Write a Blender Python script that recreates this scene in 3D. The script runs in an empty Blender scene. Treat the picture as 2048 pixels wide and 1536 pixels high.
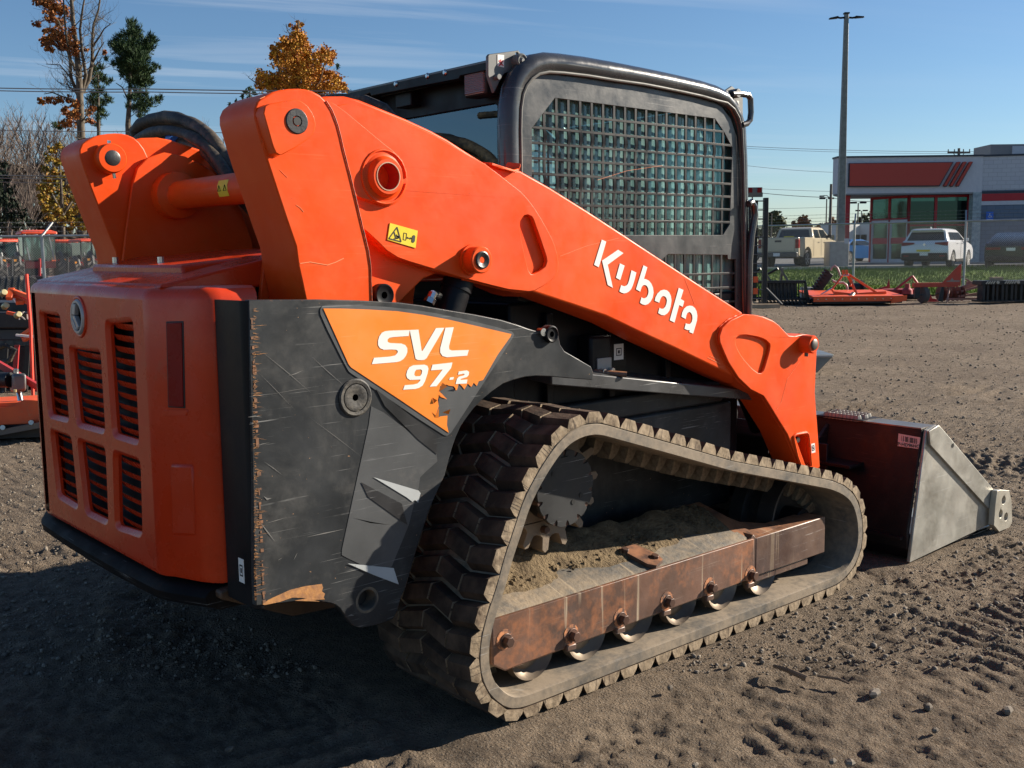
import bpy, bmesh, math, random
import numpy as np
from mathutils import Vector, Matrix, noise as mnoise
from mathutils.geometry import tessellate_polygon
rnd = random.Random(7)
rad = math.radians
SC = bpy.context.scene
COL = SC.collection

# ------------------------------------------------------------------ camera, calibrated from the vanishing points
F = 2093.78
R = np.array([[0.75254902, 0.09126526, -0.65218144],
              [-0.65843329, 0.08676751, -0.74762089],
              [-0.01164365, 0.99203934, 0.12538889]])
CAM = np.array([-1.88328, -3.12098, 1.33])
cd = bpy.data.cameras.new('camera')
cam = bpy.data.objects.new('camera', cd)
COL.objects.link(cam)
M4 = Matrix.Identity(4)
for i in range(3):
    for j in range(3):
        M4[i][j] = R[i][j]
    M4[i][3] = CAM[i]
cam.matrix_world = M4
cd.sensor_width = 36.0
cd.lens = F / 2048 * 36
cd.clip_start = 0.05
cd.clip_end = 3000
SC.camera = cam

# ------------------------------------------------------------------ sky, sun, exposure
SUN_AZ, SUN_EL = -22.3, 23.5      # degrees, azimuth from +X
w = bpy.data.worlds.new('World')
SC.world = w
w.use_nodes = True
wn, wl = w.node_tree.nodes, w.node_tree.links
wn.clear()
out = wn.new('ShaderNodeOutputWorld')
bg = wn.new('ShaderNodeBackground')
bg.inputs[1].default_value = 0.05
sky = wn.new('ShaderNodeTexSky')
sky.sky_type = 'NISHITA'
sky.sun_disc = False
sky.sun_elevation = rad(SUN_EL)
sky.sun_rotation = rad(90 - SUN_AZ)
sky.air_density = 1.0
sky.dust_density = 0.15
sky.ozone_density = 5.0
hs = wn.new('ShaderNodeHueSaturation'); hs.inputs['Saturation'].default_value = 1.02; hs.inputs['Value'].default_value = 1.12
wl.new(sky.outputs[0], hs.inputs['Color'])
tc = wn.new('ShaderNodeTexCoord')
sp = wn.new('ShaderNodeSeparateXYZ')
wl.new(tc.outputs['Generated'], sp.inputs[0])
mz = wn.new('ShaderNodeMath'); mz.operation = 'MAXIMUM'; mz.inputs[1].default_value = 0.05
wl.new(sp.outputs[2], mz.inputs[0])
dv = wn.new('ShaderNodeVectorMath'); dv.operation = 'DIVIDE'
cb = wn.new('ShaderNodeCombineXYZ')
for k in range(3):
    wl.new(mz.outputs[0], cb.inputs[k])
wl.new(tc.outputs['Generated'], dv.inputs[0]); wl.new(cb.outputs[0], dv.inputs[1])
mp = wn.new('ShaderNodeMapping')
mp.inputs['Scale'].default_value = (0.13, 0.62, 0)
mp.inputs['Location'].default_value = (3.1, 1.4, 0)
mr = wn.new('ShaderNodeMapping'); mr.inputs['Rotation'].default_value = (0, 0, rad(19))
wl.new(dv.outputs[0], mr.inputs[0]); wl.new(mr.outputs[0], mp.inputs[0])
nz = wn.new('ShaderNodeTexNoise'); nz.inputs['Scale'].default_value = 1.5
nz.inputs['Detail'].default_value = 7; nz.inputs['Roughness'].default_value = 0.55
nz.inputs['Distortion'].default_value = 0.5
wl.new(mp.outputs[0], nz.inputs['Vector'])
cr = wn.new('ShaderNodeValToRGB')
cr.color_ramp.elements[0].position = 0.50; cr.color_ramp.elements[1].position = 0.74
wl.new(nz.outputs[0], cr.inputs[0])
mm = wn.new('ShaderNodeMath'); mm.operation = 'MULTIPLY'
dt = wn.new('ShaderNodeVectorMath'); dt.operation = 'DOT_PRODUCT'; dt.inputs[1].default_value = (math.cos(rad(82)), math.sin(rad(82)), 0)
wl.new(tc.outputs['Generated'], dt.inputs[0])
ml = wn.new('ShaderNodeMapRange'); ml.inputs[1].default_value = .62; ml.inputs[2].default_value = .90; ml.inputs[3].default_value = .04; ml.inputs[4].default_value = .62
wl.new(dt.outputs['Value'], ml.inputs[0]); wl.new(ml.outputs[0], mm.inputs[1])
wl.new(cr.outputs[0], mm.inputs[0])
mx = wn.new('ShaderNodeMix'); mx.data_type = 'RGBA'
mx.inputs[7].default_value = (7.6, 8.0, 8.6, 1)
wl.new(mm.outputs[0], mx.inputs[0]); wl.new(hs.outputs[0], mx.inputs[6])
wl.new(mx.outputs[2], bg.inputs[0])
wl.new(bg.outputs[0], out.inputs[0])
sd = bpy.data.lights.new('sun', 'SUN')
sd.energy = 5.0
sd.angle = rad(0.55)
sd.color = (1.0, 0.90, 0.76)
so = bpy.data.objects.new('sun', sd)
COL.objects.link(so)
sv = Vector((math.cos(rad(SUN_AZ)) * math.cos(rad(SUN_EL)), math.sin(rad(SUN_AZ)) * math.cos(rad(SUN_EL)), math.sin(rad(SUN_EL))))
so.rotation_euler = (-sv).to_track_quat('-Z', 'Y').to_euler()
so.location = sv * 30
SC.view_settings.view_transform = 'Standard'
SC.view_settings.look = 'None'
SC.view_settings.exposure = 1.05
SC.view_settings.gamma = 1.0
SC.view_settings.use_curve_mapping = False
SC.cycles.max_bounces = 6
SC.cycles.transparent_max_bounces = 12

# ------------------------------------------------------------------ helpers
def ray(u, v):
    return R @ np.array([u - 1024, -(v - 768), -F])
def hit(u, v, ax, val):
    d = ray(u, v); t = (val - CAM[ax]) / d[ax]
    return CAM + d * t
def HY(u, v, y):
    p = hit(u, v, 1, y); return (p[0], p[2])
def poly(pts, y, o=(0, 0), s=1.0):
    return [HY(o[0] + a * s, o[1] + b * s, y) for a, b in pts]
def chaikin(pts, n=1, q=0.25):
    for _ in range(n):
        o = []
        for i in range(len(pts)):
            a, b = pts[i], pts[(i + 1) % len(pts)]
            o.append(tuple(a[k] * (1 - q) + b[k] * q for k in range(len(a))))
            o.append(tuple(a[k] * q + b[k] * (1 - q) for k in range(len(a))))
        pts = o
    return pts
def circ(cx, cz, r, n=24, a0=0.0):
    return [(cx + r * math.cos(a0 + 2 * math.pi * i / n), cz + r * math.sin(a0 + 2 * math.pi * i / n)) for i in range(n)]
def rrect(x0, z0, x1, z1, r, n=4):
    o = []
    for cx, cz, a in ((x1 - r, z1 - r, 0), (x0 + r, z1 - r, 90), (x0 + r, z0 + r, 180), (x1 - r, z0 + r, 270)):
        for i in range(n + 1):
            t = rad(a + 90 * i / n)
            o.append((cx + r * math.cos(t), cz + r * math.sin(t)))
    return o

class MB:
    def __init__(s):
        s.v = []; s.f = []
    def add(s, vs, fs):
        b = len(s.v); s.v += [tuple(p) for p in vs]; s.f += [tuple(i + b for i in f) for f in fs]
        return s
    def box(s, x0, x1, y0, y1, z0, z1, m=None):
        vs = [(x, y, z) for x in (x0, x1) for y in (y0, y1) for z in (z0, z1)]
        if m is not None: vs = [tuple(m @ Vector(p)) for p in vs]
        return s.add(vs, [(0, 1, 3, 2), (4, 6, 7, 5), (0, 4, 5, 1), (2, 3, 7, 6), (0, 2, 6, 4), (1, 5, 7, 3)])
    def bar(s, p, q, wd, ht=None, up=(0, 0, 1)):
        p = Vector(p); q = Vector(q); ht = ht or wd
        d = (q - p).normalized(); u = Vector(up)
        if abs(d.dot(u)) > 0.98: u = Vector((1, 0, 0))
        a = d.cross(u).normalized(); b = a.cross(d)
        vs = []
        for c in (p, q):
            for i, j in ((-1, -1), (1, -1), (1, 1), (-1, 1)):
                vs.append(c + a * (i * wd / 2) + b * (j * ht / 2))
        return s.add(vs, [(3, 2, 1, 0), (4, 5, 6, 7), (0, 1, 5, 4), (1, 2, 6, 5), (2, 3, 7, 6), (3, 0, 4, 7)])
    def cyl(s, p, q, r0, r1=None, n=20, cap=True):
        p = Vector(p); q = Vector(q); r1 = r0 if r1 is None else r1
        d = (q - p).normalized(); u = Vector((0, 0, 1)) if abs(d.z) < 0.95 else Vector((1, 0, 0))
        a = d.cross(u).normalized(); b = d.cross(a)
        vs = []
        for c, r in ((p, r0), (q, r1)):
            vs += [c + a * (r * math.cos(2 * math.pi * i / n)) + b * (r * math.sin(2 * math.pi * i / n)) for i in range(n)]
        fs = [(i, (i + 1) % n, n + (i + 1) % n, n + i) for i in range(n)]
        if cap: fs += [tuple(reversed(range(n))), tuple(range(n, 2 * n))]
        return s.add(vs, fs)
    def lathe(s, p, axis, prof, n=28, cap=True):          # prof: (distance along axis, radius)
        p = Vector(p); d = Vector(axis).normalized(); u = Vector((0, 0, 1)) if abs(d.z) < 0.95 else Vector((1, 0, 0))
        a = d.cross(u).normalized(); b = d.cross(a)
        vs = []; fs = []
        for h, r in prof:
            vs += [p + d * h + a * (r * math.cos(2 * math.pi * i / n)) + b * (r * math.sin(2 * math.pi * i / n)) for i in range(n)]
        for k in range(len(prof) - 1):
            fs += [(k * n + i, k * n + (i + 1) % n, (k + 1) * n + (i + 1) % n, (k + 1) * n + i) for i in range(n)]
        if cap: fs += [tuple(reversed(range(n))), tuple(range((len(prof) - 1) * n, len(prof) * n))]
        return s.add(vs, fs)
    def tube(s, pts, r, n=10, cap=True):
        pts = [Vector(p) for p in pts]; m = len(pts)
        rs = r if isinstance(r, (list, tuple)) else [r] * m
        vs = []; fs = []; pa = None
        for k in range(m):
            d = (pts[min(k + 1, m - 1)] - pts[max(k - 1, 0)])
            if d.length < 1e-9: d = Vector((0, 0, 1))
            d.normalize()
            if pa is None:
                u = Vector((0, 0, 1)) if abs(d.z) < 0.9 else Vector((1, 0, 0)); a = d.cross(u).normalized()
            else:
                a = (pa - d * pa.dot(d)).normalized()
            pa = a; b = d.cross(a)
            vs += [pts[k] + a * (rs[k] * math.cos(2 * math.pi * i / n)) + b * (rs[k] * math.sin(2 * math.pi * i / n)) for i in range(n)]
        for k in range(m - 1):
            fs += [(k * n + i, k * n + (i + 1) % n, (k + 1) * n + (i + 1) % n, (k + 1) * n + i) for i in range(n)]
        if cap: fs += [tuple(reversed(range(n))), tuple(range((m - 1) * n, m * n))]
        return s.add(vs, fs)
    def prism(s, pts, y0, y1, holes=(), ax='y'):     # pts: 2D (x,z) for ax y, (y,z) for ax x, (x,y) for ax z
        def P(p, t):
            return (p[0], t, p[1]) if ax == 'y' else ((t, p[0], p[1]) if ax == 'x' else (p[0], p[1], t))
        loops = [list(pts)] + [list(h) for h in holes]
        flat = [p for l in loops for p in l]; n = len(flat)
        tri = tessellate_polygon([[Vector((p[0], p[1], 0)) for p in l] for l in loops])
        vs = [P(p, y0) for p in flat] + [P(p, y1) for p in flat]
        fs = [tuple(t) for t in tri] + [tuple(i + n for i in reversed(t)) for t in tri]
        k = 0
        for l in loops:
            m = len(l)
            for i in range(m):
                a, b = k + i, k + (i + 1) % m
                fs.append((a, b, b + n, a + n))
            k += m
        return s.add(vs, fs)
    def loft(s, loops, cap=True):                  # loops of 3D points, same count
        n = len(loops[0]); vs = [p for l in loops for p in l]; fs = []
        for k in range(len(loops) - 1):
            fs += [(k * n + i, k * n + (i + 1) % n, (k + 1) * n + (i + 1) % n, (k + 1) * n + i) for i in range(n)]
        if cap:
            for k in (0, len(loops) - 1):
                l = loops[k]; nrm = Vector((0, 0, 0))
                for i in range(n):
                    a, b = Vector(l[i]), Vector(l[(i + 1) % n]); nrm += a.cross(b)
                nrm.normalize(); u = nrm.orthogonal().normalized(); w2 = nrm.cross(u)
                tri = tessellate_polygon([[Vector((Vector(p).dot(u), Vector(p).dot(w2), 0)) for p in l]])
                fs += [tuple(k * n + i for i in t) for t in tri]
        return s.add(vs, fs)

def mk(name, mb, mat, parent=None, bevel=0, smooth=True, seg=2, ang=35):
    me = bpy.data.meshes.new(name)
    me.from_pydata(mb.v, [], mb.f)
    bm = bmesh.new(); bm.from_mesh(me)
    bmesh.ops.remove_doubles(bm, verts=bm.verts, dist=1e-5)
    bmesh.ops.recalc_face_normals(bm, faces=bm.faces)
    bm.to_mesh(me); bm.free()
    if smooth:
        me.shade_smooth(); me.set_sharp_from_angle(angle=rad(ang))
    me.materials.append(mat)
    o = bpy.data.objects.new(name, me); COL.objects.link(o)
    if parent is not None: o.parent = parent
    if bevel:
        b = o.modifiers.new('bevel', 'BEVEL'); b.width = bevel; b.segments = seg
        b.limit_method = 'ANGLE'; b.angle_limit = rad(40); b.use_clamp_overlap = True
    return o
def raw(name, v, f, mat, parent=None, smooth=False):
    me = bpy.data.meshes.new(name)
    v = np.asarray(v, dtype=np.float32); f = np.asarray(f, dtype=np.int32)
    me.vertices.add(len(v)); me.vertices.foreach_set('co', v.ravel())
    me.loops.add(f.size); me.loops.foreach_set('vertex_index', f.ravel())
    me.polygons.add(len(f)); me.polygons.foreach_set('loop_start', np.arange(0, f.size, f.shape[1], dtype=np.int32))
    me.update(calc_edges=True)
    if smooth: me.shade_smooth()
    me.materials.append(mat)
    o = bpy.data.objects.new(name, me); COL.objects.link(o)
    if parent is not None: o.parent = parent
    return o
def thing(name, label, cat, loc=(0, 0, 0), rz=0.0, group=None):
    o = bpy.data.objects.new(name, None); COL.objects.link(o)
    o.empty_display_size = 0.1
    o.location = loc; o.rotation_euler = (0, 0, rz)
    o['label'] = label; o['category'] = cat
    if group: o['group'] = group
    return o
def tag(o, label=None, cat=None, group=None, kind=None):
    if label: o['label'] = label
    if cat: o['category'] = cat
    if group: o['group'] = group
    if kind: o['kind'] = kind
    return o
def inst(name, src, parent, mat4=None):
    o = src.copy(); o.name = name; COL.objects.link(o); o.parent = parent
    if mat4 is not None: o.matrix_local = mat4
    return o
def copy_tree(o, parent=None):
    c = o.copy(); COL.objects.link(c); c.parent = parent
    for ch in list(o.children): copy_tree(ch, c)
    return c

# ------------------------------------------------------------------ materials
def newmat(name):
    m = bpy.data.materials.new(name); m.use_nodes = True
    return m, m.node_tree.nodes, m.node_tree.links, m.node_tree.nodes['Principled BSDF']
def nnoise(N, L, vec, scale, detail=4, rough=0.55, dist=0.0):
    n = N.new('ShaderNodeTexNoise'); n.inputs['Scale'].default_value = scale
    n.inputs['Detail'].default_value = detail; n.inputs['Roughness'].default_value = rough
    n.inputs['Distortion'].default_value = dist
    L.new(vec, n.inputs['Vector']); return n.outputs[0]
def ramp(N, L, fac, a, b, lo=0.0, hi=1.0):
    r = N.new('ShaderNodeMapRange'); r.inputs[1].default_value = a; r.inputs[2].default_value = b
    r.inputs[3].default_value = lo; r.inputs[4].default_value = hi; r.clamp = True
    L.new(fac, r.inputs[0]); return r.outputs[0]
def mixc(N, L, fac, a, b):
    m = N.new('ShaderNodeMix'); m.data_type = 'RGBA'
    if isinstance(fac, (int, float)): m.inputs[0].default_value = fac
    else: L.new(fac, m.inputs[0])
    for k, c in ((6, a), (7, b)):
        if isinstance(c, tuple): m.inputs[k].default_value = (c[0], c[1], c[2], 1)
        else: L.new(c, m.inputs[k])
    return m.outputs[2]
def mathn(N, L, op, a, b):
    m = N.new('ShaderNodeMath'); m.operation = op
    for k, c in ((0, a), (1, b)):
        if isinstance(c, (int, float)): m.inputs[k].default_value = c
        else: L.new(c, m.inputs[k])
    return m.outputs[0]
def mapping(N, L, vec, scale=(1, 1, 1), rot=(0, 0, 0), loc=(0, 0, 0)):
    m = N.new('ShaderNodeMapping'); m.inputs['Scale'].default_value = scale
    m.inputs['Rotation'].default_value = rot; m.inputs['Location'].default_value = loc
    L.new(vec, m.inputs[0]); return m.outputs[0]
def mat(name, col, col2=None, rough=0.5, metal=0.0, vscale=6.0, bump=0.0, bscale=60.0, scr=0.0, scrcol=(0.6, 0.6, 0.58),
        dust=0.0, dustcol=(0.27, 0.20, 0.13), dscale=5.0, streak=0.0, streakcol=(0.35, 0.27, 0.18), coat=0.0, rvar=0.12, spec=0.5, speck=0.0, speckcol=(.02,.02,.02), emit=None, topdust=0.0, edge=0.0, edgecol=(.1, .05, .03), blotch=0.0, blotchcol=(0, 0, 0)):
    m, N, L, B = newmat(name)
    t = N.new('ShaderNodeTexCoord').outputs['Object']
    c = col
    if col2 is not None:
        c = mixc(N, L, ramp(N, L, nnoise(N, L, t, vscale, 5), 0.35, 0.65), col, col2)
    if dust > 0:
        a = nnoise(N, L, t, dscale, 8, 0.65); b = nnoise(N, L, t, dscale * 9, 4, 0.6)
        f = mathn(N, L, 'ADD', mathn(N, L, 'MULTIPLY', a, 0.65), mathn(N, L, 'MULTIPLY', b, 0.35))
        f = ramp(N, L, f, 0.62 - 0.3 * dust, 0.76 - 0.22 * dust, 0, min(1, 0.35 + dust * 0.6))
        c = mixc(N, L, f, c, dustcol)
    if topdust > 0:
        g = N.new('ShaderNodeNewGeometry'); s2 = N.new('ShaderNodeSeparateXYZ'); L.new(g.outputs['Normal'], s2.inputs[0])
        f = mathn(N, L, 'MULTIPLY', ramp(N, L, s2.outputs[2], 0.3, 0.9), ramp(N, L, nnoise(N, L, t, 14, 6, .6), .35, .6, 0, topdust))
        c = mixc(N, L, f, c, dustcol)
    if streak > 0:
        f = nnoise(N, L, mapping(N, L, t, (26, 1.6, 0.9)), 1.4, 3, 0.5, 0.25)
        f = ramp(N, L, f, 0.61, 0.66, 0, streak)
        c = mixc(N, L, f, c, streakcol)
    if scr > 0:
        tot = None
        for rot, sc, th in (((0, 0.25, 0), (2.2, 2.2, 150), .665), ((0, -0.7, 0), (3, 3, 210), .68), ((0, 1.2, 0), (4, 4, 260), .69)):
            a = nnoise(N, L, mapping(N, L, t, sc, rot), 1.0, 2, 0.5, 0.6)
            a = ramp(N, L, a, th, th + 0.03)
            b = ramp(N, L, nnoise(N, L, mapping(N, L, t, (1, 1, 1), rot, (3.3, 1, 2)), 7, 3), 0.48, 0.62)
            a = mathn(N, L, 'MULTIPLY', a, b)
            tot = a if tot is None else mathn(N, L, 'MAXIMUM', tot, a)
        c = mixc(N, L, mathn(N, L, 'MULTIPLY', tot, scr), c, scrcol)
    if blotch > 0:
        f = mathn(N, L, 'MULTIPLY', ramp(N, L, nnoise(N, L, t, 2.1, 7, .68, 1.2), .50, .72, 0, blotch), ramp(N, L, nnoise(N, L, t, 31, 4, .6), .35, .6, .4, 1))
        c = mixc(N, L, f, c, blotchcol)
    if edge > 0:
        bv = N.new('ShaderNodeBevel'); bv.samples = 3; bv.inputs['Radius'].default_value = .006
        g2 = N.new('ShaderNodeNewGeometry'); dp = N.new('ShaderNodeVectorMath'); dp.operation = 'DOT_PRODUCT'
        L.new(bv.outputs[0], dp.inputs[0]); L.new(g2.outputs['Normal'], dp.inputs[1])
        f = mathn(N, L, 'MULTIPLY', ramp(N, L, dp.outputs['Value'], .97, .86), ramp(N, L, nnoise(N, L, t, 55, 4, .7), .56, .64, 0, edge))
        c = mixc(N, L, f, c, edgecol)
    if speck > 0:
        f = ramp(N, L, nnoise(N, L, t, 95, 2, .5), .74, .77, 0, speck)
        c = mixc(N, L, f, c, speckcol)
    if isinstance(c, tuple): B.inputs['Base Color'].default_value = (c[0], c[1], c[2], 1)
    else: L.new(c, B.inputs['Base Color'])
    L.new(ramp(N, L, nnoise(N, L, t, 9, 6, .65), 0.3, 0.7, max(0.02, rough - rvar), min(1, rough + rvar)), B.inputs['Roughness'])
    B.inputs['Metallic'].default_value = metal
    B.inputs['Specular IOR Level'].default_value = spec
    if coat: B.inputs['Coat Weight'].default_value = coat; B.inputs['Coat Roughness'].default_value = 0.12
    if bump > 0:
        bn = N.new('ShaderNodeBump'); bn.inputs['Strength'].default_value = 1.0; bn.inputs['Distance'].default_value = bump
        L.new(nnoise(N, L, t, bscale, 6, 0.6), bn.inputs['Height']); L.new(bn.outputs[0], B.inputs['Normal'])
    if emit: B.inputs['Emission Color'].default_value = (*emit[0], 1); B.inputs['Emission Strength'].default_value = emit[1]
    return m

ORG = mat('orange_paint', (0.76, 0.066, 0.005), (0.82, 0.090, 0.008), spec=0.22, rough=0.42, vscale=3.5, bump=0.0006, bscale=18, scr=0.12, scrcol=(0.9, 0.35, 0.16), dust=0.12, dustcol=(0.62, 0.15, 0.045), dscale=3, speck=0.25, speckcol=(0.12, 0.03, 0.02), edge=.8, edgecol=(.07, .035, .025), blotch=.35, blotchcol=(.86, .16, .045))
ORGD = mat('orange_bonnet_plastic', blotch=.3, blotchcol=(.45, .05, .015), col=(0.56, 0.036, 0.006), col2=(0.64, 0.046, 0.008), spec=0.35, rough=0.28, vscale=3, bump=0.0004, bscale=12, scr=0.1, scrcol=(0.4, 0.2, 0.15), dust=0.1, dustcol=(0.35, 0.12, 0.06), speck=0.2, coat=0.05)
BLKP = mat('black_panel_paint', (0.014, 0.016, 0.018), (0.036, 0.039, 0.042), rough=0.42, vscale=5, bump=0.0008, bscale=9, scr=0.75, scrcol=(0.26, 0.26, 0.25), spec=0.3, dust=0.3, dustcol=(0.105, 0.10, 0.092), dscale=3, speck=0.6, speckcol=(0.5, 0.28, 0.14), blotch=.75, blotchcol=(.085, .084, .080), edge=.7, edgecol=(.3, .15, .08))
BLK = mat('black_paint', (0.006, 0.006, 0.0075), (0.011, 0.011, 0.013), spec=.2, rough=0.42, dust=0.08, dustcol=(0.035, 0.03, 0.027), bump=0.0003)
CABP = mat('cab_charcoal_paint', (0.024, 0.027, 0.029), (0.038, 0.041, 0.043), rough=0.36, scr=0.45, scrcol=(0.3, 0.29, 0.27), dust=0.15, dustcol=(0.16, 0.15, 0.13), bump=0.0003, speck=0.3, speckcol=(.3,.29,.27))
GRAYP = mat('gray_bracket_paint', (0.11, 0.115, 0.11), (0.15, 0.155, 0.15), rough=0.45, dust=0.1)
RUB = mat('track_rubber', (0.022, 0.021, 0.020), (0.04, 0.036, 0.032), rough=0.75, dust=0.62, dustcol=(0.17, 0.135, 0.095), dscale=9, bump=0.0025, bscale=45, spec=0.3)
RUBL = mat('lug_rubber', (0.045, 0.032, 0.024), (0.075, 0.052, 0.038), rough=0.8, dust=0.75, dustcol=(0.34, 0.26, 0.17), dscale=7, bump=0.003, bscale=50, spec=0.25, streak=0.0)
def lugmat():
    m, N, L, B = newmat('lug_rubber_muddy_lit_sides'); t = N.new('ShaderNodeTexCoord').outputs['Object']
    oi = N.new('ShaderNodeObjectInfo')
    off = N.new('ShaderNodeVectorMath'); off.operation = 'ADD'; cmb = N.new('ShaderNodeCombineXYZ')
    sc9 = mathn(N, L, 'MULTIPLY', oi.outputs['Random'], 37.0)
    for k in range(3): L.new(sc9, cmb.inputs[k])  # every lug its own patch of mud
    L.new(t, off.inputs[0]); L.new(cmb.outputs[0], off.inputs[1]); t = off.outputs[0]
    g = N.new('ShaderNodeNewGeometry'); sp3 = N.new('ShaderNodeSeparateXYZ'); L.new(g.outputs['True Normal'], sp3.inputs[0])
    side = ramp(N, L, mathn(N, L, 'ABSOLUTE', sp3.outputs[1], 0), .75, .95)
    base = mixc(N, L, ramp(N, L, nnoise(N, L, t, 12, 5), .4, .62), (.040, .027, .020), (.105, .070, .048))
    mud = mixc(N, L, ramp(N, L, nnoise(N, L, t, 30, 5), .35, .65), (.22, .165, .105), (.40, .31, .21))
    f = mathn(N, L, 'MULTIPLY', side, ramp(N, L, nnoise(N, L, t, 18, 6, .65), .32, .50, .25, .95))  # mud on side faces, its tan also paints in their sunlit tone
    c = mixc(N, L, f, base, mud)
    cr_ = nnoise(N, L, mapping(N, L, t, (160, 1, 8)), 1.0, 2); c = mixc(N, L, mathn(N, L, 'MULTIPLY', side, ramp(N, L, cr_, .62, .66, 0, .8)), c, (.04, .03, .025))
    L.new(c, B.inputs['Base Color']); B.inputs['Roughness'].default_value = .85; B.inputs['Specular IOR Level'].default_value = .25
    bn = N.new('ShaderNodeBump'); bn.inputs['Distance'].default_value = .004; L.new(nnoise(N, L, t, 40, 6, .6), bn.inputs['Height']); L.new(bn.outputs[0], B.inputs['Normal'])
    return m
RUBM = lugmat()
RUBT = mat('belt_inner_rubber', (0.05, 0.05, 0.047), (0.09, 0.086, 0.078), rough=0.65, dust=0.85, dustcol=(0.27, 0.21, 0.145), dscale=4, bump=0.0015, bscale=30, scr=0.25)
RUST = mat('rusty_steel_beam', (0.075, 0.042, 0.030), (0.17, 0.088, 0.058), rough=0.5, vscale=5, dust=0.42, dustcol=(0.46, 0.17, 0.065), dscale=4.2, streak=0.8, streakcol=(0.42, 0.33, 0.23), bump=0.0008, bscale=40, scr=0.4, scrcol=(0.4, 0.3, 0.22))
RUST2 = mat('rusty_idler_steel', (0.07, 0.040, 0.032), (0.14, 0.085, 0.06), rough=0.45, vscale=7, dust=0.25, dustcol=(0.36, 0.16, 0.08), dscale=4, streak=0.35, bump=0.0006, scr=0.7, scrcol=(0.45, 0.4, 0.36), topdust=0.9)
MUDF = mat('muddy_frame_top', (0.05, 0.048, 0.045), (0.08, 0.07, 0.055), rough=0.75, dust=0.72, dustcol=(0.27, 0.20, 0.125), dscale=4, streak=0.5, streakcol=(0.36, 0.27, 0.17), bump=0.003, bscale=50)
MUD = mat('dry_mud', (0.12, 0.088, 0.054), (0.23, 0.17, 0.10), rough=0.95, vscale=18, bump=0.018, bscale=75, spec=0.1)
STEEL = mat('worn_steel', (0.34, 0.33, 0.29), (0.50, 0.48, 0.43), rough=0.45, metal=0.6, vscale=4, dust=0.28, dustcol=(0.36, 0.33, 0.27), dscale=4, scr=0.5, scrcol=(0.7, 0.7, 0.68), bump=0.0012, bscale=7, blotch=.95, blotchcol=(.17, .15, .12))
CHROME = mat('bright_metal', (0.55, 0.55, 0.54), rough=0.22, metal=1.0)
DSTEEL = mat('dark_steel', (0.10, 0.095, 0.09), (0.16, 0.15, 0.13), rough=0.4, metal=0.6, dust=0.3)
BKT = mat('dark_worn_bucket_and_shade_paint', blotch=.6, blotchcol=(.035, .022, .018), col=(0.007, 0.0045, 0.006), col2=(0.014, 0.008, 0.009), spec=.3, rough=0.55, vscale=4, dust=0.25, dustcol=(0.028, 0.015, 0.012), dscale=3, bump=0.001, scr=0.5, scrcol=(0.14, 0.07, 0.06))  # worn bucket paint; on the coupler and tilt lugs it paints in shade
DECAL = mat('orange_decal', (0.86, 0.22, 0.018), (0.88, 0.25, 0.03), rough=0.4, scr=0.25, scrcol=(0.9, 0.5, 0.25), dust=0.08, dustcol=(0.5, 0.2, 0.08), speck=.3)
WHITE = mat('white_vinyl', (0.78, 0.76, 0.70), (0.84, 0.82, 0.77), rough=0.45, dust=0.05, dustcol=(.55,.5,.42), speck=.3)
GREYV = mat('grey_decal_film', (0.065, 0.068, 0.07), (0.085, 0.088, 0.09), rough=0.4, scr=0.5, scrcol=(0.3, 0.3, 0.3), dust=.2, dustcol=(.15,.14,.13))
YEL = mat('yellow_sticker', (0.80, 0.60, 0.02), rough=0.4)
INK = mat('black_ink', (0.015, 0.015, 0.015), rough=0.5)
REDINK = mat('red_ink', (0.6, 0.03, 0.03), rough=0.5)
PINKL = mat('faded_label', (0.62, 0.44, 0.40), rough=0.6)
REDL = mat('red_lens', (0.20, 0.003, 0.004), (0.24, 0.005, 0.005), rough=0.3, spec=.2)
PLAST = mat('black_hose_sleeve', (0.010, 0.010, 0.011), (0.022, 0.020, 0.018), rough=0.65, dust=0.5, dustcol=(0.20, 0.14, 0.08), dscale=5, bump=0.004, bscale=35)
WOOD = mat('timber', (0.30, 0.22, 0.14), (0.4, 0.3, 0.2), rough=0.8)
WEAR = mat('bare_scraped_wear', (0.50, 0.23, 0.07), (0.30, 0.14, 0.06), rough=0.7, vscale=60, bump=0.001, bscale=90)
SEAT = mat('pale_green_seat', (0.45, 0.55, 0.48), rough=0.7)

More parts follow.
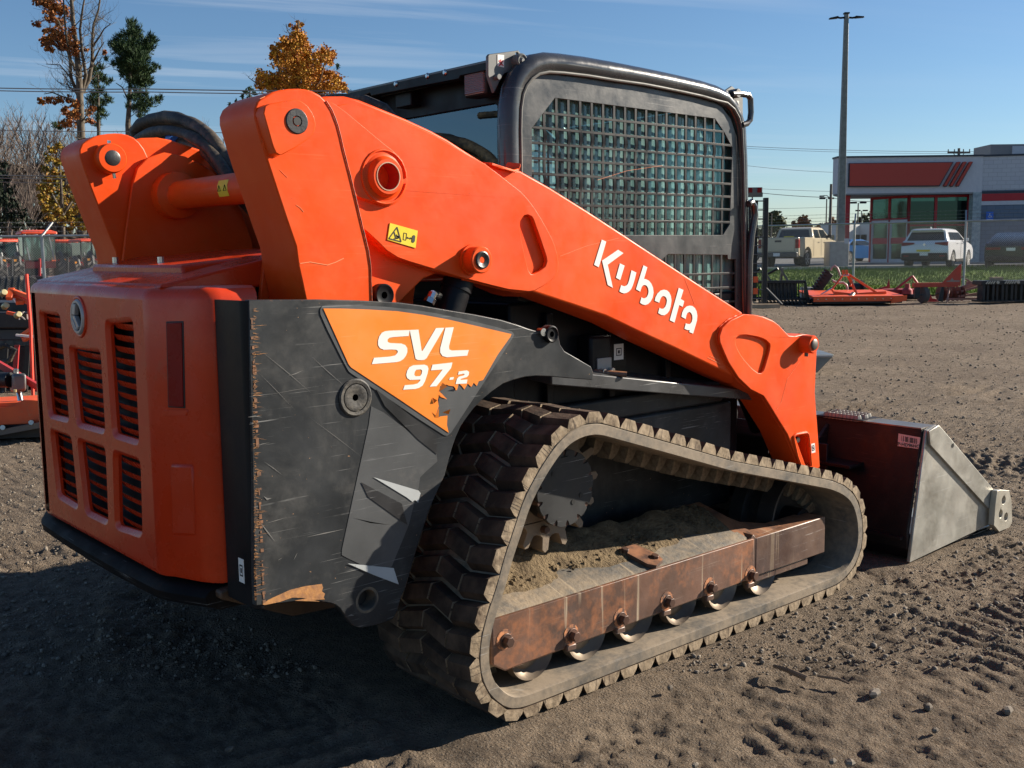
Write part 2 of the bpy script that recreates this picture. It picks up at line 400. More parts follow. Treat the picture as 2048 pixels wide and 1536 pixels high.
def lensmat():
    m, N, L, B = newmat('clear_ribbed_lens')
    t = N.new('ShaderNodeTexCoord').outputs['Object']
    B.inputs['Base Color'].default_value = (0.42, 0.33, 0.32, 1); B.inputs['Roughness'].default_value = 0.15
    wv = N.new('ShaderNodeTexWave'); wv.bands_direction = 'Z'; wv.inputs['Scale'].default_value = 55
    L.new(t, wv.inputs[0]); bn = N.new('ShaderNodeBump'); bn.inputs['Distance'].default_value = 0.003
    L.new(wv.outputs[0], bn.inputs['Height']); L.new(bn.outputs[0], B.inputs['Normal'])
    B.inputs['Metallic'].default_value = 0.4
    return m
LENS = lensmat()
def glassmat(name, tint, refl, rough=0.03, ripple=0.0):
    m, N, L, B = newmat(name)
    tr = N.new('ShaderNodeBsdfTransparent'); tr.inputs[0].default_value = (*tint, 1)
    gl = N.new('ShaderNodeBsdfGlossy'); gl.inputs[0].default_value = (*refl, 1); gl.inputs['Roughness'].default_value = rough
    fr = N.new('ShaderNodeFresnel'); fr.inputs[0].default_value = 1.5
    f = mathn(N, L, 'ADD', mathn(N, L, 'MULTIPLY', fr.outputs[0], 1.3), 0.10)
    f = mathn(N, L, 'MINIMUM', f, 1.0)
    ms = N.new('ShaderNodeMixShader'); L.new(f, ms.inputs[0]); L.new(tr.outputs[0], ms.inputs[1]); L.new(gl.outputs[0], ms.inputs[2])
    o = N['Material Output']; L.new(ms.outputs[0], o.inputs[0])
    return m
def dustyglass():
    m, N, L, B = newmat('dusty_teal_glass'); t = N.new('ShaderNodeTexCoord').outputs['Object']
    tr = N.new('ShaderNodeBsdfTransparent'); tr.inputs[0].default_value = (.30, .46, .45, 1)
    df = N.new('ShaderNodeBsdfDiffuse'); L.new(mixc(N, L, ramp(N, L, nnoise(N, L, mapping(N, L, t, (30, 1, 3)), 1.0, 4), .35, .65), (.17, .33, .32), (.32, .52, .50)), df.inputs[0])
    gl = N.new('ShaderNodeBsdfGlossy'); gl.inputs[0].default_value = (.75, .9, .9, 1); gl.inputs['Roughness'].default_value = .06
    a = N.new('ShaderNodeMixShader'); L.new(ramp(N, L, nnoise(N, L, t, 5, 5), .3, .7, .30, .58), a.inputs[0]); L.new(tr.outputs[0], a.inputs[1]); L.new(df.outputs[0], a.inputs[2])
    fr = N.new('ShaderNodeFresnel'); fr.inputs[0].default_value = 1.5
    b = N.new('ShaderNodeMixShader'); L.new(fr.outputs[0], b.inputs[0]); L.new(a.outputs[0], b.inputs[1]); L.new(gl.outputs[0], b.inputs[2])
    L.new(b.outputs[0], N['Material Output'].inputs[0]); return m
GLS = dustyglass()
GLR = glassmat('rear_window_glass', (0.30, 0.42, 0.46), (0.6, 0.75, 0.85), 0.02)
def backplate_mat():
    m, N, L, B = newmat('interior_dark'); B.inputs['Base Color'].default_value = (0.02, 0.022, 0.024, 1); B.inputs['Roughness'].default_value = 0.7
    return m
DARK = backplate_mat()

# =================================================================== THE TRACK LOADER
LD = thing('track_loader', 'large orange and black compact track loader with caged cab, rubber tracks and a lowered bucket', 'track loader')
cA = lambda p, y: poly(p, y, (400, 150), .25)
cB = lambda p, y: poly(p, y, (800, 250), .25)
cC = lambda p, y: poly(p, y, (1150, 450), .25)
cD = lambda p, y: poly(p, y, (1350, 700), .25)
cE = lambda p, y: poly(p, y, (620, 600), .25)
cF = lambda p, y: poly(p, y, (400, 900), .25)
def mir(mb):
    m = MB(); m.v = [(p[0], -p[1], p[2]) for p in mb.v]; m.f = list(mb.f); return m

# ---- chassis
ch = MB()
ch.box(-0.66, 0.42, -0.50, 0.50, 0.45, 1.10)
ch.box(0.40, 1.66, -0.49, 0.49, 0.30, 1.16)
mk('chassis', ch, BLK, LD, bevel=0.01)
bp = MB()
lo1 = [(-0.78, -0.62, .44), (-0.78, .62, .44), (-.70, .62, .47), (-.70, -.62, .47)]
bp.loft([[(-0.74, -0.66, .45), (-0.74, .66, .45), (-.74, .66, .47), (-.74, -.66, .47)],
         [(-0.50, -0.60, .33), (-0.50, .60, .33), (-.50, .60, .50), (-.50, -.60, .50)],
         [(-0.05, -0.50, .27), (-0.05, .50, .27), (-.05, .50, .50), (-.05, -.50, .50)],
         [(1.60, -0.46, .27), (1.60, .46, .27), (1.60, .46, .40), (1.60, -.46, .40)]])
mk('belly_plate', bp, mat('brown_belly_steel', (0.05, 0.032, 0.022), (0.10, 0.06, 0.035), rough=.6, dust=.4, dustcol=(.14,.09,.05)), LD, bevel=.006)
# inner steel frame beside the track
inn = MB()
inn.box(-0.02, 1.55, -0.54, -0.50, 0.30, 0.72)
inn.box(0.02, 1.50, -0.535, -0.49, 0.72, 0.80)
mk('track_inner_frame', inn, BLKP, LD, bevel=.01)
mk('track_inner_frame', mir(inn), BLKP, LD, bevel=.01)
for xx in (0.55, 0.86, 1.17, 1.48):
    r = MB().box(xx, xx + .03, -.515, -.48, .80, 1.12); mk('body_rib', r, BLK, LD, bevel=.003)

# ---- side panel (right), traced outline on its own plane
YP = -0.812
pout = [(497, 600), (639, 599), (719, 601), (799, 605), (845, 611), (890, 619), (950, 629), (1004, 640), (1040, 651), (1059, 658), (1080, 664), (1092, 655), (1100, 650), (1109, 652), (1116, 660), (1118, 676), (1121, 690), (1129, 702), (1155, 717), (1182, 733),
        (1187, 745), (1185, 760), (1131, 756), (1100, 753), (1072, 752), (1050, 754), (1027, 760), (1005, 768), (986, 781), (968, 796), (949, 815), (935, 833), (922, 852), (912, 874), (904, 897), (897, 922), (890, 950), (876, 980), (862, 1012),
        (849, 1050), (837, 1087), (824, 1132), (812, 1175), (802, 1195), (795, 1222), (786, 1238), (765, 1247), (745, 1252), (722, 1256), (707, 1252), (697, 1242), (688, 1229), (680, 1217), (671, 1210), (662, 1207), (640, 1203), (615, 1202), (590, 1203), (560, 1207), (512, 1212), (508, 1100), (505, 950), (500, 760)]
PP = [HY(a, b, YP) for a, b in pout]
ppiv = HY(710, 795, YP)
phole = circ(HY(734, 1200, YP)[0], HY(734, 1200, YP)[1], .030, 18)
pm = MB().prism(PP, YP, YP + 0.022, holes=[phole])
# rear wrap of the panel: rounds the corner and faces the rear
xr, zt, zb = HY(500, 600, YP)[0], HY(500, 600, YP)[1], HY(508, 1212, YP)[1]
SP = mk('side_panel', pm, BLKP, LD, bevel=.006)
wr = MB(); loops = []
for zz in np.linspace(zb - .012, zt - .002, 12):
    l = []
    for a in range(0, 91, 15):
        l.append((xr + .003 - .022 * math.sin(rad(a)), YP + .022 - .022 * math.cos(rad(a)), zz))
    l += [(xr - .021, -.664, zz), (xr - .008, -.664, zz)]
    for a in range(90, -1, -30):
        l.append((xr + .003 - .009 * math.sin(rad(a)), YP + .022 - .009 * math.cos(rad(a)), zz))
    loops.append(l)
wr.loft(loops)
mk('panel_rear_corner', wr, BLK, SP, ang=50)
lp2 = mir(pm); lp2.v = [(p[0] + .13, p[1] - .04, p[2]) for p in lp2.v]
mk('side_panel', lp2, BLKP, LD, bevel=.006)
inner_fl = MB()   # inner return along the rear end of the panel, dark
inner_fl.box(xr, xr + .25, YP + .024, -.60, zb + .02, zt - .20)
mk('panel_bracket', inner_fl, BLK, LD)
# recessed pivots in the panel
px, pz = ppiv
m = MB().lathe((px, YP - .001, pz), (0, -1, 0), [(0, .050), (.002, .050), (.005, .046), (.004, .038), (-.006, .038)], 32)
m.lathe((px, YP - .001, pz), (0, -1, 0), [(0, .036), (.004, .035), (.005, .029), (.003, .020), (.001, .009), (-.02, .008)], 28)
mk('panel_pivot', m, mat('dusty_pivot', (.02, .02, .02), (.05, .046, .04), rough=.6, dust=.6, dustcol=(.15, .13, .10), dscale=14, bump=.002, bscale=80), SP, ang=30)
hx, hz = HY(734, 1200, YP)
m = MB().loft([[(a, YP - .0008, b) for a, b in circ(hx, hz, .036, 24)], [(a, YP - .0008, b) for a, b in circ(hx, hz, .029, 24)], [(a, YP + .035, b) for a, b in circ(hx, hz, .022, 24)]], cap=False)
mk('socket_back', MB().cyl((hx, YP + .036, hz), (hx, YP + .05, hz), .028, n=20), INK, SP)
mk('lower_pivot_socket', m, MUDF, SP)
pb = HY(1098, 668, YP)
m = MB().lathe((pb[0], YP - .002, pb[1]), (0, -1, 0), [(0, .026), (.012, .026), (.015, .022), (.011, .016), (.011, .009), (-.01, .008)], 24)
mk('panel_pin', m, BLK, SP, ang=30)
pb = HY(1082, 664, YP)
mk('bolt', MB().cyl((pb[0], YP - .012, pb[1]), (pb[0], YP + .01, pb[1]), .012, n=12), CHROME, SP)
# decals: film sheets standing 1-2 mm proud
def film(name, pts, y, material, parent, th=.0012):
    return mk(name, MB().prism(pts, y, y + th), material, parent, smooth=False)
film('grey_decal', cE([(490, 850), (590, 900), (830, 1080), (1010, 1220), (1020, 1290), (930, 1370), (880, 1420), (870, 1500), (830, 1640), (790, 1800), (700, 2020), (655, 2130), (600, 2170), (560, 2190), (290, 2060), (255, 2040), (255, 2000), (470, 1000)], YP - .0012), YP - .0012, GREYV, SP, .0008)
film('decal_border', chaikin(cE([(80, 70), (110, 38), (260, 36), (700, 58), (1100, 120), (1610, 245), (1635, 275), (1620, 310), (1180, 985), (1110, 1090), (1060, 1080), (330, 590), (300, 560), (85, 130)], YP - .002), 1), YP - .002, GREYV, SP, .0006)
SILV = mat('silver_vinyl', (.40, .42, .42), (.46, .48, .48), rough=.45, dust=.1, dustcol=(.3, .28, .25), speck=.4)
dark = mat('decal_dark_shape', (0.018, 0.019, 0.02), (0.028, 0.028, 0.03), rough=.4, scr=.4)
film('decal_shape', cE([(530, 715), (1015, 1085), (1015, 1235), (870, 1120), (660, 910), (600, 850)], YP - .0028), YP - .0028, dark, SP, .0006)
film('decal_shape', cF([(1290, 258), (1615, 430), (1660, 600), (1600, 560), (1345, 375)], YP - .0028), YP - .0028, dark, SP, .0006)
film('decal_shape', cF([(1390, 218), (1750, 325), (1765, 345), (1745, 420), (1720, 400), (1700, 415), (1655, 380)], YP - .0030), YP - .0030, SILV, SP, .0006)
film('decal_shape', cF([(1182, 908), (1550, 945), (1590, 1075), (1390, 1000)], YP - .0030), YP - .0030, SILV, SP, .0006)
OD = cE([(107, 68), (250, 68), (470, 76), (700, 90), (900, 118), (1100, 155), (1350, 212), (1590, 268), (1612, 272), (1605, 292), (1500, 440), (1385, 640), (1350, 650), (1335, 688), (1310, 662), (1290, 695), (1262, 668), (1235, 715), (1215, 688), (1190, 668), (1175, 722), (1150, 690), (1110, 685), (1092, 676),
         (1040, 690), (1035, 730), (1085, 790), (1030, 770), (1022, 800), (1030, 850), (1000, 940), (1030, 940), (1042, 932), (1100, 925), (1096, 1000), (1110, 1062), (715, 795), (330, 540), (310, 515)], YP - .0036)
film('orange_decal', OD, YP - .0036, DECAL, SP, .0010)
# curled torn flakes
fl = MB()
for a, b, c in (((1030, 735), (1085, 690), (1060, 660)), ((1050, 745), (1085, 795), (1030, 760)), ((1060, 900), (1110, 870), (1110, 915)), ((1000, 940), (1018, 860), (1030, 940)), ((980, 780), (1005, 800), (990, 830)), ((1165, 725), (1150, 690), (1180, 700))):
    q = cE([a, b, c], YP - .004)
    fl.add([(q[0][0], YP - .004, q[0][1]), (q[1][0], YP - .012, q[1][1]), (q[2][0], YP - .004, q[2][1])], [(0, 1, 2)])
mk('torn_flake', fl, DECAL, SP, smooth=False)
# lettering
yl = YP - .0046
LET = [
 [(495, 513), (512, 463), (640, 453), (680, 444), (700, 424), (703, 408), (690, 398), (650, 396), (590, 398), (560, 385), (545, 360), (545, 325), (555, 290), (575, 262), (600, 250), (640, 245), (798, 240), (790, 288), (670, 296), (635, 302), (620, 318), (622, 336), (640, 344), (730, 348), (762, 360), (778, 385), (779, 415), (768, 445), (748, 472), (720, 490), (690, 497)],
 [(798, 240), (868, 237), (893, 405), (900, 408), (1008, 225), (1075, 222), (932, 466), (915, 478), (895, 481), (862, 480), (845, 470)],
 [(1084, 222), (1150, 218), (1112, 370), (1114, 395), (1135, 404), (1270, 400), (1258, 445), (1095, 458), (1060, 448), (1042, 420), (1042, 385)],
 [(980, 518), (1140, 500), (1128, 545), (1012, 690), (957, 694), (1062, 556), (968, 563)],
 [(1120, 620), (1152, 616), (1146, 636), (1113, 640)],
 [(1190, 572), (1255, 563), (1273, 575), (1270, 600), (1255, 617), (1208, 630), (1203, 640), (1260, 636), (1253, 668), (1165, 672), (1175, 632), (1190, 614), (1228, 604), (1238, 594), (1230, 589), (1184, 598)]]
for l in LET: film('letter', cE(l, yl), yl, WHITE, SP, .0006)
nine = cE([(745, 718), (758, 682), (830, 676), (860, 668), (882, 645), (884, 636), (800, 640), (778, 625), (770, 600), (778, 565), (795, 538), (825, 523), (915, 517), (940, 527), (948, 550), (940, 590), (920, 650), (900, 685), (870, 704), (840, 712)], yl)
nh = cE([(850, 558), (838, 575), (834, 598), (845, 611), (880, 609), (893, 592), (898, 566), (888, 555)], yl)
mk('letter', MB().prism(nine, yl, yl + .0006, holes=[nh]), WHITE, SP, smooth=False)
# scrapes on the panel
film('scrape', cF([(500, 1235), (545, 1200), (620, 1165), (720, 1120), (840, 1090), (975, 1072), (985, 1100), (975, 1130), (1000, 1150), (990, 1180), (1000, 1195), (900, 1200), (960, 1212), (760, 1206), (860, 1185), (740, 1180), (640, 1215), (520, 1240)], YP - .0014), YP - .0014, WEAR, SP, .0008)
sc_ = MB()
def scratch(a, b, wpx, y=YP - .0012, frame=(400, 900)):
    (x0, z0), (x1, z1) = poly([a, b], y, frame, .25)
    d = Vector((x1 - x0, 0, z1 - z0)); L_ = d.length; d.normalize(); n = Vector((-d.z, 0, d.x)) * wpx * .0005
    p0 = Vector((x0, y, z0)); p1 = Vector((x1, y, z1)); pm_ = (p0 + p1) / 2 + n * rnd.uniform(-2, 2)
    sc_.add([p0, pm_ - n, p1, pm_ + n], [(0, 1, 2, 3)])
for _ in range(330):
    t = rnd.random(); yy = -1150 + 2350 * t ** .8
    L_ = rnd.expovariate(1 / 22) + 5
    scratch((432 + rnd.uniform(-4, 8) - (0 if yy > 0 else 10), yy), (432 + L_, yy + rnd.uniform(-.35, .25) * L_), rnd.uniform(.5, 1.5))
tag(mk('scratches', sc_, WEAR, SP, smooth=False), kind='stuff'); sc_ = MB()
PALE = mat('pale_scuff', (.16, .155, .145), rough=.7)
for a, b, wd in (((380, -262), (500, -262), 5), ((390, -205), (470, -210), 3), ((700, -690 + 100), (830, -640), 4), ((470, 560), (605, 738), 5), ((510, 90), (660, 200), 2.5), ((520, 590), (700, 535), 3), ((840, 700), (1160, 632), 5), ((1210, 540), (1520, 600), 6), ((620, 885), (660, 860), 2), ((750, 880), (780, 820), 2.5), ((510, 370), (575, 384), 9), ((880, -760), (1170, -500), 2), ((480, -800), (900, -450), 2), ((440, -30), (560, -60), 3), ((880, -260), (1300, 60), 1.6), ((1410, 1140), (1510, 1115), 3), ((1180, 1330), (1235, 1325), 7), ((480, -430), (1000, -520), 1.4), ((450, -640), (760, -320), 1.4), ((1495, -360), (1650, -332), 3)):
    scratch(a, b, wd * .6)
tag(mk('scratches', sc_, PALE, SP, smooth=False), kind='stuff')

# strip of rubbed metal along the rear corner
ed = MB()
for zz in np.arange(zb, zt - .03, .012):
    a = rnd.uniform(.0, .010); 
    if rnd.random() < .6: ed.box(xr + .001 - a * .3, xr + .003 + a * .7, YP - .0012, YP + .002, zz, zz + rnd.uniform(.002, .012))
tag(mk('edge_wear', ed, mat('edge_rub', (.30, .13, .055), (.10, .06, .04), vscale=70, rough=.7), SP, smooth=False), kind='stuff')
# sticker on the rear corner
def sticker(cx, cy, cz, wd, ht, ax, parent, base=WHITE, marks=None):
    """flat sticker; ax 'y' faces -y, ax 'x' faces -x"""
    m_ = MB(); k = MB()
    if ax == 'y':
        m_.box(cx - wd / 2, cx + wd / 2, cy - .001, cy, cz - ht / 2, cz + ht / 2)
        for a, b, c_, d in (marks or []): k.box(cx + a * wd, cx + c_ * wd, cy - .0016, cy - .0004, cz + b * ht, cz + d * ht)
    else:
        m_.box(cx - .001, cx, cy - wd / 2, cy + wd / 2, cz - ht / 2, cz + ht / 2)
        for a, b, c_, d in (marks or []): k.box(cx - .0016, cx - .0004, cy - c_ * wd, cy - a * wd, cz + b * ht, cz + d * ht)
    s_ = mk('sticker', m_, base, parent, smooth=False)
    if marks: mk('sticker_print', k, INK, parent, smooth=False)
    return s_
BOXM = [(-.28, -.22, -.22, .22), (.22, -.22, .28, .22), (-.28, .18, .28, .24), (-.28, -.24, .28, -.18), (-.1, -.1, .1, .1)]
s0 = hit(483, 1141, 0, xr - .020)
sticker(xr - .0195, s0[1], s0[2], .028, .062, 'x', SP, marks=BOXM)

# ---- bonnet with the slatted rear grille
XB = -0.82
def rz_(u, v, fr=(20, 540), x=XB):
    p = hit(fr[0] + u * .25, fr[1] + v * .25, 0, x); return (p[1], p[2])
G_ = (20, 540); H_ = (20, 800)
wins = [[rz_(*q, G_) for q in ((240, 345), (390, 375), (462, 1190), (315, 1155))],
        [rz_(*q, G_) for q in ((480, 630), (712, 665), (748, 1280), (540, 1225))],
        [rz_(*q, G_) for q in ((770, 432), (970, 412), (1018, 1368), (830, 1310))],
        [rz_(*q, H_) for q in ((330, 250), (480, 310), (535, 850), (385, 755))],
        [rz_(*q, H_) for q in ((548, 330), (752, 400), (772, 970), (610, 890))],
        [rz_(*q, H_) for q in ((835, 430), (1030, 500), (1043, 1065), (850, 1005))]]
def expand(q, d):
    cx = sum(p[0] for p in q) / 4; cz = sum(p[1] for p in q) / 4
    return [(p[0] + (d if p[0] > cx else -d), p[1] + (d if p[1] > cz else -d)) for p in q]
def rounded(q, r, n=3):
    o = []
    for i in range(4):
        a, b, c = Vector(q[i - 1]), Vector(q[i]), Vector(q[(i + 1) % 4])
        p0 = b + (a - b).normalized() * r; p1 = b + (c - b).normalized() * r
        for k in range(n + 1):
            t = k / n; o.append(tuple((1 - t) ** 2 * p0 + 2 * t * (1 - t) * b + t * t * p1))
    return o
bl = hit(98, 1036, 0, XB); br = hit(312, 1139, 0, XB); tl = hit(66, 566, 0, XB)
ZB0, ZB1 = (bl[2] + br[2]) / 2, 1.252
YL_, YR_ = bl[1] - .012, -0.455
em = rz_(553, 375, G_)
bn = MB()
holes_o = [rounded(expand(q, .014), .030) for q in wins]
holes_i = [rounded(expand(q, .000), .018) for q in wins]
zA, zC = ZB0 + .012, ZB1 - .035
bn.prism([(YL_, zA), (YR_, zA), (YR_, zC), (YL_, zC)], XB, XB + .002, holes=holes_o, ax='x')
for a, b in zip(holes_o, holes_i):
    bn.loft([[(XB, p[0], p[1]) for p in a], [(XB + .003, p[0] * .6 + q[0] * .4, p[1] * .6 + q[1] * .4) for p, q in zip(a, b)], [(XB + .011, q[0], q[1]) for q in b], [(XB + .020, q[0], q[1]) for q in b]], cap=False)
# rest of the shell: plan outline swept with rounded top and bottom
def plan(ins):
    s1 = [(XB + ins, YR_), (XB + .006 + ins, YR_ - .030 + ins * .5), (XB + .022 + ins, YR_ - .058 + ins), (XB + .055 + ins * .6, -.600 + ins), (XB + .074 + ins * .5, -.632 + ins), (XB + .096, -.650 + ins), (XB + .125, -.656 + ins)]
    return s1
lv = [(ZB0 - .004, .016), (ZB0, .005), (zA, 0), (zC, 0), (ZB1 - .018, .003), (ZB1 - .006, .012), (ZB1, .028)]
loops = []
for z_, ins in lv:
    s1 = plan(ins)
    l = [(a, b, z_) for a, b in s1] + [(-.60, -.656 + ins, z_), (-.60, .656 - ins, z_)] + [(a, -b, z_) for a, b in reversed(s1)]
    loops.append(l)
n_ = len(loops[0]); vs = [p for l in loops for p in l]; fs = []
for k in range(len(loops) - 1):
    for i in range(n_):
        j = (i + 1) % n_
        if j == 0 and k == 2: continue        # rear face middle: the grille plate fills it
        fs.append((k * n_ + i, k * n_ + j, (k + 1) * n_ + j, (k + 1) * n_ + i))
fs.append(tuple((len(loops) - 1) * n_ + i for i in range(n_)))
bn.add(vs, fs)
BN = mk('bonnet', bn, ORGD, LD, ang=32)
# slats
for wi, q in enumerate(wins):
    z1 = max(p[1] for p in q); z0 = min(p[1] for p in q)
    y1 = max(p[0] for p in q) + .004; y0 = min(p[0] for p in q) - .004
    n = 10 if wi in (0, 2) else (8 if wi == 1 else 6)
    for k in range(n):
        zz = z0 + (k + .4) * (z1 - z0) / n
        pr = []
        s_ = MB(); lp = []
        for t in np.linspace(0, 1, 6):
            y_ = y0 + (y1 - y0) * t; bow = .010 * math.sin(math.pi * t)
            lp.append([(XB + .020 - bow * .35, y_, zz + .008), (XB + .023 - bow * .3, y_, zz + .0085), (XB + .034, y_, zz - .007 - bow * .3), (XB + .030, y_, zz - .008 - bow * .3)])
        s_.loft(lp); mk('slat', s_, ORGD, BN, ang=30)
mk('radiator_screen', MB().box(XB + .064, XB + .068, YR_ - .02, YL_ + .02, ZB0 + .02, ZB1 - .05), DARK, BN)
# emblem: ring with a K-like mark
EMB = mat('emblem_metal', (.42, .41, .40), rough=.35, metal=.3)
mk('emblem', MB().lathe((XB + .004, em[0], em[1]), (-1, 0, 0), [(0, .052), (.008, .052), (.013, .048), (.013, .042), (.008, .039), (.004, .039)], 36), EMB, BN, ang=30)
er = MB().lathe((XB + .001, em[0], em[1]), (-1, 0, 0), [(0, .062), (.003, .062), (.006, .058), (.004, .053), (0, .053)], 36)
mk('emblem_seat', er, ORGD, BN, ang=60)
def lp_(pts): return [(em[0] - a * .038, em[1] + b * .038) for a, b in pts]
for pts in ([(-.45, .95), (.12, 1.0), (-.12, .15), (-.6, .15), (-.8, .3)], [(-.12, .1), (.62, -.72), (.25, -.96), (-.55, -.1), (-.55, .1)], [(-.62, -.15), (.1, -.98), (-.3, -.95), (-.8, -.35)]):
    mk('emblem_mark', MB().prism(lp_(pts), XB - .012, XB + .004, ax='x'), EMB, BN, bevel=.002)
# reflector on the slanted corner face
A0 = Vector((XB + .024, YR_ - .060, 0)); A1 = Vector((XB + .055, -.600, 0)); dd = (A1 - A0).normalized(); nn = Vector((dd.y, -dd.x, 0))
if nn.x > 0: nn = -nn
def onslant(u, v):
    d = Vector(ray(u, v)); t = (A0 - Vector(CAM)).dot(nn) / d.dot(nn); return Vector(CAM) + d * t
def slab(q, out_, in_, name, material, bev=.002):
    m_ = MB(); a = [p + nn * out_ for p in q]; b = [p + nn * in_ for p in q]; m_.loft([a, b]); return mk(name, m_, material, BN, bevel=bev)
g = lambda u, v: onslant(20 + u * .25, 540 + v * .25)
slab([g(1252, 410), g(1390, 408), g(1405, 1108), g(1268, 1100)], .002, -.02, 'reflector_seal', INK)
slab([g(1262, 422), g(1380, 420), g(1394, 1096), g(1278, 1088)], .0045, -.02, 'tail_reflector', REDL)
slab([g(1175, 1120), g(1440, 1115), g(1425, 1165), g(1200, 1170)], .003, -.02, 'moulded_ridge', ORGD, .006)
h2 = lambda u, v: onslant(20 + u * .25, 800 + v * .25)
slab([h2(1290, 505), h2(1470, 510), h2(1490, 1090), h2(1305, 1085)], .005, -.02, 'moulded_ridge', ORGD, .008)
# upper cover and louvred strip
ct = MB()
ct.loft([[(XB + .03, YR_ - .05, ZB1 - .01), (XB + .03, .50, ZB1 - .01), (XB + .03, .50, ZB1 + .004), (XB + .03, YR_ - .05, ZB1 + .004)],
         [(-.45, -.50, ZB1 - .01), (-.45, .50, ZB1 - .01), (-.45, .50, ZB1 + .075), (-.45, -.50, ZB1 + .075)],
         [(.30, -.50, ZB1 - .01), (.30, .50, ZB1 - .01), (.30, .50, ZB1 + .10), (.30, -.50, ZB1 + .10)]])
mk('engine_cover', ct, ORGD, LD, bevel=.012)
mk('cover_raised_panel', MB().loft([[(-.66, -.36, ZB1 + .0), (-.66, .36, ZB1 + .0), (-.66, .34, ZB1 + .052), (-.66, -.34, ZB1 + .052)], [(-.2, -.36, ZB1 + .04), (-.2, .36, ZB1 + .04), (-.2, .34, ZB1 + .098), (-.2, -.34, ZB1 + .098)]]), ORGD, LD, bevel=.008)
for yy in (.30, -.06):
    mk('cover_bolt', MB().cyl((-.60, yy, ZB1 + .05), (-.60, yy, ZB1 + .075), .010, n=8), CHROME, LD)
mk('hood_seal', MB().box(-.64, -.55, -.72, -.60, .50, 1.20), INK, LD)
for zz in (.62, .82, 1.02, 1.12):
    mk('hinge_tab', MB().box(XB + .125, XB + .155, -.672, -.650, zz - .03, zz + .03), BLK, LD, bevel=.003)
# rear bumper bar under the bonnet
bb = MB(); lp = []
for t in np.linspace(-1, 1, 25):
    y_ = .63 * t; x_ = XB - .012 + .02 * t * t + (.055 * max(0, abs(t) - .78) / .22) ** 1.0 * 1.0
    lp.append([(x_, y_, ZB0 - .020), (x_ - .012, y_, ZB0 - .035), (x_ - .006, y_, ZB0 - .060), (x_ + .03, y_, ZB0 - .075), (x_ + .16, y_, ZB0 - .075), (x_ + .16, y_, ZB0 - .012), (x_ + .03, y_, ZB0 - .012)])
bb.loft(lp); mk('rear_bumper', bb, mat('bumper_black', (.006, .006, .007), (.012, .010, .009), spec=.12, rough=.65, dust=.2, dustcol=(.06, .03, .018), scr=.3), LD, ang=40)

# ---- rear lift towers (right traced, left mirrored)
YT = -0.714
tw = [(515, 204), (527, 194), (545, 184), (560, 180), (578, 177.5), (597, 177), (612, 178.5), (625, 182), (640, 190), (652, 202), (664, 221), (675, 250), (681, 273), (687, 300), (700, 350), (712, 400), (725, 455), (736, 500), (741, 534), (743, 608), (613, 608), (604, 565), (597, 534), (592, 495), (572, 437), (550, 370), (534, 321), (520, 275), (509, 235), (509, 218)]
TW = [HY(a, b, YT) for a, b in tw]
tm = MB(); tm.loft([[(p[0], YT, p[1]) for p in TW], [(p[0], -.52, p[1]) for p in TW]])
TR = mk('lift_tower', tm, ORG, LD, bevel=.012, seg=3)
TL_ = mk('lift_tower', mir(tm), ORG, LD, bevel=.012, seg=3)
YB = -0.756
bs = [(527, 226), (530, 213), (541, 207), (565, 202.5), (585, 199), (597, 200), (606, 204), (616, 212), (625, 225), (630, 237), (632, 248), (630, 260), (625, 270), (614, 280), (590, 296), (566, 309), (558, 309.5), (552, 306), (546, 293), (538, 265)]
bm_ = MB().prism([HY(a, b, YB) for a, b in bs], YB, YT + .002)
mk('pin_plate', bm_, ORG, TR, bevel=.004)
pc = HY(593.5, 242.5, YB)
pin = MB().lathe((pc[0], YB + .004, pc[1]), (0, -1, 0), [(0, .0315), (.005, .0315), (.007, .029), (.007, .014), (.003, .011), (.001, .010)], 28)
DPIN = mat('dark_pin_steel', (.022, .022, .024), (.05, .05, .05), rough=.4, metal=.2, bump=.001, bscale=90)
mk('pivot_pin', pin, DPIN, TR, ang=30)
mk('pin_bore', MB().cyl((pc[0], YB - .0005, pc[1]), (pc[0], YB - .0035, pc[1]), .0105, n=16), INK, TR)
# inboard bosses with pin ends and grease fittings
for sgn, par in ((1, TL_), (-1, TR)):
    b_ = MB().lathe((pc[0], sgn * .522, pc[1]), (0, -sgn, 0), [(0, .050), (.042, .050), (.048, .046), (.048, .020)], 32)
    mk('pin_boss', b_, ORG, par, bevel=0, ang=40)
    mk('pivot_pin', MB().lathe((pc[0], sgn * .478, pc[1]), (0, -sgn, 0), [(0, .0265), (.004, .0265), (.006, .023)], 28), DPIN, par, ang=40)
    mk('grease_fitting', MB().cyl((pc[0], sgn * .50, pc[1] + .046), (pc[0], sgn * .50, pc[1] + .060), .007, n=10).cyl((pc[0] + .01, sgn * .50, pc[1] - .046), (pc[0] + .012, sgn * .50, pc[1] - .066), .006, n=10), CHROME, par)
mk('weld_seam', MB().tube([(TW[i][0], YT - .001, TW[i][1]) for i in range(9, 20)], .0022, 5), mat('chipped_seam', (.55, .08, .02), (.08, .05, .03), vscale=70, rough=.5), TR)

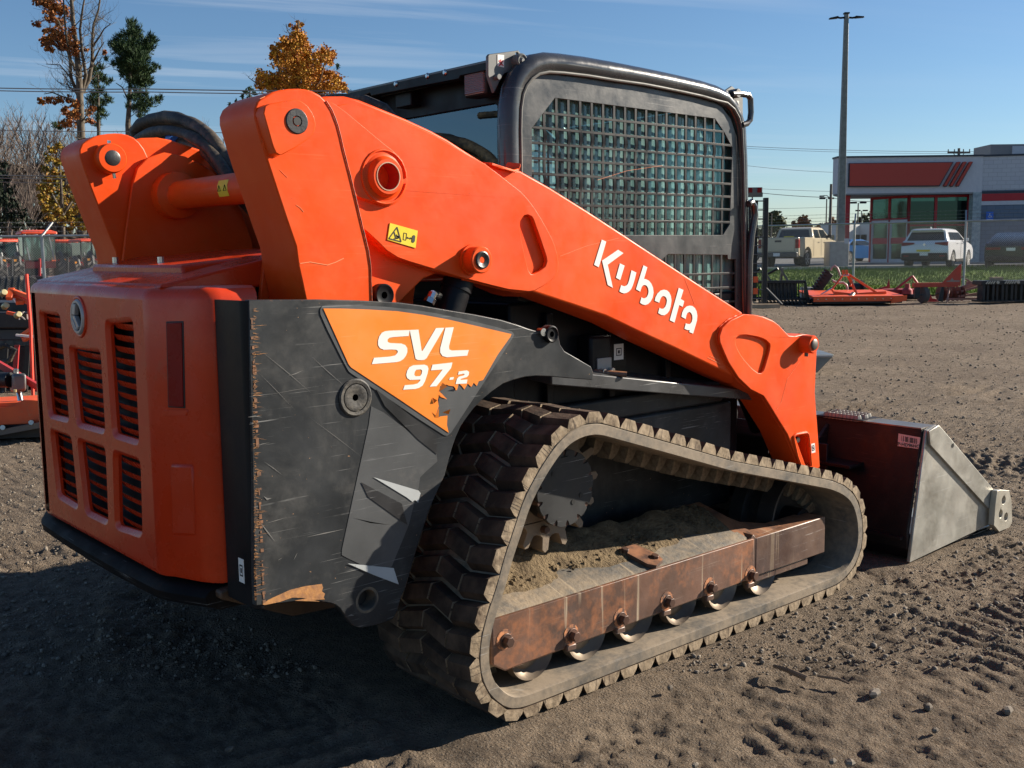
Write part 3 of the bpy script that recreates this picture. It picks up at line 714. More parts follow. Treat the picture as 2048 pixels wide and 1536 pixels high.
mark = MB()
def arm_mark(pts, y, wpx, frame=(400, 150)):
    P_ = poly(pts, y, frame, .25)
    for (a, b), (c, d) in zip(P_, P_[1:]): mark.bar((a, y, b), (c, y, d), wpx * .0005, .0006, up=(0, 1, 0))
arm_mark([(800, 1508), (880, 1496), (950, 1508), (1020, 1520), (1080, 1500), (1150, 1466)], YT - .0006, 3.5)
arm_mark([(770, 1040), (800, 1060), (830, 1095)], YT - .0006, 2); arm_mark([(640, 760), (700, 820)], YT - .0006, 1.2)
arm_mark([(480, 190), (520, 172)], YT - .0006, 3)
arm_mark([(180, 1040), (420, 965), (700, 925)], -.675 - .0006, 1.5, (1150, 100)); arm_mark([(1280, 1050), (1500, 965), (1750, 905)], -.6758, 1.6, (800, 250)); arm_mark([(880, 430), (960, 640)], -.6758, 1.2, (1150, 450))
arm_mark([(1800, 1090), (1700, 1230), (1650, 1420), (1610, 1480)], -.6926, 1.6, (1150, 450)); arm_mark([(1060, 1060), (1160, 1110)], -.6758, 3, (1150, 450)); arm_mark([(1075, 1045), (1150, 1080)], -.6758, 2, (1150, 450))
tag(mk('paint_scratches', mark, mat('pale_orange_scratch', (.85, .26, .10), rough=.6), LD, smooth=False), kind='stuff')

# ---- lift arms
YA = -0.675
atop = [(610, 205), (650, 192.5), (690, 192.5), (720, 200), (762, 217), (810, 237), (862, 261), (895, 279), (935, 305), (967, 325), (1000, 337), (1040, 341), (1100, 375), (1175, 422), (1250, 471), (1312, 512), (1400, 570), (1485, 625)]
abot = [(1476, 755), (1425, 732), (1350, 696), (1275, 662), (1212, 632), (1150, 611), (1062, 582), (1035, 585), (1012, 581), (975, 572), (925, 559), (875, 544), (825, 529), (787, 516), (765, 502), (750, 487), (729, 467), (690, 440), (650, 400)]
AT = [HY(a, b, YA) for a, b in atop]; AB = [HY(a, b, YA) for a, b in abot]
low = {}
AB2 = []
for i, (a, b) in enumerate(abot):
    d = 0.0
    if a >= 1000 and a < 1476: d = 7 + 12 * min(1, (a - 1000) / 300)
    p = HY(a, b + d, YA + .045) if a >= 900 else HY(a, b, YA); AB2.append((p[0], p[1]) if a >= 900 else AB[i])
AB2[0] = (AB[0][0] + .02, AB[0][1] - .03)
outer = AT + AB; inner = [(p[0], p[1]) for p in AT] + AB2
am = MB().loft([[(p[0], YA, p[1]) for p in outer], [(p[0], YA + .045, p[1]) for p in inner], [(p[0], -.555, p[1]) for p in inner]])
AR = mk('lift_arm', am, ORG, LD, bevel=.006, seg=3)
AL = mk('lift_arm', mir(am), ORG, LD, bevel=.006, seg=3)
# welded cheek plate on the rear half with pivot bore and slot
YC = YA - .007
pv = HY(766.5, 354, YC - .02)
ck = [(650, 215), (690, 208), (762, 225), (862, 269), (935, 312), (967, 329), (990, 346), (1015, 366), (1037, 383), (1051, 398), (1063, 414), (1076, 434), (1088, 455), (1098, 474), (1105, 490), (1110, 508), (1112.5, 525), (1112, 538), (1109, 549), (1102, 558), (1088, 569), (1068, 580), (1050, 583), (1012, 579), (975, 570), (925, 557), (875, 542), (825, 527), (789, 514), (767, 500), (752, 485), (731, 465), (700, 440), (665, 330)]
CK = [HY(a, b, YC) for a, b in ck]
slot = cB([(962, 742), (978, 722), (1003, 716), (1030, 728), (1050, 760), (1100, 900), (1152, 1055), (1157, 1090), (1145, 1130), (1100, 1168), (1055, 1192), (1030, 1192), (1008, 1160), (990, 1090), (955, 930), (940, 820), (945, 770)], YC)
bore = circ(pv[0], pv[1], .036, 28)
mk('cheek_plate', MB().prism(CK, YC - .011, YA - .002, holes=[slot, bore]), ORG, AR, bevel=.0025)
plt = cA([(900, 230), (1000, 212), (1035, 214), (1070, 232), (1160, 298), (1300, 415), (1450, 540), (1530, 602), (1580, 650), (1615, 705), (1640, 770), (1650, 850), (1640, 915), (1610, 970), (1580, 1008), (1540, 1033), (1505, 1044), (1465, 1045), (1360, 1010), (1250, 975), (1000, 900)], YC - .018)
mk('pivot_plate', MB().prism(plt, YC - .024, YC - .0105, holes=[bore]), ORG, AR, bevel=.0025)
mk('pivot_ring', MB().lathe((pv[0], YC - .023, pv[1]), (0, -1, 0), [(-.004, .070), (.001, .064), (.004, .056), (.014, .053), (.022, .047), (.022, .0365), (-.005, .036)], 36, cap=False), ORG, AR, ang=50)
bt = MB()
n = 28; vs = [(pv[0] + .0355 * math.cos(2 * math.pi * i / n), y_, pv[1] + .0355 * math.sin(2 * math.pi * i / n)) for y_ in (YC - .04, -.62) for i in range(n)]
bt.add(vs, [(i, (i + 1) % n, n + (i + 1) % n, n + i) for i in range(n)] + [tuple(range(n, 2 * n))])
mk('pivot_bore', bt, mat('bore_red', (.60, .03, .015), rough=.5), AR)
mk('bore_lip', MB().lathe((pv[0], YC - .044, pv[1]), (0, -1, 0), [(0, .0395), (.0025, .0385), (.0025, .036), (0, .0355)], 36, cap=False), mat('bare_edge', (.5, .32, .22), rough=.4, metal=.4), AR)
def bead(name, pts, y, r, par):
    P_ = []
    for (a, b), (c, d) in zip(pts, pts[1:]):
        L_ = math.hypot(c - a, d - b); n_ = max(1, int(L_ / .008))
        for k in range(n_): t = k / n_; P_.append((a + (c - a) * t, y, b + (d - b) * t))
    return mk(name, MB().tube(P_, [r * rnd.uniform(.75, 1.25) for _ in P_], 6), ORG, par, ang=80)
bead('weld_bead', [HY(a, b, YC - .008) for a, b in ck[5:26]], YA - .002, .0034, AR)
bead('weld_bead', plt[3:-1], YC - .013, .0034, AR)
bead('weld_bead', [HY(a, b, YB) for a, b in bs[11:]], YT - .001, .0038, TR)
bead('weld_bead', [(pv[0] + .072 * math.cos(t), pv[1] + .072 * math.sin(t)) for t in np.linspace(0, 6.28, 30)], YC - .025, .0034, AR)
# cylinder pin boss on the arm
cpn = HY(951, 520, YC - .03)
mk('pin_boss', MB().lathe((cpn[0], YC - .008, cpn[1]), (0, -1, 0), [(0, .046), (.012, .046), (.012, .0395), (.050, .0395), (.053, .036)], 32), ORG, AR, ang=40)
mk('cylinder_pin', MB().lathe((cpn[0], YC - .055, cpn[1]), (0, -1, 0), [(0, .026), (.009, .026), (.011, .022), (.007, .010), (.002, .008)], 24), DPIN, AR, ang=40)
# hose guide on top of the arm
gp = HY(1015, 338, YA)
hg = MB(); pts = [HY(a, b, YA - .01) for a, b in ((982, 331), (1000, 337), (1027, 345), (1036, 342), (1040, 332))]
for k in range(len(pts) - 1):
    (x0, z0), (x1, z1) = pts[k], pts[k + 1]
    hg.loft([[(x0, YA - .014, z0), (x0, YA + .05, z0 + .008), (x0, YA + .05, z0 + .016), (x0, YA - .014, z0 + .008)], [(x1, YA - .014, z1), (x1, YA + .05, z1 + .008), (x1, YA + .05, z1 + .016), (x1, YA - .014, z1 + .008)]])
mk('hose_guide', hg, ORG, AR, bevel=.002)
# sticker on the arm
q = [HY(a, b, YC - .013) for a, b in ((780, 446), (835.5, 461.5), (831, 496), (775, 479.5))]
WS = mk('warning_sticker', MB().prism(q, YC - .0135, YC - .010), YEL, AR, smooth=False)
def quadline(m_, pts, y, wd=.0016, close=False):
    P_ = list(pts) + ([pts[0]] if close else [])
    for a, b in zip(P_, P_[1:]): m_.bar((a[0], y, a[1]), (b[0], y, b[1]), wd, .0008, up=(0, 1, 0))
sk = MB(); ys_ = YC - .0140
quadline(sk, cA([(1577, 1218), (1512, 1308), (1610, 1334)], ys_), ys_, .003, True)
quadline(sk, cA([(1555, 1258), (1568, 1308), (1590, 1300), (1575, 1290), (1592, 1296)], ys_), ys_, .003)
quadline(sk, cA([(1552, 1310), (1590, 1305), (1592, 1290), (1576, 1288), (1574, 1275)], ys_), ys_, .0025)
quadline(sk, cA([(1632, 1262), (1655, 1268), (1648, 1322), (1627, 1316)], ys_), ys_, .0012, True)
quadline(sk, cA([(1655, 1302), (1690, 1308)], ys_), ys_, .0025)
quadline(sk, cA([(1664, 1296), (1655, 1302), (1662, 1308)], ys_), ys_, .002); quadline(sk, cA([(1682, 1300), (1690, 1308), (1680, 1314)], ys_), ys_, .002)
sk.prism(cA([(1703, 1284), (1712, 1279), (1722, 1290), (1718, 1330), (1708, 1342), (1694, 1335), (1696, 1300)], ys_), ys_ - .0006, ys_ + .0006)
mk('sticker_print', sk, INK, AR, smooth=False)
# maker's lettering on the arm
ya = YA - .0018
KUB = [[(215, 117), (250, 133), (190, 338), (153, 318)], [(345, 198), (388, 225), (262, 318), (303, 502), (262, 480), (217, 285)], [(360, 307), (397, 325), (362, 440), (328, 422)],
       [(452, 362), (491, 380), (478, 435), (462, 485), (448, 515), (430, 533), (412, 543), (392, 547), (372, 541), (355, 530), (370, 480), (384, 488), (400, 490), (415, 482), (425, 468), (434, 440)],
       [(548, 322), (579, 338), (552, 430), (570, 434), (592, 446), (610, 468), (624, 500), (629, 540), (622, 580), (605, 612), (585, 632), (562, 640), (540, 635), (520, 622), (532, 578), (545, 586), (560, 586), (575, 575), (585, 555), (589, 530), (585, 505), (575, 487), (560, 479), (545, 482), (534, 495), (522, 533), (488, 514)],
       [(638, 606), (644, 578), (660, 548), (685, 524), (712, 517), (735, 522), (755, 540), (768, 570), (772, 605), (766, 650), (755, 685), (738, 708), (715, 722), (692, 720), (665, 704), (676, 662), (690, 670), (706, 670), (722, 655), (732, 630), (736, 602), (730, 582), (717, 570), (703, 568), (690, 578), (682, 595), (675, 622)],
       [(830, 503), (868, 520), (846, 592), (874, 608), (862, 655), (834, 640), (796, 780), (758, 762)],
       [(852, 734), (858, 700), (872, 670), (892, 652), (918, 645), (940, 648), (960, 665), (973, 690), (979, 725), (976, 765), (945, 869), (915, 857), (918, 840), (900, 840), (876, 830), (887, 785), (902, 792), (920, 792), (934, 775), (940, 750), (938, 722), (928, 702), (914, 695), (900, 703), (891, 722), (886, 752)]]
for l in KUB: film('letter', cC(l, ya), ya, WHITE, AR, .0008)
# front leg (drop section) of the arm
YF = -0.692
fo = [(1487, 628), (1462, 640), (1445, 655), (1439, 672), (1440, 685), (1446, 700), (1457, 725), (1477, 756), (1500, 778), (1526, 791), (1540, 812), (1557, 840), (1575, 869), (1590, 905), (1600, 929), (1612, 960), (1641, 960), (1640, 935), (1637.5, 890), (1635.5, 860), (1632, 815), (1630, 785), (1632, 738), (1634, 700), (1632, 678), (1622, 670), (1607, 668), (1590, 672), (1578, 671), (1568, 661), (1558, 650), (1546, 641), (1530, 634), (1512, 630)]
FO = [HY(a, b, YF) for a, b in fo]
dh = chaikin(cC([(1312, 884), (1380, 880), (1450, 892), (1530, 922), (1562, 955), (1556, 1010), (1512, 1160), (1486, 1194), (1420, 1150), (1340, 1060), (1290, 970), (1284, 910)], YF), 1, .2)
sl2 = cD([(962, 690), (1040, 680), (1062, 700), (1085, 925), (1045, 925), (1000, 800)], YF)
fm = MB().prism(FO, YF, YF + .012, holes=[dh, sl2])
FL = mk('arm_front_leg', fm, ORG, LD, bevel=.0035)
bead('weld_bead', FO[:9], YA - .001, .004, FL)
bk = MB().prism([(p[0] + (0 if 1 else 0), p[1]) for p in FO], YF + .0125, -.555, holes=[sl2])
mk('leg_box', bk, ORG, FL, bevel=.004)
mk('leg_box_back', MB().prism(sl2, -.60, -.58), mat('slot_red', (.38, .02, .012), rough=.5), FL)
bk2 = MB().prism(FO, YF, -.555)
mk('arm_front_leg', mir(bk2), ORG, LD, bevel=.004)
sl_in = MB().tube([(p[0], YF - .002, p[1]) for p in cD([(1000, 915), (975, 850), (945, 720), (946, 690), (965, 672), (1048, 660), (1062, 675), (1068, 720), (1085, 925)], YF)], .006, 8)
mk('slot_rim', sl_in, ORG, FL)
lk = Vector((HY(1600, 880, YF)[0], YF + .02, HY(1600, 880, YF)[1]))
mk('grease_fitting', MB().cyl(lk, lk + Vector((0, -.012, 0)), .012, n=10), DSTEEL, FL)
fpn = HY(1627.5, 689, YF - .05)
mk('pin_boss', MB().lathe((fpn[0], YF + .01, fpn[1]), (0, -1, 0), [(0, .037), (.056, .037), (.062, .033), (.062, .018)], 28), ORG, FL, ang=40)
mk('bucket_link_pin', MB().lathe((fpn[0], YF - .052, fpn[1]), (0, -1, 0), [(0, .022), (.004, .022), (.006, .019)], 24), DSTEEL, FL, ang=40)
mk('grease_fitting', MB().cyl((fpn[0] - .005, YF - .02, fpn[1] - .034), (fpn[0] - .005, YF - .02, fpn[1] - .050), .008, n=8), DSTEEL, FL)
q = cD([(1088, 752), (1116, 744), (1122, 818), (1092, 826)], YF)
film('sticker', q, YF - .0012, WHITE, FL, .001)
sk = MB(); quadline(sk, cD([(1097, 768), (1112, 764), (1115, 800), (1099, 806)], YF - .0016), YF - .0016, .003, True)
quadline(sk, cD([(1103, 778), (1110, 792)], YF - .0016), YF - .0016, .003)
mk('sticker_print', sk, INK, FL, smooth=False)
# front cross tube
mk('front_cross_tube', MB().cyl((HY(1545, 800, -.55)[0] + .12, -.556, .74), (HY(1545, 800, -.55)[0] + .12, .556, .74), .06, n=24), ORG, LD, ang=40)
# rear cross tube with flange and sticker
ctp = hit(372, 389, 1, .40); ctq = hit(470, 388, 1, .06)
cx_, cz_ = ctp[0], ctp[2]
mk('cross_tube', MB().lathe((cx_, .515, cz_), (0, -1, 0), [(0, .085), (.06, .080), (.075, .050), (1.03, .050)], 32), ORG, LD, ang=40)
yw = hit(445, 382, 0, cx_ - .05)
sy = MB()
for k, (a0, a1) in enumerate(((150, 170), (170, 190), (190, 210))):
    P3 = [(cx_ + .0512 * math.cos(rad(t)), yy, cz_ + .0512 * math.sin(rad(t))) for yy in (yw[1] + .035, yw[1] - .035) for t in (a0, a1)]
    sy.add(P3, [(0, 1, 3, 2)])
mk('warning_sticker', sy, YEL, LD, ang=60)
sy = MB()
for yy in (yw[1] + .022, yw[1] - .018):
    sy.tube([(cx_ - .0515, yy + .010, cz_ - .008), (cx_ - .0515, yy, cz_ + .010), (cx_ - .0515, yy - .010, cz_ - .008), (cx_ - .0515, yy + .010, cz_ - .008)], .001, 4)
mk('sticker_print', sy, INK, LD)
# inner gusset plates between tower and arm, (left one shows)
for s in (1, -1):
    gq = [(-.55, 1.02), (-.46, 1.55), (-.42, 1.66), (-.30, 1.70), (-.12, 1.62), (-.02, 1.45), (.02, 1.20), (-.1, 1.02)]
    m_ = MB().prism(chaikin(gq, 1), s * .515, s * .500)
    mk('gusset_plate', m_, ORG, LD, bevel=.003)
# lower link and its pivot
lkq = [(690, 440), (729, 466), (762, 500), (800, 520), (875, 546), (847, 557), (823, 581), (799, 606), (770, 620), (700, 620)]
mk('lower_link', MB().prism([HY(a, b, -.655) for a, b in lkq], -.655, -.60), ORG, LD, bevel=.004)
p_ = HY(763, 590, -.665)
mk('link_pivot', MB().lathe((p_[0], -.62, p_[1]), (0, -1, 0), [(0, .032), (.060, .032), (.064, .028), (.060, .018), (.060, .010), (.04, .009)], 26), BLK, LD, ang=40)
# lift cylinder + hose fitting
c0 = hit(918, 560, 1, -.63); c1 = hit(893, 640, 1, -.63)
c0 = Vector(c0); c1 = Vector(c1); ax_ = (c1 - c0).normalized()
cyl = MB().lathe(c0, ax_, [(-.03, .024), (.0, .024), (.0, .047), (.034, .049), (.034, .045), (.70, .045)], 32)
CY = mk('lift_cylinder', cyl, BLK, LD, ang=35)
mk('lift_cylinder', mir(cyl), BLK, LD, ang=35)
mk('cylinder_cap', MB().cyl(c0 - ax_ * .006, c0 + ax_ * .006, .036, n=24), DSTEEL, CY)
f0 = Vector(hit(857, 606, 1, -.69)); f1 = Vector(hit(866, 586, 1, -.69)); f2 = Vector(hit(878, 592, 1, -.66))
mk('hose_fitting', MB().cyl(f0, f0 + (f1 - f0) * .45, .017, n=6).cyl(f0 + (f1 - f0) * .5, f1, .013, n=8).cyl(f1 - (f1 - f0) * .1, f2, .011, n=10), CHROME, CY)
# hose bundle arching behind the towers
hb = [((268, 262), .30), ((290, 243), .28), ((330, 233), .2), ((370, 240), .1), ((410, 262), 0), ((440, 300), -.1), ((470, 350), -.2)]
def hpath(off, dz, dx):
    P3 = []
    for (u, v), y in hb:
        p = hit(u, v + off, 0, -.16 + dx); P3.append((p[0], p[1], p[2] + dz))
    o = [P3[0]]
    for i in range(len(P3) - 1):
        for t in (.33, .66, 1): o.append(tuple(np.array(P3[i]) * (1 - t) + np.array(P3[i + 1]) * t))
    sm = []
    for i in range(len(o)):
        a = np.mean([o[max(0, i - 1)], o[i], o[min(len(o) - 1, i + 1)]], axis=0); sm.append(tuple(a))
    st = (sm[0][0] + .1, sm[0][1] + .03, sm[0][2] - .35); en = (sm[-1][0] + .25, sm[-1][1] - .1, sm[-1][2] - .3)
    return [st] + sm + [en]
for off, dz, dx, r in ((0, 0, 0, .022), (14, 0, .06, .020), (26, 0, -.03, .018), (34, 0, .08, .014), (44, 0, 0, .012), (22, 0, .13, .02)):
    pth = hpath(off, dz, dx)
    mk('hydraulic_hose', MB().tube(pth, [r * 1.12 * (1 + rnd.uniform(-.14, .14)) for i in range(len(pth))], 12), PLAST, LD, ang=70)
p_ = Vector(hit(343, 277, 0, -.18)); mk('blue_hose_clip', MB().cyl(p_ + Vector((0, .022, 0)), p_ - Vector((0, .022, 0)), .016, n=12), mat('blue_plastic', (.02, .12, .45), rough=.4), LD)
# low hose bundle crossing behind the right arm by the cab
mk('hydraulic_hose', MB().tube([tuple(hit(u, v, 0, .12)) for u, v in ((640, 200), (680, 195), (730, 198), (770, 215), (800, 250))], .014, 10), PLAST, LD)

# ---- rubber tracks
prof = [(1.50, .012 + .03), (0.06, .012 + .03)]
# outline of the lug tips seen from the side, closed path going bottom front -> bottom rear -> up -> top -> front
tips = [(1.62, 0.0), (0.02, 0.0), (-.03, .006), (-.065, .019), (-.100, .045), (-.135, .080), (-.162, .12), (-.182, .18), (-.184, .23), (-.178, .285), (-.152, .36), (-.117, .427), (-.089, .503), (-.052, .577), (-.014, .658), (.032, .719), (.084, .775), (.14, .822), (.20, .850), (.27, .862), (.335, .857),
        (.439, .824), (.637, .761), (.982, .650), (1.407, .539), (1.60, .487), (1.692, .451), (1.766, .405), (1.813, .348), (1.842, .281), (1.853, .215), (1.848, .150), (1.826, .105), (1.790, .060), (1.74, .030), (1.68, .008)]
PTS = np.array(tips); 
seg = np.linalg.norm(np.roll(PTS, -1, 0) - PTS, axis=1); cum = np.concatenate([[0], np.cumsum(seg)]); LT = cum[-1]
def raw_at(s):
    s = s % LT; i = min(np.searchsorted(cum, s, 'right') - 1, len(PTS) - 1); t = (s - cum[i]) / seg[i]
    return PTS[i] * (1 - t) + PTS[(i + 1) % len(PTS)] * t
def at_s(s, off=0.0):
    """point on the smoothed path, moved inward by off; also tangent and outward normal"""
    p = np.mean([raw_at(s + d) for d in (-.03, -.015, 0, .015, .03)], axis=0)
    t = raw_at(s + .03) - raw_at(s - .03); t /= np.linalg.norm(t)
    nrm = np.array([-t[1], t[0]])      # path runs clockwise seen from -y... checked below
    return p, t, nrm
p_, t_, n0 = at_s(.8)
SG = 1.0 if n0[1] < 0 else -1.0       # outward must point down on the bottom run
NR = int(round(LT / .0822)); PITCH = LT / NR
Y0T, Y1T = -.985, -.535
LH, BT_ = .029, .042                  # lug height, belt thickness
def belt_mesh(sign):
    m_ = MB(); K = NR * 3; loops = []
    for k in range(K):
        p, t, nr = at_s(k * LT / K); nr = nr * SG
        a = p - nr * LH; b = p - nr * (LH + BT_)
        sec = [(a, Y0T + .012), (a, Y1T - .012), (a - nr * .008, Y1T), (b + nr * .004, Y1T), (b, Y1T - .010), (b, Y0T + .010), (b + nr * .004, Y0T), (a - nr * .008, Y0T)]
        loops.append([(q[0], sign * -yy if sign < 0 else yy, q[1]) for q, yy in sec])
    if sign < 0: loops = [[(x, -yy if yy < 0 else yy, z) for x, yy, z in l] for l in loops]
    n = 8; vs = [p for l in loops for p in l]; fs = []
    for k in range(K):
        k2 = (k + 1) % K
        fs += [(k * n + i, k * n + (i + 1) % n, k2 * n + (i + 1) % n, k2 * n + i) for i in range(n)]
    return m_.add(vs, fs)
TRK = mk('rubber_track', belt_mesh(1), RUBT, LD, ang=50)
# lug blocks: slanted blocks, four to a row, zigzag
def lug(y0, y1, s0, s1, taper=.010, hgt=LH + .004, b=.0295):
    """block in local frame: X along the track, Y across, Z outward"""
    m_ = MB()
    lo = [(s0 - b - .006, y0, -hgt), (s1 - b - .006, y1, -hgt), (s1 + b + .006, y1, -hgt), (s0 + b + .006, y0, -hgt)]
    mid = [(s0 - b, y0, -hgt * .55), (s1 - b, y1, -hgt * .55), (s1 + b, y1, -hgt * .55), (s0 + b, y0, -hgt * .55)]
    hi = [(s0 - b + taper * .7, y0 + .002, 0), (s1 - b + taper * .7, y1 - .002, 0), (s1 + b - taper * .7, y1 - .002, 0), (s0 + b - taper * .7, y0 + .002, 0)]
    return m_.loft([lo, mid, hi])
defs = [(-.985, -.878, 0.0, -.014), (-.874, -.764, -.012, .016), (-.760, -.648, .016, -.012), (-.644, -.535, -.014, .0)]
lugs = []
for i, d in enumerate(defs):
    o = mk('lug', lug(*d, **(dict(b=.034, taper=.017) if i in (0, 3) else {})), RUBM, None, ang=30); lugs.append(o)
def frame_at(s, lift=0.0):
    p, t, nr = at_s(s); nr = nr * SG
    X = Vector((t[0], 0, t[1])) ; Z = Vector((nr[0], 0, nr[1])); Y = Z.cross(X)
    if Y.y < 0: X = -X; Y = -Y
    m_ = Matrix(((X.x, 0, Z.x, p[0] + nr[0] * lift), (0, 1, 0, 0), (X.z, 0, Z.z, p[1] + nr[1] * lift), (0, 0, 0, 1)))
    return m_
first = set()
for k in range(NR):
    M_ = frame_at(k * PITCH + .02)
    for i, src in enumerate(lugs):
        if i not in first: o = src; o.parent = TRK; o.matrix_local = M_; first.add(i)
        else: inst('lug', src, TRK, M_)
# inner drive teeth
tt = MB().loft([[(-.020, -.80, 0), (.020, -.80, 0), (.020, -.72, 0), (-.020, -.72, 0)], [(-.017, -.795, -.03), (.017, -.795, -.03), (.017, -.725, -.03), (-.017, -.725, -.03)], [(-.008, -.785, -.052), (.008, -.785, -.052), (.008, -.735, -.052), (-.008, -.735, -.052)]])
t0 = mk('drive_lug', tt, RUBL, TRK, ang=30)
for k in range(NR):
    p, t, nr = at_s(k * PITCH + .02)
    M_ = frame_at(k * PITCH + .02, -(LH + BT_))
    if k == 0: t0.matrix_local = M_
    else: inst('drive_lug', t0, TRK, M_)
# left track, hidden from here but for its outline: belt plus joined tread
TR2 = mk('rubber_track', belt_mesh(-1), RUBT, LD, ang=50)
vv = []; ff = []
for k in range(NR):
    M_ = frame_at(k * PITCH + .02)
    for src in lugs:
        b0 = len(vv); vv += [tuple((M_ @ v.co) * 1) for v in src.data.vertices]
        ff += [tuple(i + b0 for i in p.vertices) for p in src.data.polygons]
lm = MB(); lm.v = [(a, -b, c) for a, b, c in vv]; lm.f = ff
tag(mk('track_tread', lm, RUBL, TR2, ang=30), kind='stuff')

# ---- track frame, rollers, idler, sprocket
YO = -.93
fr_ = MB()
xe0, xe1 = -.068, 1.150
sec0 = [(YO, .158), (YO, .292), (YO + .012, .304), (-.70, .375), (-.68, .375), (-.68, .16), (-.72, .150), (-.90, .150)]
fr_.loft([[(xe0, y, z) for y, z in sec0], [(xe1, y, z) for y, z in sec0]])
FRM = mk('track_frame', fr_, MUDF, LD, bevel=.006, seg=3)
mk('track_frame', mir(fr_), MUDF, LD, bevel=.006)
sp_ = [(xe0 - .002, .302), (xe0 - .002, .172), (-.018, .139), (xe1 + .01, .156), (xe1 + .01, .302)]
mk('frame_side_plate', MB().prism(sp_, YO - .012, YO + .002), RUST, FRM, bevel=.006, seg=3)
# caked mud along the sloping top
gx, gy = 90, 26; vs = []; fs = []
for i in range(gx):
    for j in range(gy):
        x = xe0 + .01 + (xe1 - xe0 - .03) * i / (gx - 1); f = j / (gy - 1); y = YO + .012 + (.218) * f
        z = .304 + (.071) * f
        e = 0
        n1 = mnoise.fractal(Vector((x * 5, y * 9, 1)), 1, 2, 5); n2 = mnoise.noise(Vector((x * 60, y * 60, 3)))
        h = max(-.004, (.030 + .034 * n1) * max(0, (f - .28 - .25 * n1) / .72) ** .6 - .004) + .003 * n2 * f
        h += .05 * math.exp(-((x - .22) / .30) ** 2) * max(0, f - .45) * 1.2
        vs.append((x, y, z + h))
for i in range(gx - 1):
    for j in range(gy - 1):
        a = i * gy + j; fs.append((a, a + 1, a + gy + 1, a + gy))
mk('caked_mud', MB().add(vs, fs), MUD, FRM, ang=80)
cl = MB()
for _ in range(420):
    x = rnd.uniform(0, 1.1); f = .3 + .7 * rnd.betavariate(2, 1.4); y = YO + .012 + .21 * f; z = .304 + .071 * f + .016 * f; r = rnd.uniform(.002, .008)
    cl.loft([[(x + r * math.cos(a) * rnd.uniform(.6, 1.3), y + r * math.sin(a), z - .003) for a in (0, 1.5, 3, 4.6)], [(x + r * .5 * math.cos(a), y + r * .5 * math.sin(a), z + r * .9) for a in (0, 1.5, 3, 4.6)]])
tag(mk('mud_clods', cl, MUD, FRM, smooth=False), kind='stuff')
RIM = mat('rust_ring', (.55, .19, .07), (.35, .14, .07), rough=.7, dust=.0)
def hexbolt(c, r=.016, d=.02, parent=FRM):
    x, z = c
    o = mk('rust_halo', MB().prism(circ(x - .004, z + .004, r * 1.9, 14), YO - .0135, YO - .0115), mat_halo, parent, smooth=False)
    b = MB().cyl((x, YO - .011, z), (x, YO - .017, z), r * 1.35, n=18).cyl((x, YO - .016, z), (x, YO - .016 - d, z), r, n=6)
    mk('bolt', b, DSTEEL2, parent, bevel=.0015)
def halomat():
    m, N, L, B = newmat('rust_halo'); t = N.new('ShaderNodeTexCoord').outputs['Object']
    c = mixc(N, L, ramp(N, L, nnoise(N, L, t, 60, 5), .4, .6), (.55, .22, .09), (.10, .055, .04)); L.new(c, B.inputs['Base Color']); B.inputs['Roughness'].default_value = .7
    return m
mat_halo = halomat()
DSTEEL2 = mat('dark_rusty_bolt', (.07, .04, .03), (.12, .06, .04), rough=.5, metal=.3)
bolts = [HY(760 + a * .4427, 780 + b * .4427, YO - .02) for a, b in ((575, 1135), (875, 1110), (1097, 1035))] + [HY(1240 + a * .4557, 600 + b * .4557, YO - .02) for a, b in ((215, 1325), (403, 1262), (582, 1208))]
for c in bolts: hexbolt(c)
for i, c in enumerate(bolts[1:]):
    mk('roller_bracket', MB().box(c[0] - .028, c[0] + .010, YO - .022, YO - .006, c[1] - .044, c[1] - .026), RUST2, FRM, bevel=.003)
def slope_hit(u, v):
    k = (.375 - .304) / (-.70 - (YO + .012)); d = ray(u, v)
    t = (.304 + .008 + k * (CAM[1] - YO - .012) - CAM[2]) / (d[2] - k * d[1]); return CAM + d * t
for u, v in ((1248, 1104), (1308, 1117)):
    p = slope_hit(u, v); mk('bolt', MB().cyl((p[0], p[1], p[2] - .01), (p[0], p[1] - .006, p[2] + .014), .014, n=6), DSTEEL2, FRM, bevel=.0015)
q = [slope_hit(u, v) for u, v in ((1237, 1100), (1270, 1091), (1315, 1112), (1325, 1122), (1312, 1134), (1294, 1131))]
mk('cover_plate', MB().loft([[(p[0], p[1], p[2] - .006) for p in q], [(p[0], p[1] - .002, p[2] + .006) for p in q]]), RUST2, FRM)
for k, x in enumerate((.10, .327, .55, .775, 1.0, 1.235)):
    m_ = MB().lathe((x, -.885, .165), (0, 1, 0), [(0, .012), (.002, .045), (.012, .055), (.010, .078), (0.003, .0865), (.03, .0885), (.05, .06), (.17, .06), (.19, .0885), (.225, .0885), (.225, .03)], 36)
    mk('roller', m_, STEELR if k else STEELR, LD, ang=35) if False else None
STEELR = mat('polished_roller_steel', (.13, .10, .075), (.24, .19, .14), rough=.4, metal=.5, dust=.55, dustcol=(.24, .18, .12), dscale=8)
for k, x in enumerate((.10, .327, .55, .775, 1.0, 1.235)):
    m_ = MB().lathe((x, -.925, .160), (0, 1, 0), [(.02, .012), (.022, .045), (.030, .060), (.016, .076), (0.0, .0845), (.03, .0875), (.05, .06), (.17, .06), (.19, .0875), (.225, .0875), (.225, .03)], 36)
    mk('roller', m_, STEELR, LD, ang=35)
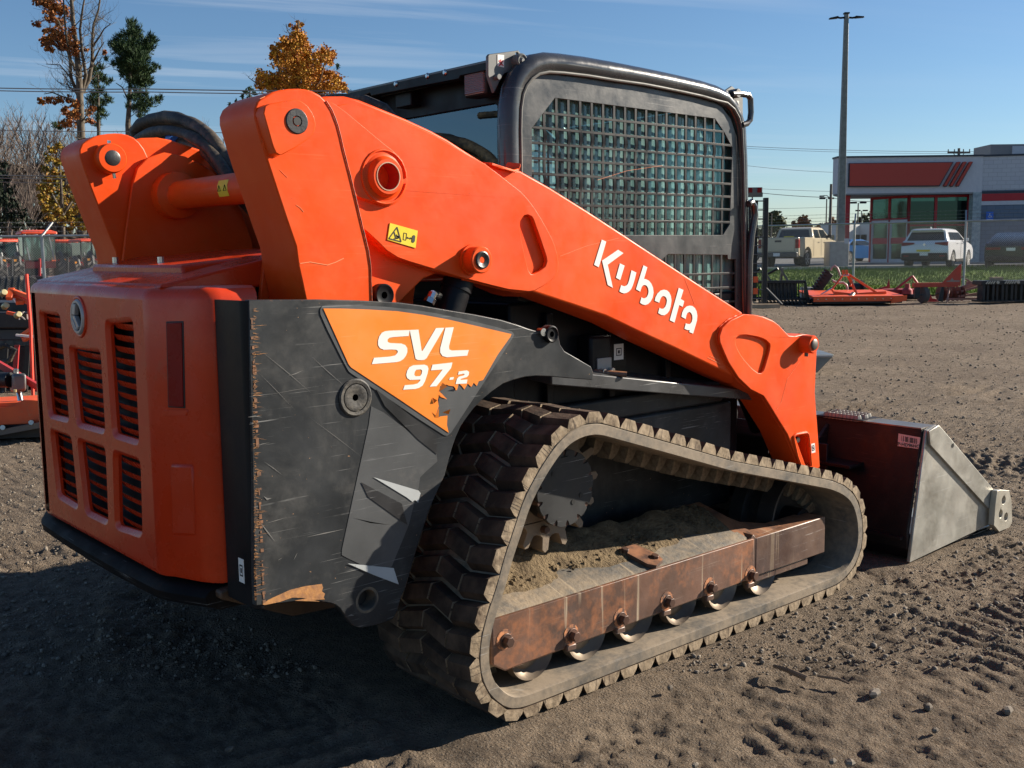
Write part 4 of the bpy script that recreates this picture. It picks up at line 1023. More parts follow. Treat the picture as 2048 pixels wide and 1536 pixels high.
# idler wheel
ic = (1.605, .268)
m_ = MB().lathe((ic[0], -.84, ic[1]), (0, 1, 0), [(.07, .05), (.07, .165), (.015, .180), (0, .186), (.0, .196), (.07, .200), (.08, .175), (.13, .175), (.14, .200), (.20, .200), (.20, .05)], 48)
mk('idler_wheel', m_, mat('worn_idler', (.035, .034, .034), (.07, .066, .06), rough=.38, metal=.4, dust=.3, dustcol=(.2, .16, .11)), LD, ang=35)
mk('idler_hub', MB().cyl((ic[0], -.85, ic[1]), (ic[0], -.76, ic[1]), .05, n=24), BLK, LD, bevel=.004)
it0, it1 = 1.172, 1.628
ib = MB().box(it0 + .008, it1, YO - .004, YO + .10, .156, .299)
IB = mk('idler_beam', ib, RUST2, LD, bevel=.004)
mk('beam_lower_rail', MB().box(it0 + .02, it1 - .10, YO + .006, YO + .09, .128, .154), RUST2, IB, bevel=.003)
pl_ = [(xe1 + .0, .16), (xe1 + .035, .14), (it0 + .012, .15), (it0 + .012, .298), (it0 - .005, .315), (xe1 - .0, .302), (xe1 - .022, .225)]
mk('beam_collar', MB().prism(pl_, YO - .002, YO + .2), RUST2, IB, bevel=.003)
top = [hit(u, v, 1, -.66) for u, v in ((1462, 1024), (1515, 1022))]
mk('beam_gusset', MB().loft([[(1.13, YO + .01, .302), (1.20, YO + .01, .300), (1.40, YO + .03, .298), (1.40, YO + .06, .298), (1.13, YO + .06, .300)],
                             [(1.12, YO + .13, .345), (1.20, YO + .13, .345), (1.27, YO + .13, .315), (1.27, YO + .15, .315), (1.12, YO + .15, .345)],
                             [(1.10, -.68, .39), (1.17, -.68, .39), (1.20, -.68, .36), (1.20, -.66, .36), (1.10, -.66, .39)]]), RUST2, IB, bevel=.003)
# drive sprocket
sc = (.292, .612)
cov = []
NT = 14
for i in range(NT):
    a = 2 * math.pi * i / NT + .05
    for da, r in ((-.155, .118), (-.05, .119), (.05, .119), (.155, .118), (.18, .106), (.224, .100), (.27, .106)):
        cov.append((sc[0] + r * math.cos(a + da), sc[1] + r * math.sin(a + da)))
CV = mk('hub_cover', MB().prism(cov, -.872, -.858), mat('hub_cover_paint', (.016, .017, .018), (.028, .029, .030), rough=.5, dust=.25, scr=.5, dustcol=(.07, .06, .05)), LD, bevel=.002)
mk('final_drive', MB().cyl((sc[0], -.856, sc[1]), (sc[0], -.52, sc[1]), .108, n=36), BLK, LD, ang=40)
for i in range(NT):
    a = 2 * math.pi * i / NT + .05 + .224
    c = (sc[0] + .109 * math.cos(a), sc[1] + .109 * math.sin(a))
    mk('bolt', MB().cyl((c[0], -.868, c[1]), (c[0], -.84, c[1]), .0095, n=8), DSTEEL2, CV)
for a, r in ((2.35, .075), (-1.0, .055), (-.45, .07)):
    mk('plug', MB().cyl((sc[0] + r * math.cos(a), -.874, sc[1] + r * math.sin(a)), (sc[0] + r * math.cos(a), -.86, sc[1] + r * math.sin(a)), .008, n=12), INK, CV)
pts = []; NS = 15
for i in range(NS):
    a = 2 * math.pi * i / NS
    for da, r in ((-.16, .160), (-.09, .166), (-.06, .205), (.0, .214), (.06, .205), (.09, .166), (.16, .160)):
        pts.append((sc[0] + r * math.cos(a + da), sc[1] + r * math.sin(a + da)))
mk('sprocket', MB().prism(pts, -.800, -.72, holes=[circ(sc[0], sc[1], .105, 28)]), mat('muddy_sprocket', (.16, .12, .085), (.24, .18, .12), rough=.7, dust=.6, bump=.002), LD, bevel=.004)
for i in range(6):
    a = 2 * math.pi * i / 6 + .3
    mk('bolt', MB().cyl((sc[0] + .138 * math.cos(a), -.82, sc[1] + .138 * math.sin(a)), (sc[0] + .138 * math.cos(a), -.79, sc[1] + .138 * math.sin(a)), .012, n=6), DSTEEL2, LD)
# mud shelf under the sprocket
mk('mud_shelf', MB().loft([[(-.05, -.80, .32), (-.05, -.60, .38), (-.05, -.60, .30)], [(.25, -.78, .34), (.25, -.56, .45), (.25, -.56, .30)], [(.62, -.74, .33), (.62, -.56, .37), (.62, -.56, .30)]]), MUD, LD, ang=80)

# ---- body side: sill, valve block, pin
def yb(u, v, y): return hit(u, v, 1, y)
s0 = yb(1188, 748, -.62); s1 = yb(1500, 790, -.60)
mk('side_sill', MB().loft([[(s0[0] - .2, -.62, s0[2] + .03), (s0[0] - .2, -.50, s0[2] + .05), (s0[0] - .2, -.50, s0[2] - .01), (s0[0] - .2, -.62, s0[2] - .02)],
                           [(s1[0], -.62, s1[2] + .02), (s1[0], -.50, s1[2] + .04), (s1[0], -.50, s1[2] - .01), (s1[0], -.62, s1[2] - .02)]]), mat('sill_grey', (.06, .062, .065), (.09, .09, .09), rough=.35, metal=.3, scr=.5), LD, bevel=.004)
p = yb(1205, 727, -.56)
VB = mk('valve_block', MB().box(p[0] - .06, p[0] + .05, -.56, -.49, p[2] - .05, p[2] + .10), BLK, LD, bevel=.012)
mk('valve_plate', MB().box(p[0] - .03, p[0] + .042, -.565, -.559, p[2] - .042, p[2] + .02), mat('grey_cast', (.32, .31, .28), rough=.5), VB, bevel=.002)
for dx in (-.012, .03):
    mk('bolt', MB().cyl((p[0] + dx, -.563, p[2] - .025), (p[0] + dx, -.585, p[2] - .025), .010, n=10), CHROME, VB, bevel=.001)
p = yb(1230, 703, -.50); sticker(p[0], -.518, p[2], .05, .058, 'y', LD, marks=BOXM)
mk('sticker_backing', MB().box(p[0] - .04, p[0] + .04, -.516, -.49, p[2] - .05, p[2] + .05), BLK, LD)
a = yb(1238, 746, -.60); b = yb(1253, 749, -.63)
mk('lever_pin', MB().cyl((a[0] - .10, a[1] + .06, a[2] + .01), tuple(b), .010, n=12), RUST2, LD)
p = yb(1090, 598, -.495); mk('vent_slot', MB().box(p[0] - .05, p[0] + .05, -.505, -.485, p[2] - .015, p[2] + .015), DSTEEL, LD)

# ---- cab
YCB = -.505
CBR = mat('cab_tube_paint', (0.032, 0.034, 0.038), (0.045, 0.047, 0.05), rough=0.24, bump=.0002, scr=.15, dust=.08, dustcol=(.12, .11, .1), coat=.3)
CAB = mk('cab', MB().box(.47, 1.62, -.47, .47, 1.10, 1.17), DARK, LD)
tp = [(1022, 560), (1022, 324), (1021, 260), (1022, 215), (1027, 182), (1036, 160), (1050, 142), (1068, 130), (1090, 126), (1120, 128), (1169, 134), (1225, 143.5), (1282, 153), (1320, 160.5), (1358, 168.5), (1400, 178), (1430, 187), (1450, 197), (1466, 211), (1477, 231), (1484, 258), (1487, 324), (1489, 438), (1491, 560), (1492, 640)]
TB = [hit(u, v, 1, YCB) for u, v in tp]
for i in range(1, 12):
    pass
tb = [(p[0] + .0, YCB + .012, p[2]) for p in TB]
mk('door_frame_tube', MB().tube(tb, [.036] * 4 + [.036] * 8 + [.034] * 6 + [.026] * 7, 14), CBR, CAB, ang=70)
mk('door_frame_tube', MB().tube([(a, -b, c) for a, b, c in tb], .034, 12), CBR, CAB, ang=70)
sealp = []
for i, p in enumerate(TB):
    a = TB[max(0, i - 1)]; b = TB[min(len(TB) - 1, i + 1)]; d = np.array([b[0] - a[0], b[2] - a[2]]); d /= np.linalg.norm(d)
    o_ = .031 if i < 12 else (.029 if i < 17 else .020)
    sealp.append((p[0] + d[1] * o_, YCB - .014, p[2] - d[0] * o_))
mk('door_rubber_seal', MB().tube(sealp, .0055, 8), mat('seal', (.10, .10, .09), rough=.6, dust=.3), CAB)
cabr = [(1036, 600), (1036, 324), (1036, 240), (1042, 200), (1052, 170), (1068, 152), (1090, 142), (1130, 143), (1282, 169), (1358, 184), (1420, 199), (1444, 214), (1462, 238), (1474, 275), (1480, 324), (1484, 438), (1490, 640)]
DO = [HY(a, b, YCB) for a, b in cabr]
r4 = lambda pts: [(980 + a * .37757, 60 + b * .37757) for a, b in pts]
gh = [HY(a, b, YCB) for a, b in r4([(345, 360), (1192, 470), (1240, 540), (1284, 625), (1276, 860), (1270, 1028), (1235, 1086), (700, 1086), (223, 1100), (223, 520)])]
gh2 = [HY(a, b, YCB) for a, b in r4([(943, 1188), (1258, 1192), (1260, 1215), (1302, 1215), (1300, 1560), (700, 1540), (700, 1400)])]
mk('grille_frame', MB().prism(DO, YCB, YCB + .008, holes=[gh, gh2]), CABP, CAB, bevel=.0015)
x0h, x1h = HY(1064, 260, YCB)[0], HY(1464, 296, YCB)[0]
z0h, z1h = HY(1448, 470, YCB)[1], HY(1110, 197, YCB)[1]
px_ = (x1h - x0h) / 19.0
bars = []
GB = mat('grille_bar_paint', (0.014, 0.015, 0.016), (0.022, 0.023, 0.024), spec=.2, rough=.42, dust=.06)
def insideclip(poly_, x=None, z=None):
    r = []
    for i in range(len(poly_)):
        (xa, za), (xb, zb_) = poly_[i], poly_[(i + 1) % len(poly_)]
        if x is not None and (xa - x) * (xb - x) < 0: r.append(za + (zb_ - za) * (x - xa) / (xb - xa))
        if z is not None and (za - z) * (zb_ - z) < 0: r.append(xa + (xb - xa) * (z - za) / (zb_ - za))
    return sorted(r)
zr = [z1h - (z1h - z0h) * k / 9.0 for k in range(1, 9)]
for H_poly, rows in ((gh, zr), (gh2, [zr[-1] - .146 - k * .0570 for k in range(1, 5)])):
    for k in range(1, 19):
        x = x0h + px_ * k; r = insideclip(H_poly, x=x)
        if len(r) >= 2:
            z_a, z_b = r[0] - .002, r[-1] + .002
            lp = []; NN = 24
            for j in range(NN + 1):
                zz = z_a + (z_b - z_a) * j / NN; b_ = 0.0
                for zc in (zr[2] + .5 * (zr[1] - zr[2]), zr[5] + .5 * (zr[4] - zr[5])):
                    b_ += .0045 * math.exp(-((zz - zc) / .016) ** 2)
                lp.append([(x - .0052 + b_, YCB + .001, zz), (x + .0052 + b_, YCB + .001 - b_, zz), (x + .0052 + b_, YCB + .006, zz), (x - .0052 + b_, YCB + .006, zz)])
            mk('grille_bar', MB().loft(lp), GB, CAB, ang=50)
    for z in rows:
        r = insideclip(H_poly, z=z)
        if len(r) >= 2: mk('grille_bar', MB().box(r[0] - .002, r[-1] + .002, YCB + .0005, YCB + .0055, z - .0045, z + .0045), GB, CAB, bevel=.001)
# far side grille: the same panel seen through the cab
mk('grille_frame', MB().prism([(a, b) for a, b in DO], -YCB - .008, -YCB, holes=[gh, gh2]), CABP, CAB)
for k in range(1, 19):
    x = x0h + px_ * k; r = insideclip(gh, x=x)
    if len(r) >= 2: mk('far_grille_bar', MB().box(x - .0052, x + .0052, -YCB - .006, -YCB - .001, r[0], r[-1]), GB, CAB)
for z in zr:
    r = insideclip(gh, z=z)
    if len(r) >= 2: mk('far_grille_bar', MB().box(r[0], r[-1], -YCB - .0065, -YCB - .0015, z - .0045, z + .0045), GB, CAB)
# ribbed side glass (real corrugation)
gx0, gx1, gz0, gz1 = x0h - .02, x1h + .06, 1.10, z1h + .02
nx = 400; vs = []; fs = []
for i in range(nx + 1):
    x = gx0 + (gx1 - gx0) * i / nx; yy = YCB + .030 + .0012 * math.sin(2 * math.pi * x / (px_ * 1.0) + .6 * math.sin(x * 9))
    vs += [(x, yy, gz0), (x, yy, gz1)]
for i in range(nx): fs.append((2 * i, 2 * i + 2, 2 * i + 3, 2 * i + 1))
mk('side_glass', MB().add(vs, fs), GLS, CAB, ang=60)
# roof, rear face, windows
roof = MB(); zt0 = TB[10][2]
roof.loft([[(.53, -.46, 1.93), (.53, .46, 1.93), (.53, .46, 1.985), (.53, -.46, 1.985)], [(.80, -.47, 1.94), (.80, .47, 1.94), (.80, .47, 1.985), (.80, -.47, 1.985)], [(1.5, -.46, 1.88), (1.5, .46, 1.88), (1.5, .46, 1.945), (1.5, -.46, 1.945)]])
mk('cab_roof', roof, CABP, CAB, bevel=.02)
bx = .385
rb = [hit(u, v, 0, bx) for u, v in ((700, 181), (980, 118))]
q = [hit(u, v, 0, bx) for u, v in ((695, 186), (980, 122), (978, 140), (920, 152), (918, 158), (742, 192), (740, 186), (698, 201))]
mk('rear_roof_beam', MB().loft([[(bx, p[1], p[2]) for p in q], [(bx + .03, p[1], p[2]) for p in q]]), BLK, CAB, bevel=.003)
mk('rear_roof_sheet', MB().box(bx - .0, .60, q[1][1], q[0][1], q[0][2] - .004, q[0][2] + .006), mat('roof_edge', (.12, .13, .13), rough=.35, metal=.3), CAB, bevel=.003)
for u, v in ((792, 168), (855, 152), (890, 145)):
    p = hit(u, v, 0, bx); mk('bolt', MB().lathe((bx + .002, p[1], p[2]), (-1, 0, 0), [(0, .011), (.004, .011), (.008, .006)], 14), CHROME, CAB)
# rear wall frame with window
xw = .475
wo = [(-.46, 1.12), (.46, 1.12), (.46, 1.93), (-.46, 1.93)]
wq = [hit(u, v, 0, xw) for u, v in ((800, 212), (935, 186), (962, 192), (978, 206), (988, 228), (990, 340), (990, 420), (780, 420))]
wh = [(p[1], p[2]) for p in wq]
wh = [(-.395, 1.30), (-.395, 1.75), (-.38, 1.80), (-.345, 1.83), (.33, 1.83), (.38, 1.79), (.395, 1.75), (.395, 1.30)]
mk('rear_wall', MB().prism(wo, xw, xw + .03, holes=[wh], ax='x'), BLK, CAB, bevel=.003)
mk('rear_window', MB().box(xw + .012, xw + .016, -.41, .41, 1.28, 1.85), GLR, CAB)
# lights, brackets
def lampbox(c, wd, ht, name='work_lamp'):
    L_ = mk(name, MB().box(c[0] - .004, c[0] + .06, c[1] - wd / 2 - .006, c[1] + wd / 2 + .006, c[2] - ht / 2 - .006, c[2] + ht / 2 + .006), INK, CAB, bevel=.008)
    mk('lens', MB().box(c[0] - .010, c[0] + .01, c[1] - wd / 2, c[1] + wd / 2, c[2] - ht / 2, c[2] + ht / 2), LENS, L_, bevel=.008, seg=3)
p = hit(951, 163, 0, .40); lampbox((.40, p[1], p[2]), .105, .085)
p = hit(723, 200, 0, .42); lampbox((.42, p[1], p[2]), .085, .07)
p = hit(806, 200, 0, .43); mk('switch_box', MB().box(.43, .48, p[1] - .05, p[1] + .05, p[2] - .025, p[2] + .025), BLK, CAB, bevel=.004)
br_ = [(976, 112), (979, 108), (1037, 100.5), (1050, 117), (1043, 128), (1036, 138), (1010, 146), (1003, 156), (988, 186), (976, 150)]
yq = -.475
mk('roof_bracket', MB().prism([HY(a, b, yq) for a, b in br_], yq, yq + .012, holes=[circ(*HY(1034.5, 109.5, yq), .008, 10)]), GRAYP, CAB, bevel=.002)
p = HY(1033, 124, yq); mk('bracket_pin', MB().lathe((p[0], yq + .002, p[1]), (0, -1, 0), [(0, .024), (.03, .024), (.034, .019), (.030, .012), (.036, .006)], 24), GRAYP, CAB, ang=35)
p = HY(991, 155, yq); mk('bolt', MB().cyl((p[0], yq, p[1]), (p[0], yq - .02, p[1]), .009, n=10), GRAYP, CAB)
q = [HY(a, b, yq - .001) for a, b in ((995, 109), (1008, 110), (1008, 135), (995, 132))]
film('sticker', q, yq - .0015, WHITE, CAB)
q2 = MB(); quadline(q2, [HY(a, b, yq) for a, b in ((997, 121), (1006, 132))], yq - .002, .004); quadline(q2, [HY(a, b, yq) for a, b in ((1006, 121), (997, 132))], yq - .002, .004); quadline(q2, [HY(a, b, yq) for a, b in ((1001, 119), (1001, 131))], yq - .002, .004)
mk('sticker_print', q2, REDINK, CAB, smooth=False)
# front bracket and handle loop
br2 = [(1446, 184), (1464, 172), (1478, 184), (1486, 196), (1486, 250), (1478, 232), (1462, 208)]
mk('front_bracket', MB().prism([HY(a, b, -.49) for a, b in br2], -.49, -.48), GRAYP, CAB, bevel=.002)
hp = [HY(a, b, -.52) for a, b in ((1464, 188), (1482, 188), (1496, 190), (1501, 198), (1502, 225), (1500, 240), (1494, 247), (1484, 250))]
mk('grab_handle', MB().tube([(p[0], -.52, p[1]) for p in hp], .012, 10), CBR, CAB)
p = HY(1465, 188, -.50); mk('bracket_pin', MB().cyl((p[0], -.49, p[1]), (p[0], -.53, p[1]), .018, n=18), GRAYP, CAB, bevel=.003)
q = [HY(a, b, -.4915) for a, b in ((1470, 200), (1478, 202), (1478, 218), (1470, 214))]
film('sticker', q, -.4915, WHITE, CAB)
# front pillars, windscreen, floor, seat
for yy in (-.47, .43):
    mk('front_pillar', MB().box(1.62, 1.66, yy, yy + .04, 1.12, 1.90), BLK, CAB, bevel=.006)
mk('front_header', MB().box(1.60, 1.66, -.47, .47, 1.84, 1.90), BLK, CAB, bevel=.006)
mk('windscreen', MB().box(1.635, 1.639, -.43, .43, 1.14, 1.86), glassmat('windscreen_glass', (.75, .85, .85), (.6, .7, .75), .02), CAB)
mk('mid_post', MB().box(1.02, 1.06, .42, .47, 1.12, 1.90), BLK, CAB)
mk('mid_post', MB().box(1.00, 1.045, -.470, -.44, 1.12, 1.90), BLK, CAB)
ST = mk('operator_seat', MB().box(.62, 1.02, -.24, .24, 1.17, 1.26), SEAT, CAB, bevel=.04, seg=4)
mk('backrest', MB().loft([[(.56, -.22, 1.24), (.56, .22, 1.24), (.66, .22, 1.24), (.66, -.22, 1.24)], [(.52, -.20, 1.60), (.52, .20, 1.60), (.59, .20, 1.60), (.59, -.20, 1.60)]]), mat('seat_vinyl', (.05, .055, .055), rough=.5), ST, bevel=.03, seg=4)
mk('headrest', MB().box(.60, .68, -.25, -.10, 1.46, 1.58), SEAT, ST, bevel=.03, seg=4)
mk('arm_bar', MB().tube([(.60, -.30, 1.38), (.85, -.30, 1.40), (1.15, -.30, 1.33)], .018, 8), BLK, ST)
mk('joystick', MB().cyl((1.10, -.30, 1.2), (1.13, -.30, 1.42), .02, n=10), BLK, CAB)
mk('door_latch', MB().box(x0h - .002, x0h + .014, YCB + .008, YCB + .02, 1.50, 1.60), INK, CAB)
# grab rail in front of the door
rl = [hit(u, v, 1, -.53) for u, v in ((1497, 408), (1503, 404), (1508, 412), (1510, 430), (1503, 470), (1499, 520), (1498, 570), (1497, 640))]
mk('grab_rail', MB().tube([tuple(p) for p in rl], .014, 10), CBR, CAB)
p = hit(1500, 404, 1, -.53)

# ---- bucket
ZG = 0.0
YK = -.98
b8 = lambda pts, y: [HY(1240 + a * .45575, 600 + b * .45575, y) for a, b in pts]
sdp = b8([(1345, 572), (1388, 547), (1400, 560), (1640, 842), (1622, 985), (1270, 1158), (1282, 1060)], YK)
sdp = [(x, max(z, .004)) for x, z in sdp]
BU = mk('bucket', MB().prism(sdp, YK, YK + .014), STEEL, LD, bevel=.003)
mk('bucket_side_plate', MB().prism(sdp, .966, .98), STEEL, BU, bevel=.003)
rs = b8([(1345, 575), (1388, 548), (1400, 560), (1638, 840), (1630, 900), (1612, 918), (1350, 632)], YK)
mk('side_stiffener', MB().prism(rs, YK - .012, YK), STEEL, BU, bevel=.002)
rs2 = [(a, b) for a, b in rs]
mk('side_stiffener', MB().prism(rs2, .981, .993), STEEL, BU, bevel=.002)
hp_ = b8([(1448, 637)], YK)[0]
mk('stiffener_hole', MB().cyl((hp_[0], YK - .0135, hp_[1]), (hp_[0], YK - .010, hp_[1]), .010, n=14), INK, BU)
bit = b8([(1636, 835), (1650, 830), (1690, 833), (1700, 880), (1703, 970), (1690, 1005), (1645, 1028), (1622, 985), (1628, 900)], YK - .02)
bit = [(x, max(z, .003)) for x, z in bit]
bh = [b8([c], YK - .02)[0] for c in ((1665, 875), (1652, 935), (1675, 948))]
BITM = mat('side_cutter_steel', (.36, .33, .27), (.46, .43, .36), rough=.5, metal=.5, dust=.3, dustcol=(.4, .33, .22))
mk('side_cutter', MB().prism(bit, YK - .040, YK - .013, holes=[circ(c[0], c[1], .020, 12) for c in bh]), BITM, BU, bevel=.004)
mk('side_cutter', MB().prism(bit, .994, 1.02), BITM, BU, bevel=.004)
T0 = HY(1853, 861, YK); T1 = HY(1819, 1128, YK); 
bkp = [(T0[0] - .012, T0[1] + .004), (T0[0] + .10, T0[1] - .005), (T0[0] + .10, T0[1] - .015), (T0[0] + .008, T0[1] - .014), (T0[0] - .035, T0[1] - .20), (T1[0] + .02, .13), (T1[0] + .07, .035), (2.95, .018), (2.98, .004), (T1[0] + .05, .004), (T1[0] + .002, .06), (T1[0] - .004, .14), (T0[0] - .05, T0[1] - .20)]
mk('bucket_shell', MB().prism(bkp, YK + .015, .965), BKT, BU, bevel=.003)
mk('cutting_edge', MB().box(2.82, 3.04, YK + .015, .965, .002, .020), STEEL, BU, bevel=.003)
# top lip strip, lighter
mk('bucket_top_lip', MB().box(T0[0] - .014, T0[0] + .10, YK + .016, .965, T0[1] + .0045, T0[1] + .010), mat('lip_steel', (.13, .12, .11), (.2, .18, .16), rough=.4, metal=.4, scr=.6), BU)
# serrated step on the top lip
def by(u, v=None): return hit(u, v, 0, T0[0] - .01)[1]
ya0, ya1 = hit(1640, 838, 2, T0[1])[1], hit(1728, 843, 2, T0[1])[1]
st_ = MB()
for r_ in range(3):
    for k in range(9):
        yy = ya0 + (ya1 - ya0) * (k + .5 + .5 * (r_ % 2)) / 9.5; xx = T0[0] + .0 + r_ * .042
        st_.lathe((xx, yy, T0[1] + .004), (0, 0, 1), [(0, .022), (.022, .017), (.026, .014), (.020, .012)], 8)
tag(mk('step_tread', st_, mat('step_steel', (.2, .19, .17), rough=.5, metal=.4), BU), kind='stuff')
mk('step_plate', MB().box(T0[0] - .03, T0[0] + .11, min(ya0, ya1) - .03, max(ya0, ya1) + .03, T0[1] + .010, T0[1] + .014), BKT, BU)
# hitch plates and ribs on the back
for yy in (-.52, -.12, .12, .52):
    mk('hitch_rib', MB().prism([(T0[0] - .02, T0[1] - .02), (T0[0] - .13, T0[1] - .10), (T0[0] - .15, .16), (T1[0] - .01, .08)], yy - .008, yy + .008), BKT, BU, bevel=.002)
mk('hitch_plate', MB().box(T0[0] - .15, T0[0] - .135, -.60, .60, .14, T0[1] - .09), BKT, BU, bevel=.003)
mk('hitch_ledge', MB().box(T0[0] - .16, T0[0] - .03, -.72, -.48, .375, .39), BKT, BU, bevel=.002)
mk('lower_bend', MB().box(T1[0] - .03, T1[0] + .0, YK + .03, .95, .10, .112), BKT, BU)
cp_ = MB().box(1.86, 2.12, -.62, .62, .20, .55)
mk('quick_coupler', MB().prism([(1.98, .16), (2.12, .16), (2.13, .50), (2.03, .56), (1.97, .50)], -.55, .55), BKT, LD, bevel=.006)  # dark colour stands in for the shadow below the arm
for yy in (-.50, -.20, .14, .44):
    mk('tilt_lug', MB().prism([(1.86, .40), (2.02, .22), (2.05, .58), (1.93, .98), (1.88, .98)], yy, yy + .03), BKT, LD, bevel=.003)  # same dark colour, painting the arm's shadow onto the lugs
mk('tilt_cylinder', MB().cyl((1.62, -.42, .98), (1.90, -.42, .55), .035, n=20), BLK, LD, ang=40)
mk('tilt_cylinder', MB().cyl((1.62, .42, .98), (1.90, .42, .55), .035, n=20), BLK, LD, ang=40)
# paper label on the bucket back
lb = hit(1818, 882, 0, T0[0] - .054)
KB = .038 / .204
def onback(u, v, off=0.0):
    d = ray(u, v); x_0 = T0[0] - .012 - KB * T0[1] - off        # x = x_0 + KB * z on the sloping back sheet
    t = (x_0 + KB * CAM[2] - CAM[0]) / (d[0] - KB * d[2]); return tuple(CAM + d * t)
LBQ = ((1797, 867), (1841, 875), (1837, 898), (1795, 892))
LB = mk('bucket_label', MB().loft([[onback(u, v, .001) for u, v in LBQ], [onback(u, v, .003) for u, v in LBQ]]), PINKL, BU, smooth=False)
bc = MB()
for k in range(30):
    if rnd.random() < .7:
        u0 = 1803 + k * 1.05; v0 = 871.5 + k * .2
        q = [onback(u0, v0, .0036), onback(u0 + .7, v0 + .1, .0036), onback(u0 + .4, v0 + 10.6, .0036), onback(u0 - .3, v0 + 10.5, .0036)]
        bc.add(q, [(0, 1, 2, 3)])
tag(mk('barcode', bc, INK, BU, smooth=False), kind='stuff')
def text(name, body, size, mtx, material, parent, ext=.0004):
    cu = bpy.data.curves.new(name, 'FONT'); cu.body = body; cu.size = size; cu.extrude = ext; cu.align_x = 'CENTER'; cu.align_y = 'CENTER'
    tmp = bpy.data.objects.new('tmp', cu); COL.objects.link(tmp); bpy.context.view_layer.update()
    me = bpy.data.meshes.new_from_object(tmp.evaluated_get(bpy.context.evaluated_depsgraph_get())); bpy.data.objects.remove(tmp)
    me.materials.clear(); me.materials.append(material)
    o = bpy.data.objects.new(name, me); COL.objects.link(o); o.matrix_world = mtx; o.parent = parent
    return o
text('lettering', 'AP-HD96HC', .021, Matrix(((0, 0, -1, onback(1815, 890, .0050)[0]), (-1, 0, 0, onback(1815, 890)[1]), (0, 1, 0, onback(1815, 890)[2]), (0, 0, 0, 1))), INK, BU)

# =================================================================== GROUND AND TERRAIN
FWH = np.array([0.65218144, 0.74762089]); FWH /= np.linalg.norm(FWH)
RTH = np.array([FWH[1], -FWH[0]])
ANG = math.atan2(RTH[1], RTH[0])                 # heading of 'to the right' for background things
def smooth(a, b, x):
    t = np.clip((x - a) / (b - a), 0, 1); return t * t * (3 - 2 * t)
def gz(x, y):
    dx = x - CAM[0]; dy = y - CAM[1]
    d = dx * FWH[0] + dy * FWH[1]; l = dx * RTH[0] + dy * RTH[1]
    return smooth(26.5, 41, d) * smooth(-4, 3, l) * 0.42
def vh(u): return 475 + (3440 - u) * 0.011737
def BG(u, d, h=0.0, v=None):
    """point at depth d under picture column u, h metres above the ground there (or at picture row v)"""
    r_ = ray(u, vh(u) if v is None else v); r_ = r_ / (r_[0] * FWH[0] + r_[1] * FWH[1])
    p = CAM + r_ * d
    if v is None: p[2] = float(gz(p[0], p[1])) + h
    return Vector(p)
def rot_noise(n, X, Y, f, seed):
    rs = np.random.RandomState(seed); T_ = rs.rand(n, n).astype(np.float32)
    x = X * f; y = Y * f; xi = np.floor(x).astype(int); yi = np.floor(y).astype(int); fx = x - xi; fy = y - yi
    fx = fx * fx * (3 - 2 * fx); fy = fy * fy * (3 - 2 * fy)
    a = T_[xi % n, yi % n]; b = T_[(xi + 1) % n, yi % n]; c = T_[xi % n, (yi + 1) % n]; d = T_[(xi + 1) % n, (yi + 1) % n]
    return (a * (1 - fx) + b * fx) * (1 - fy) + (c * (1 - fx) + d * fx) * fy - .5
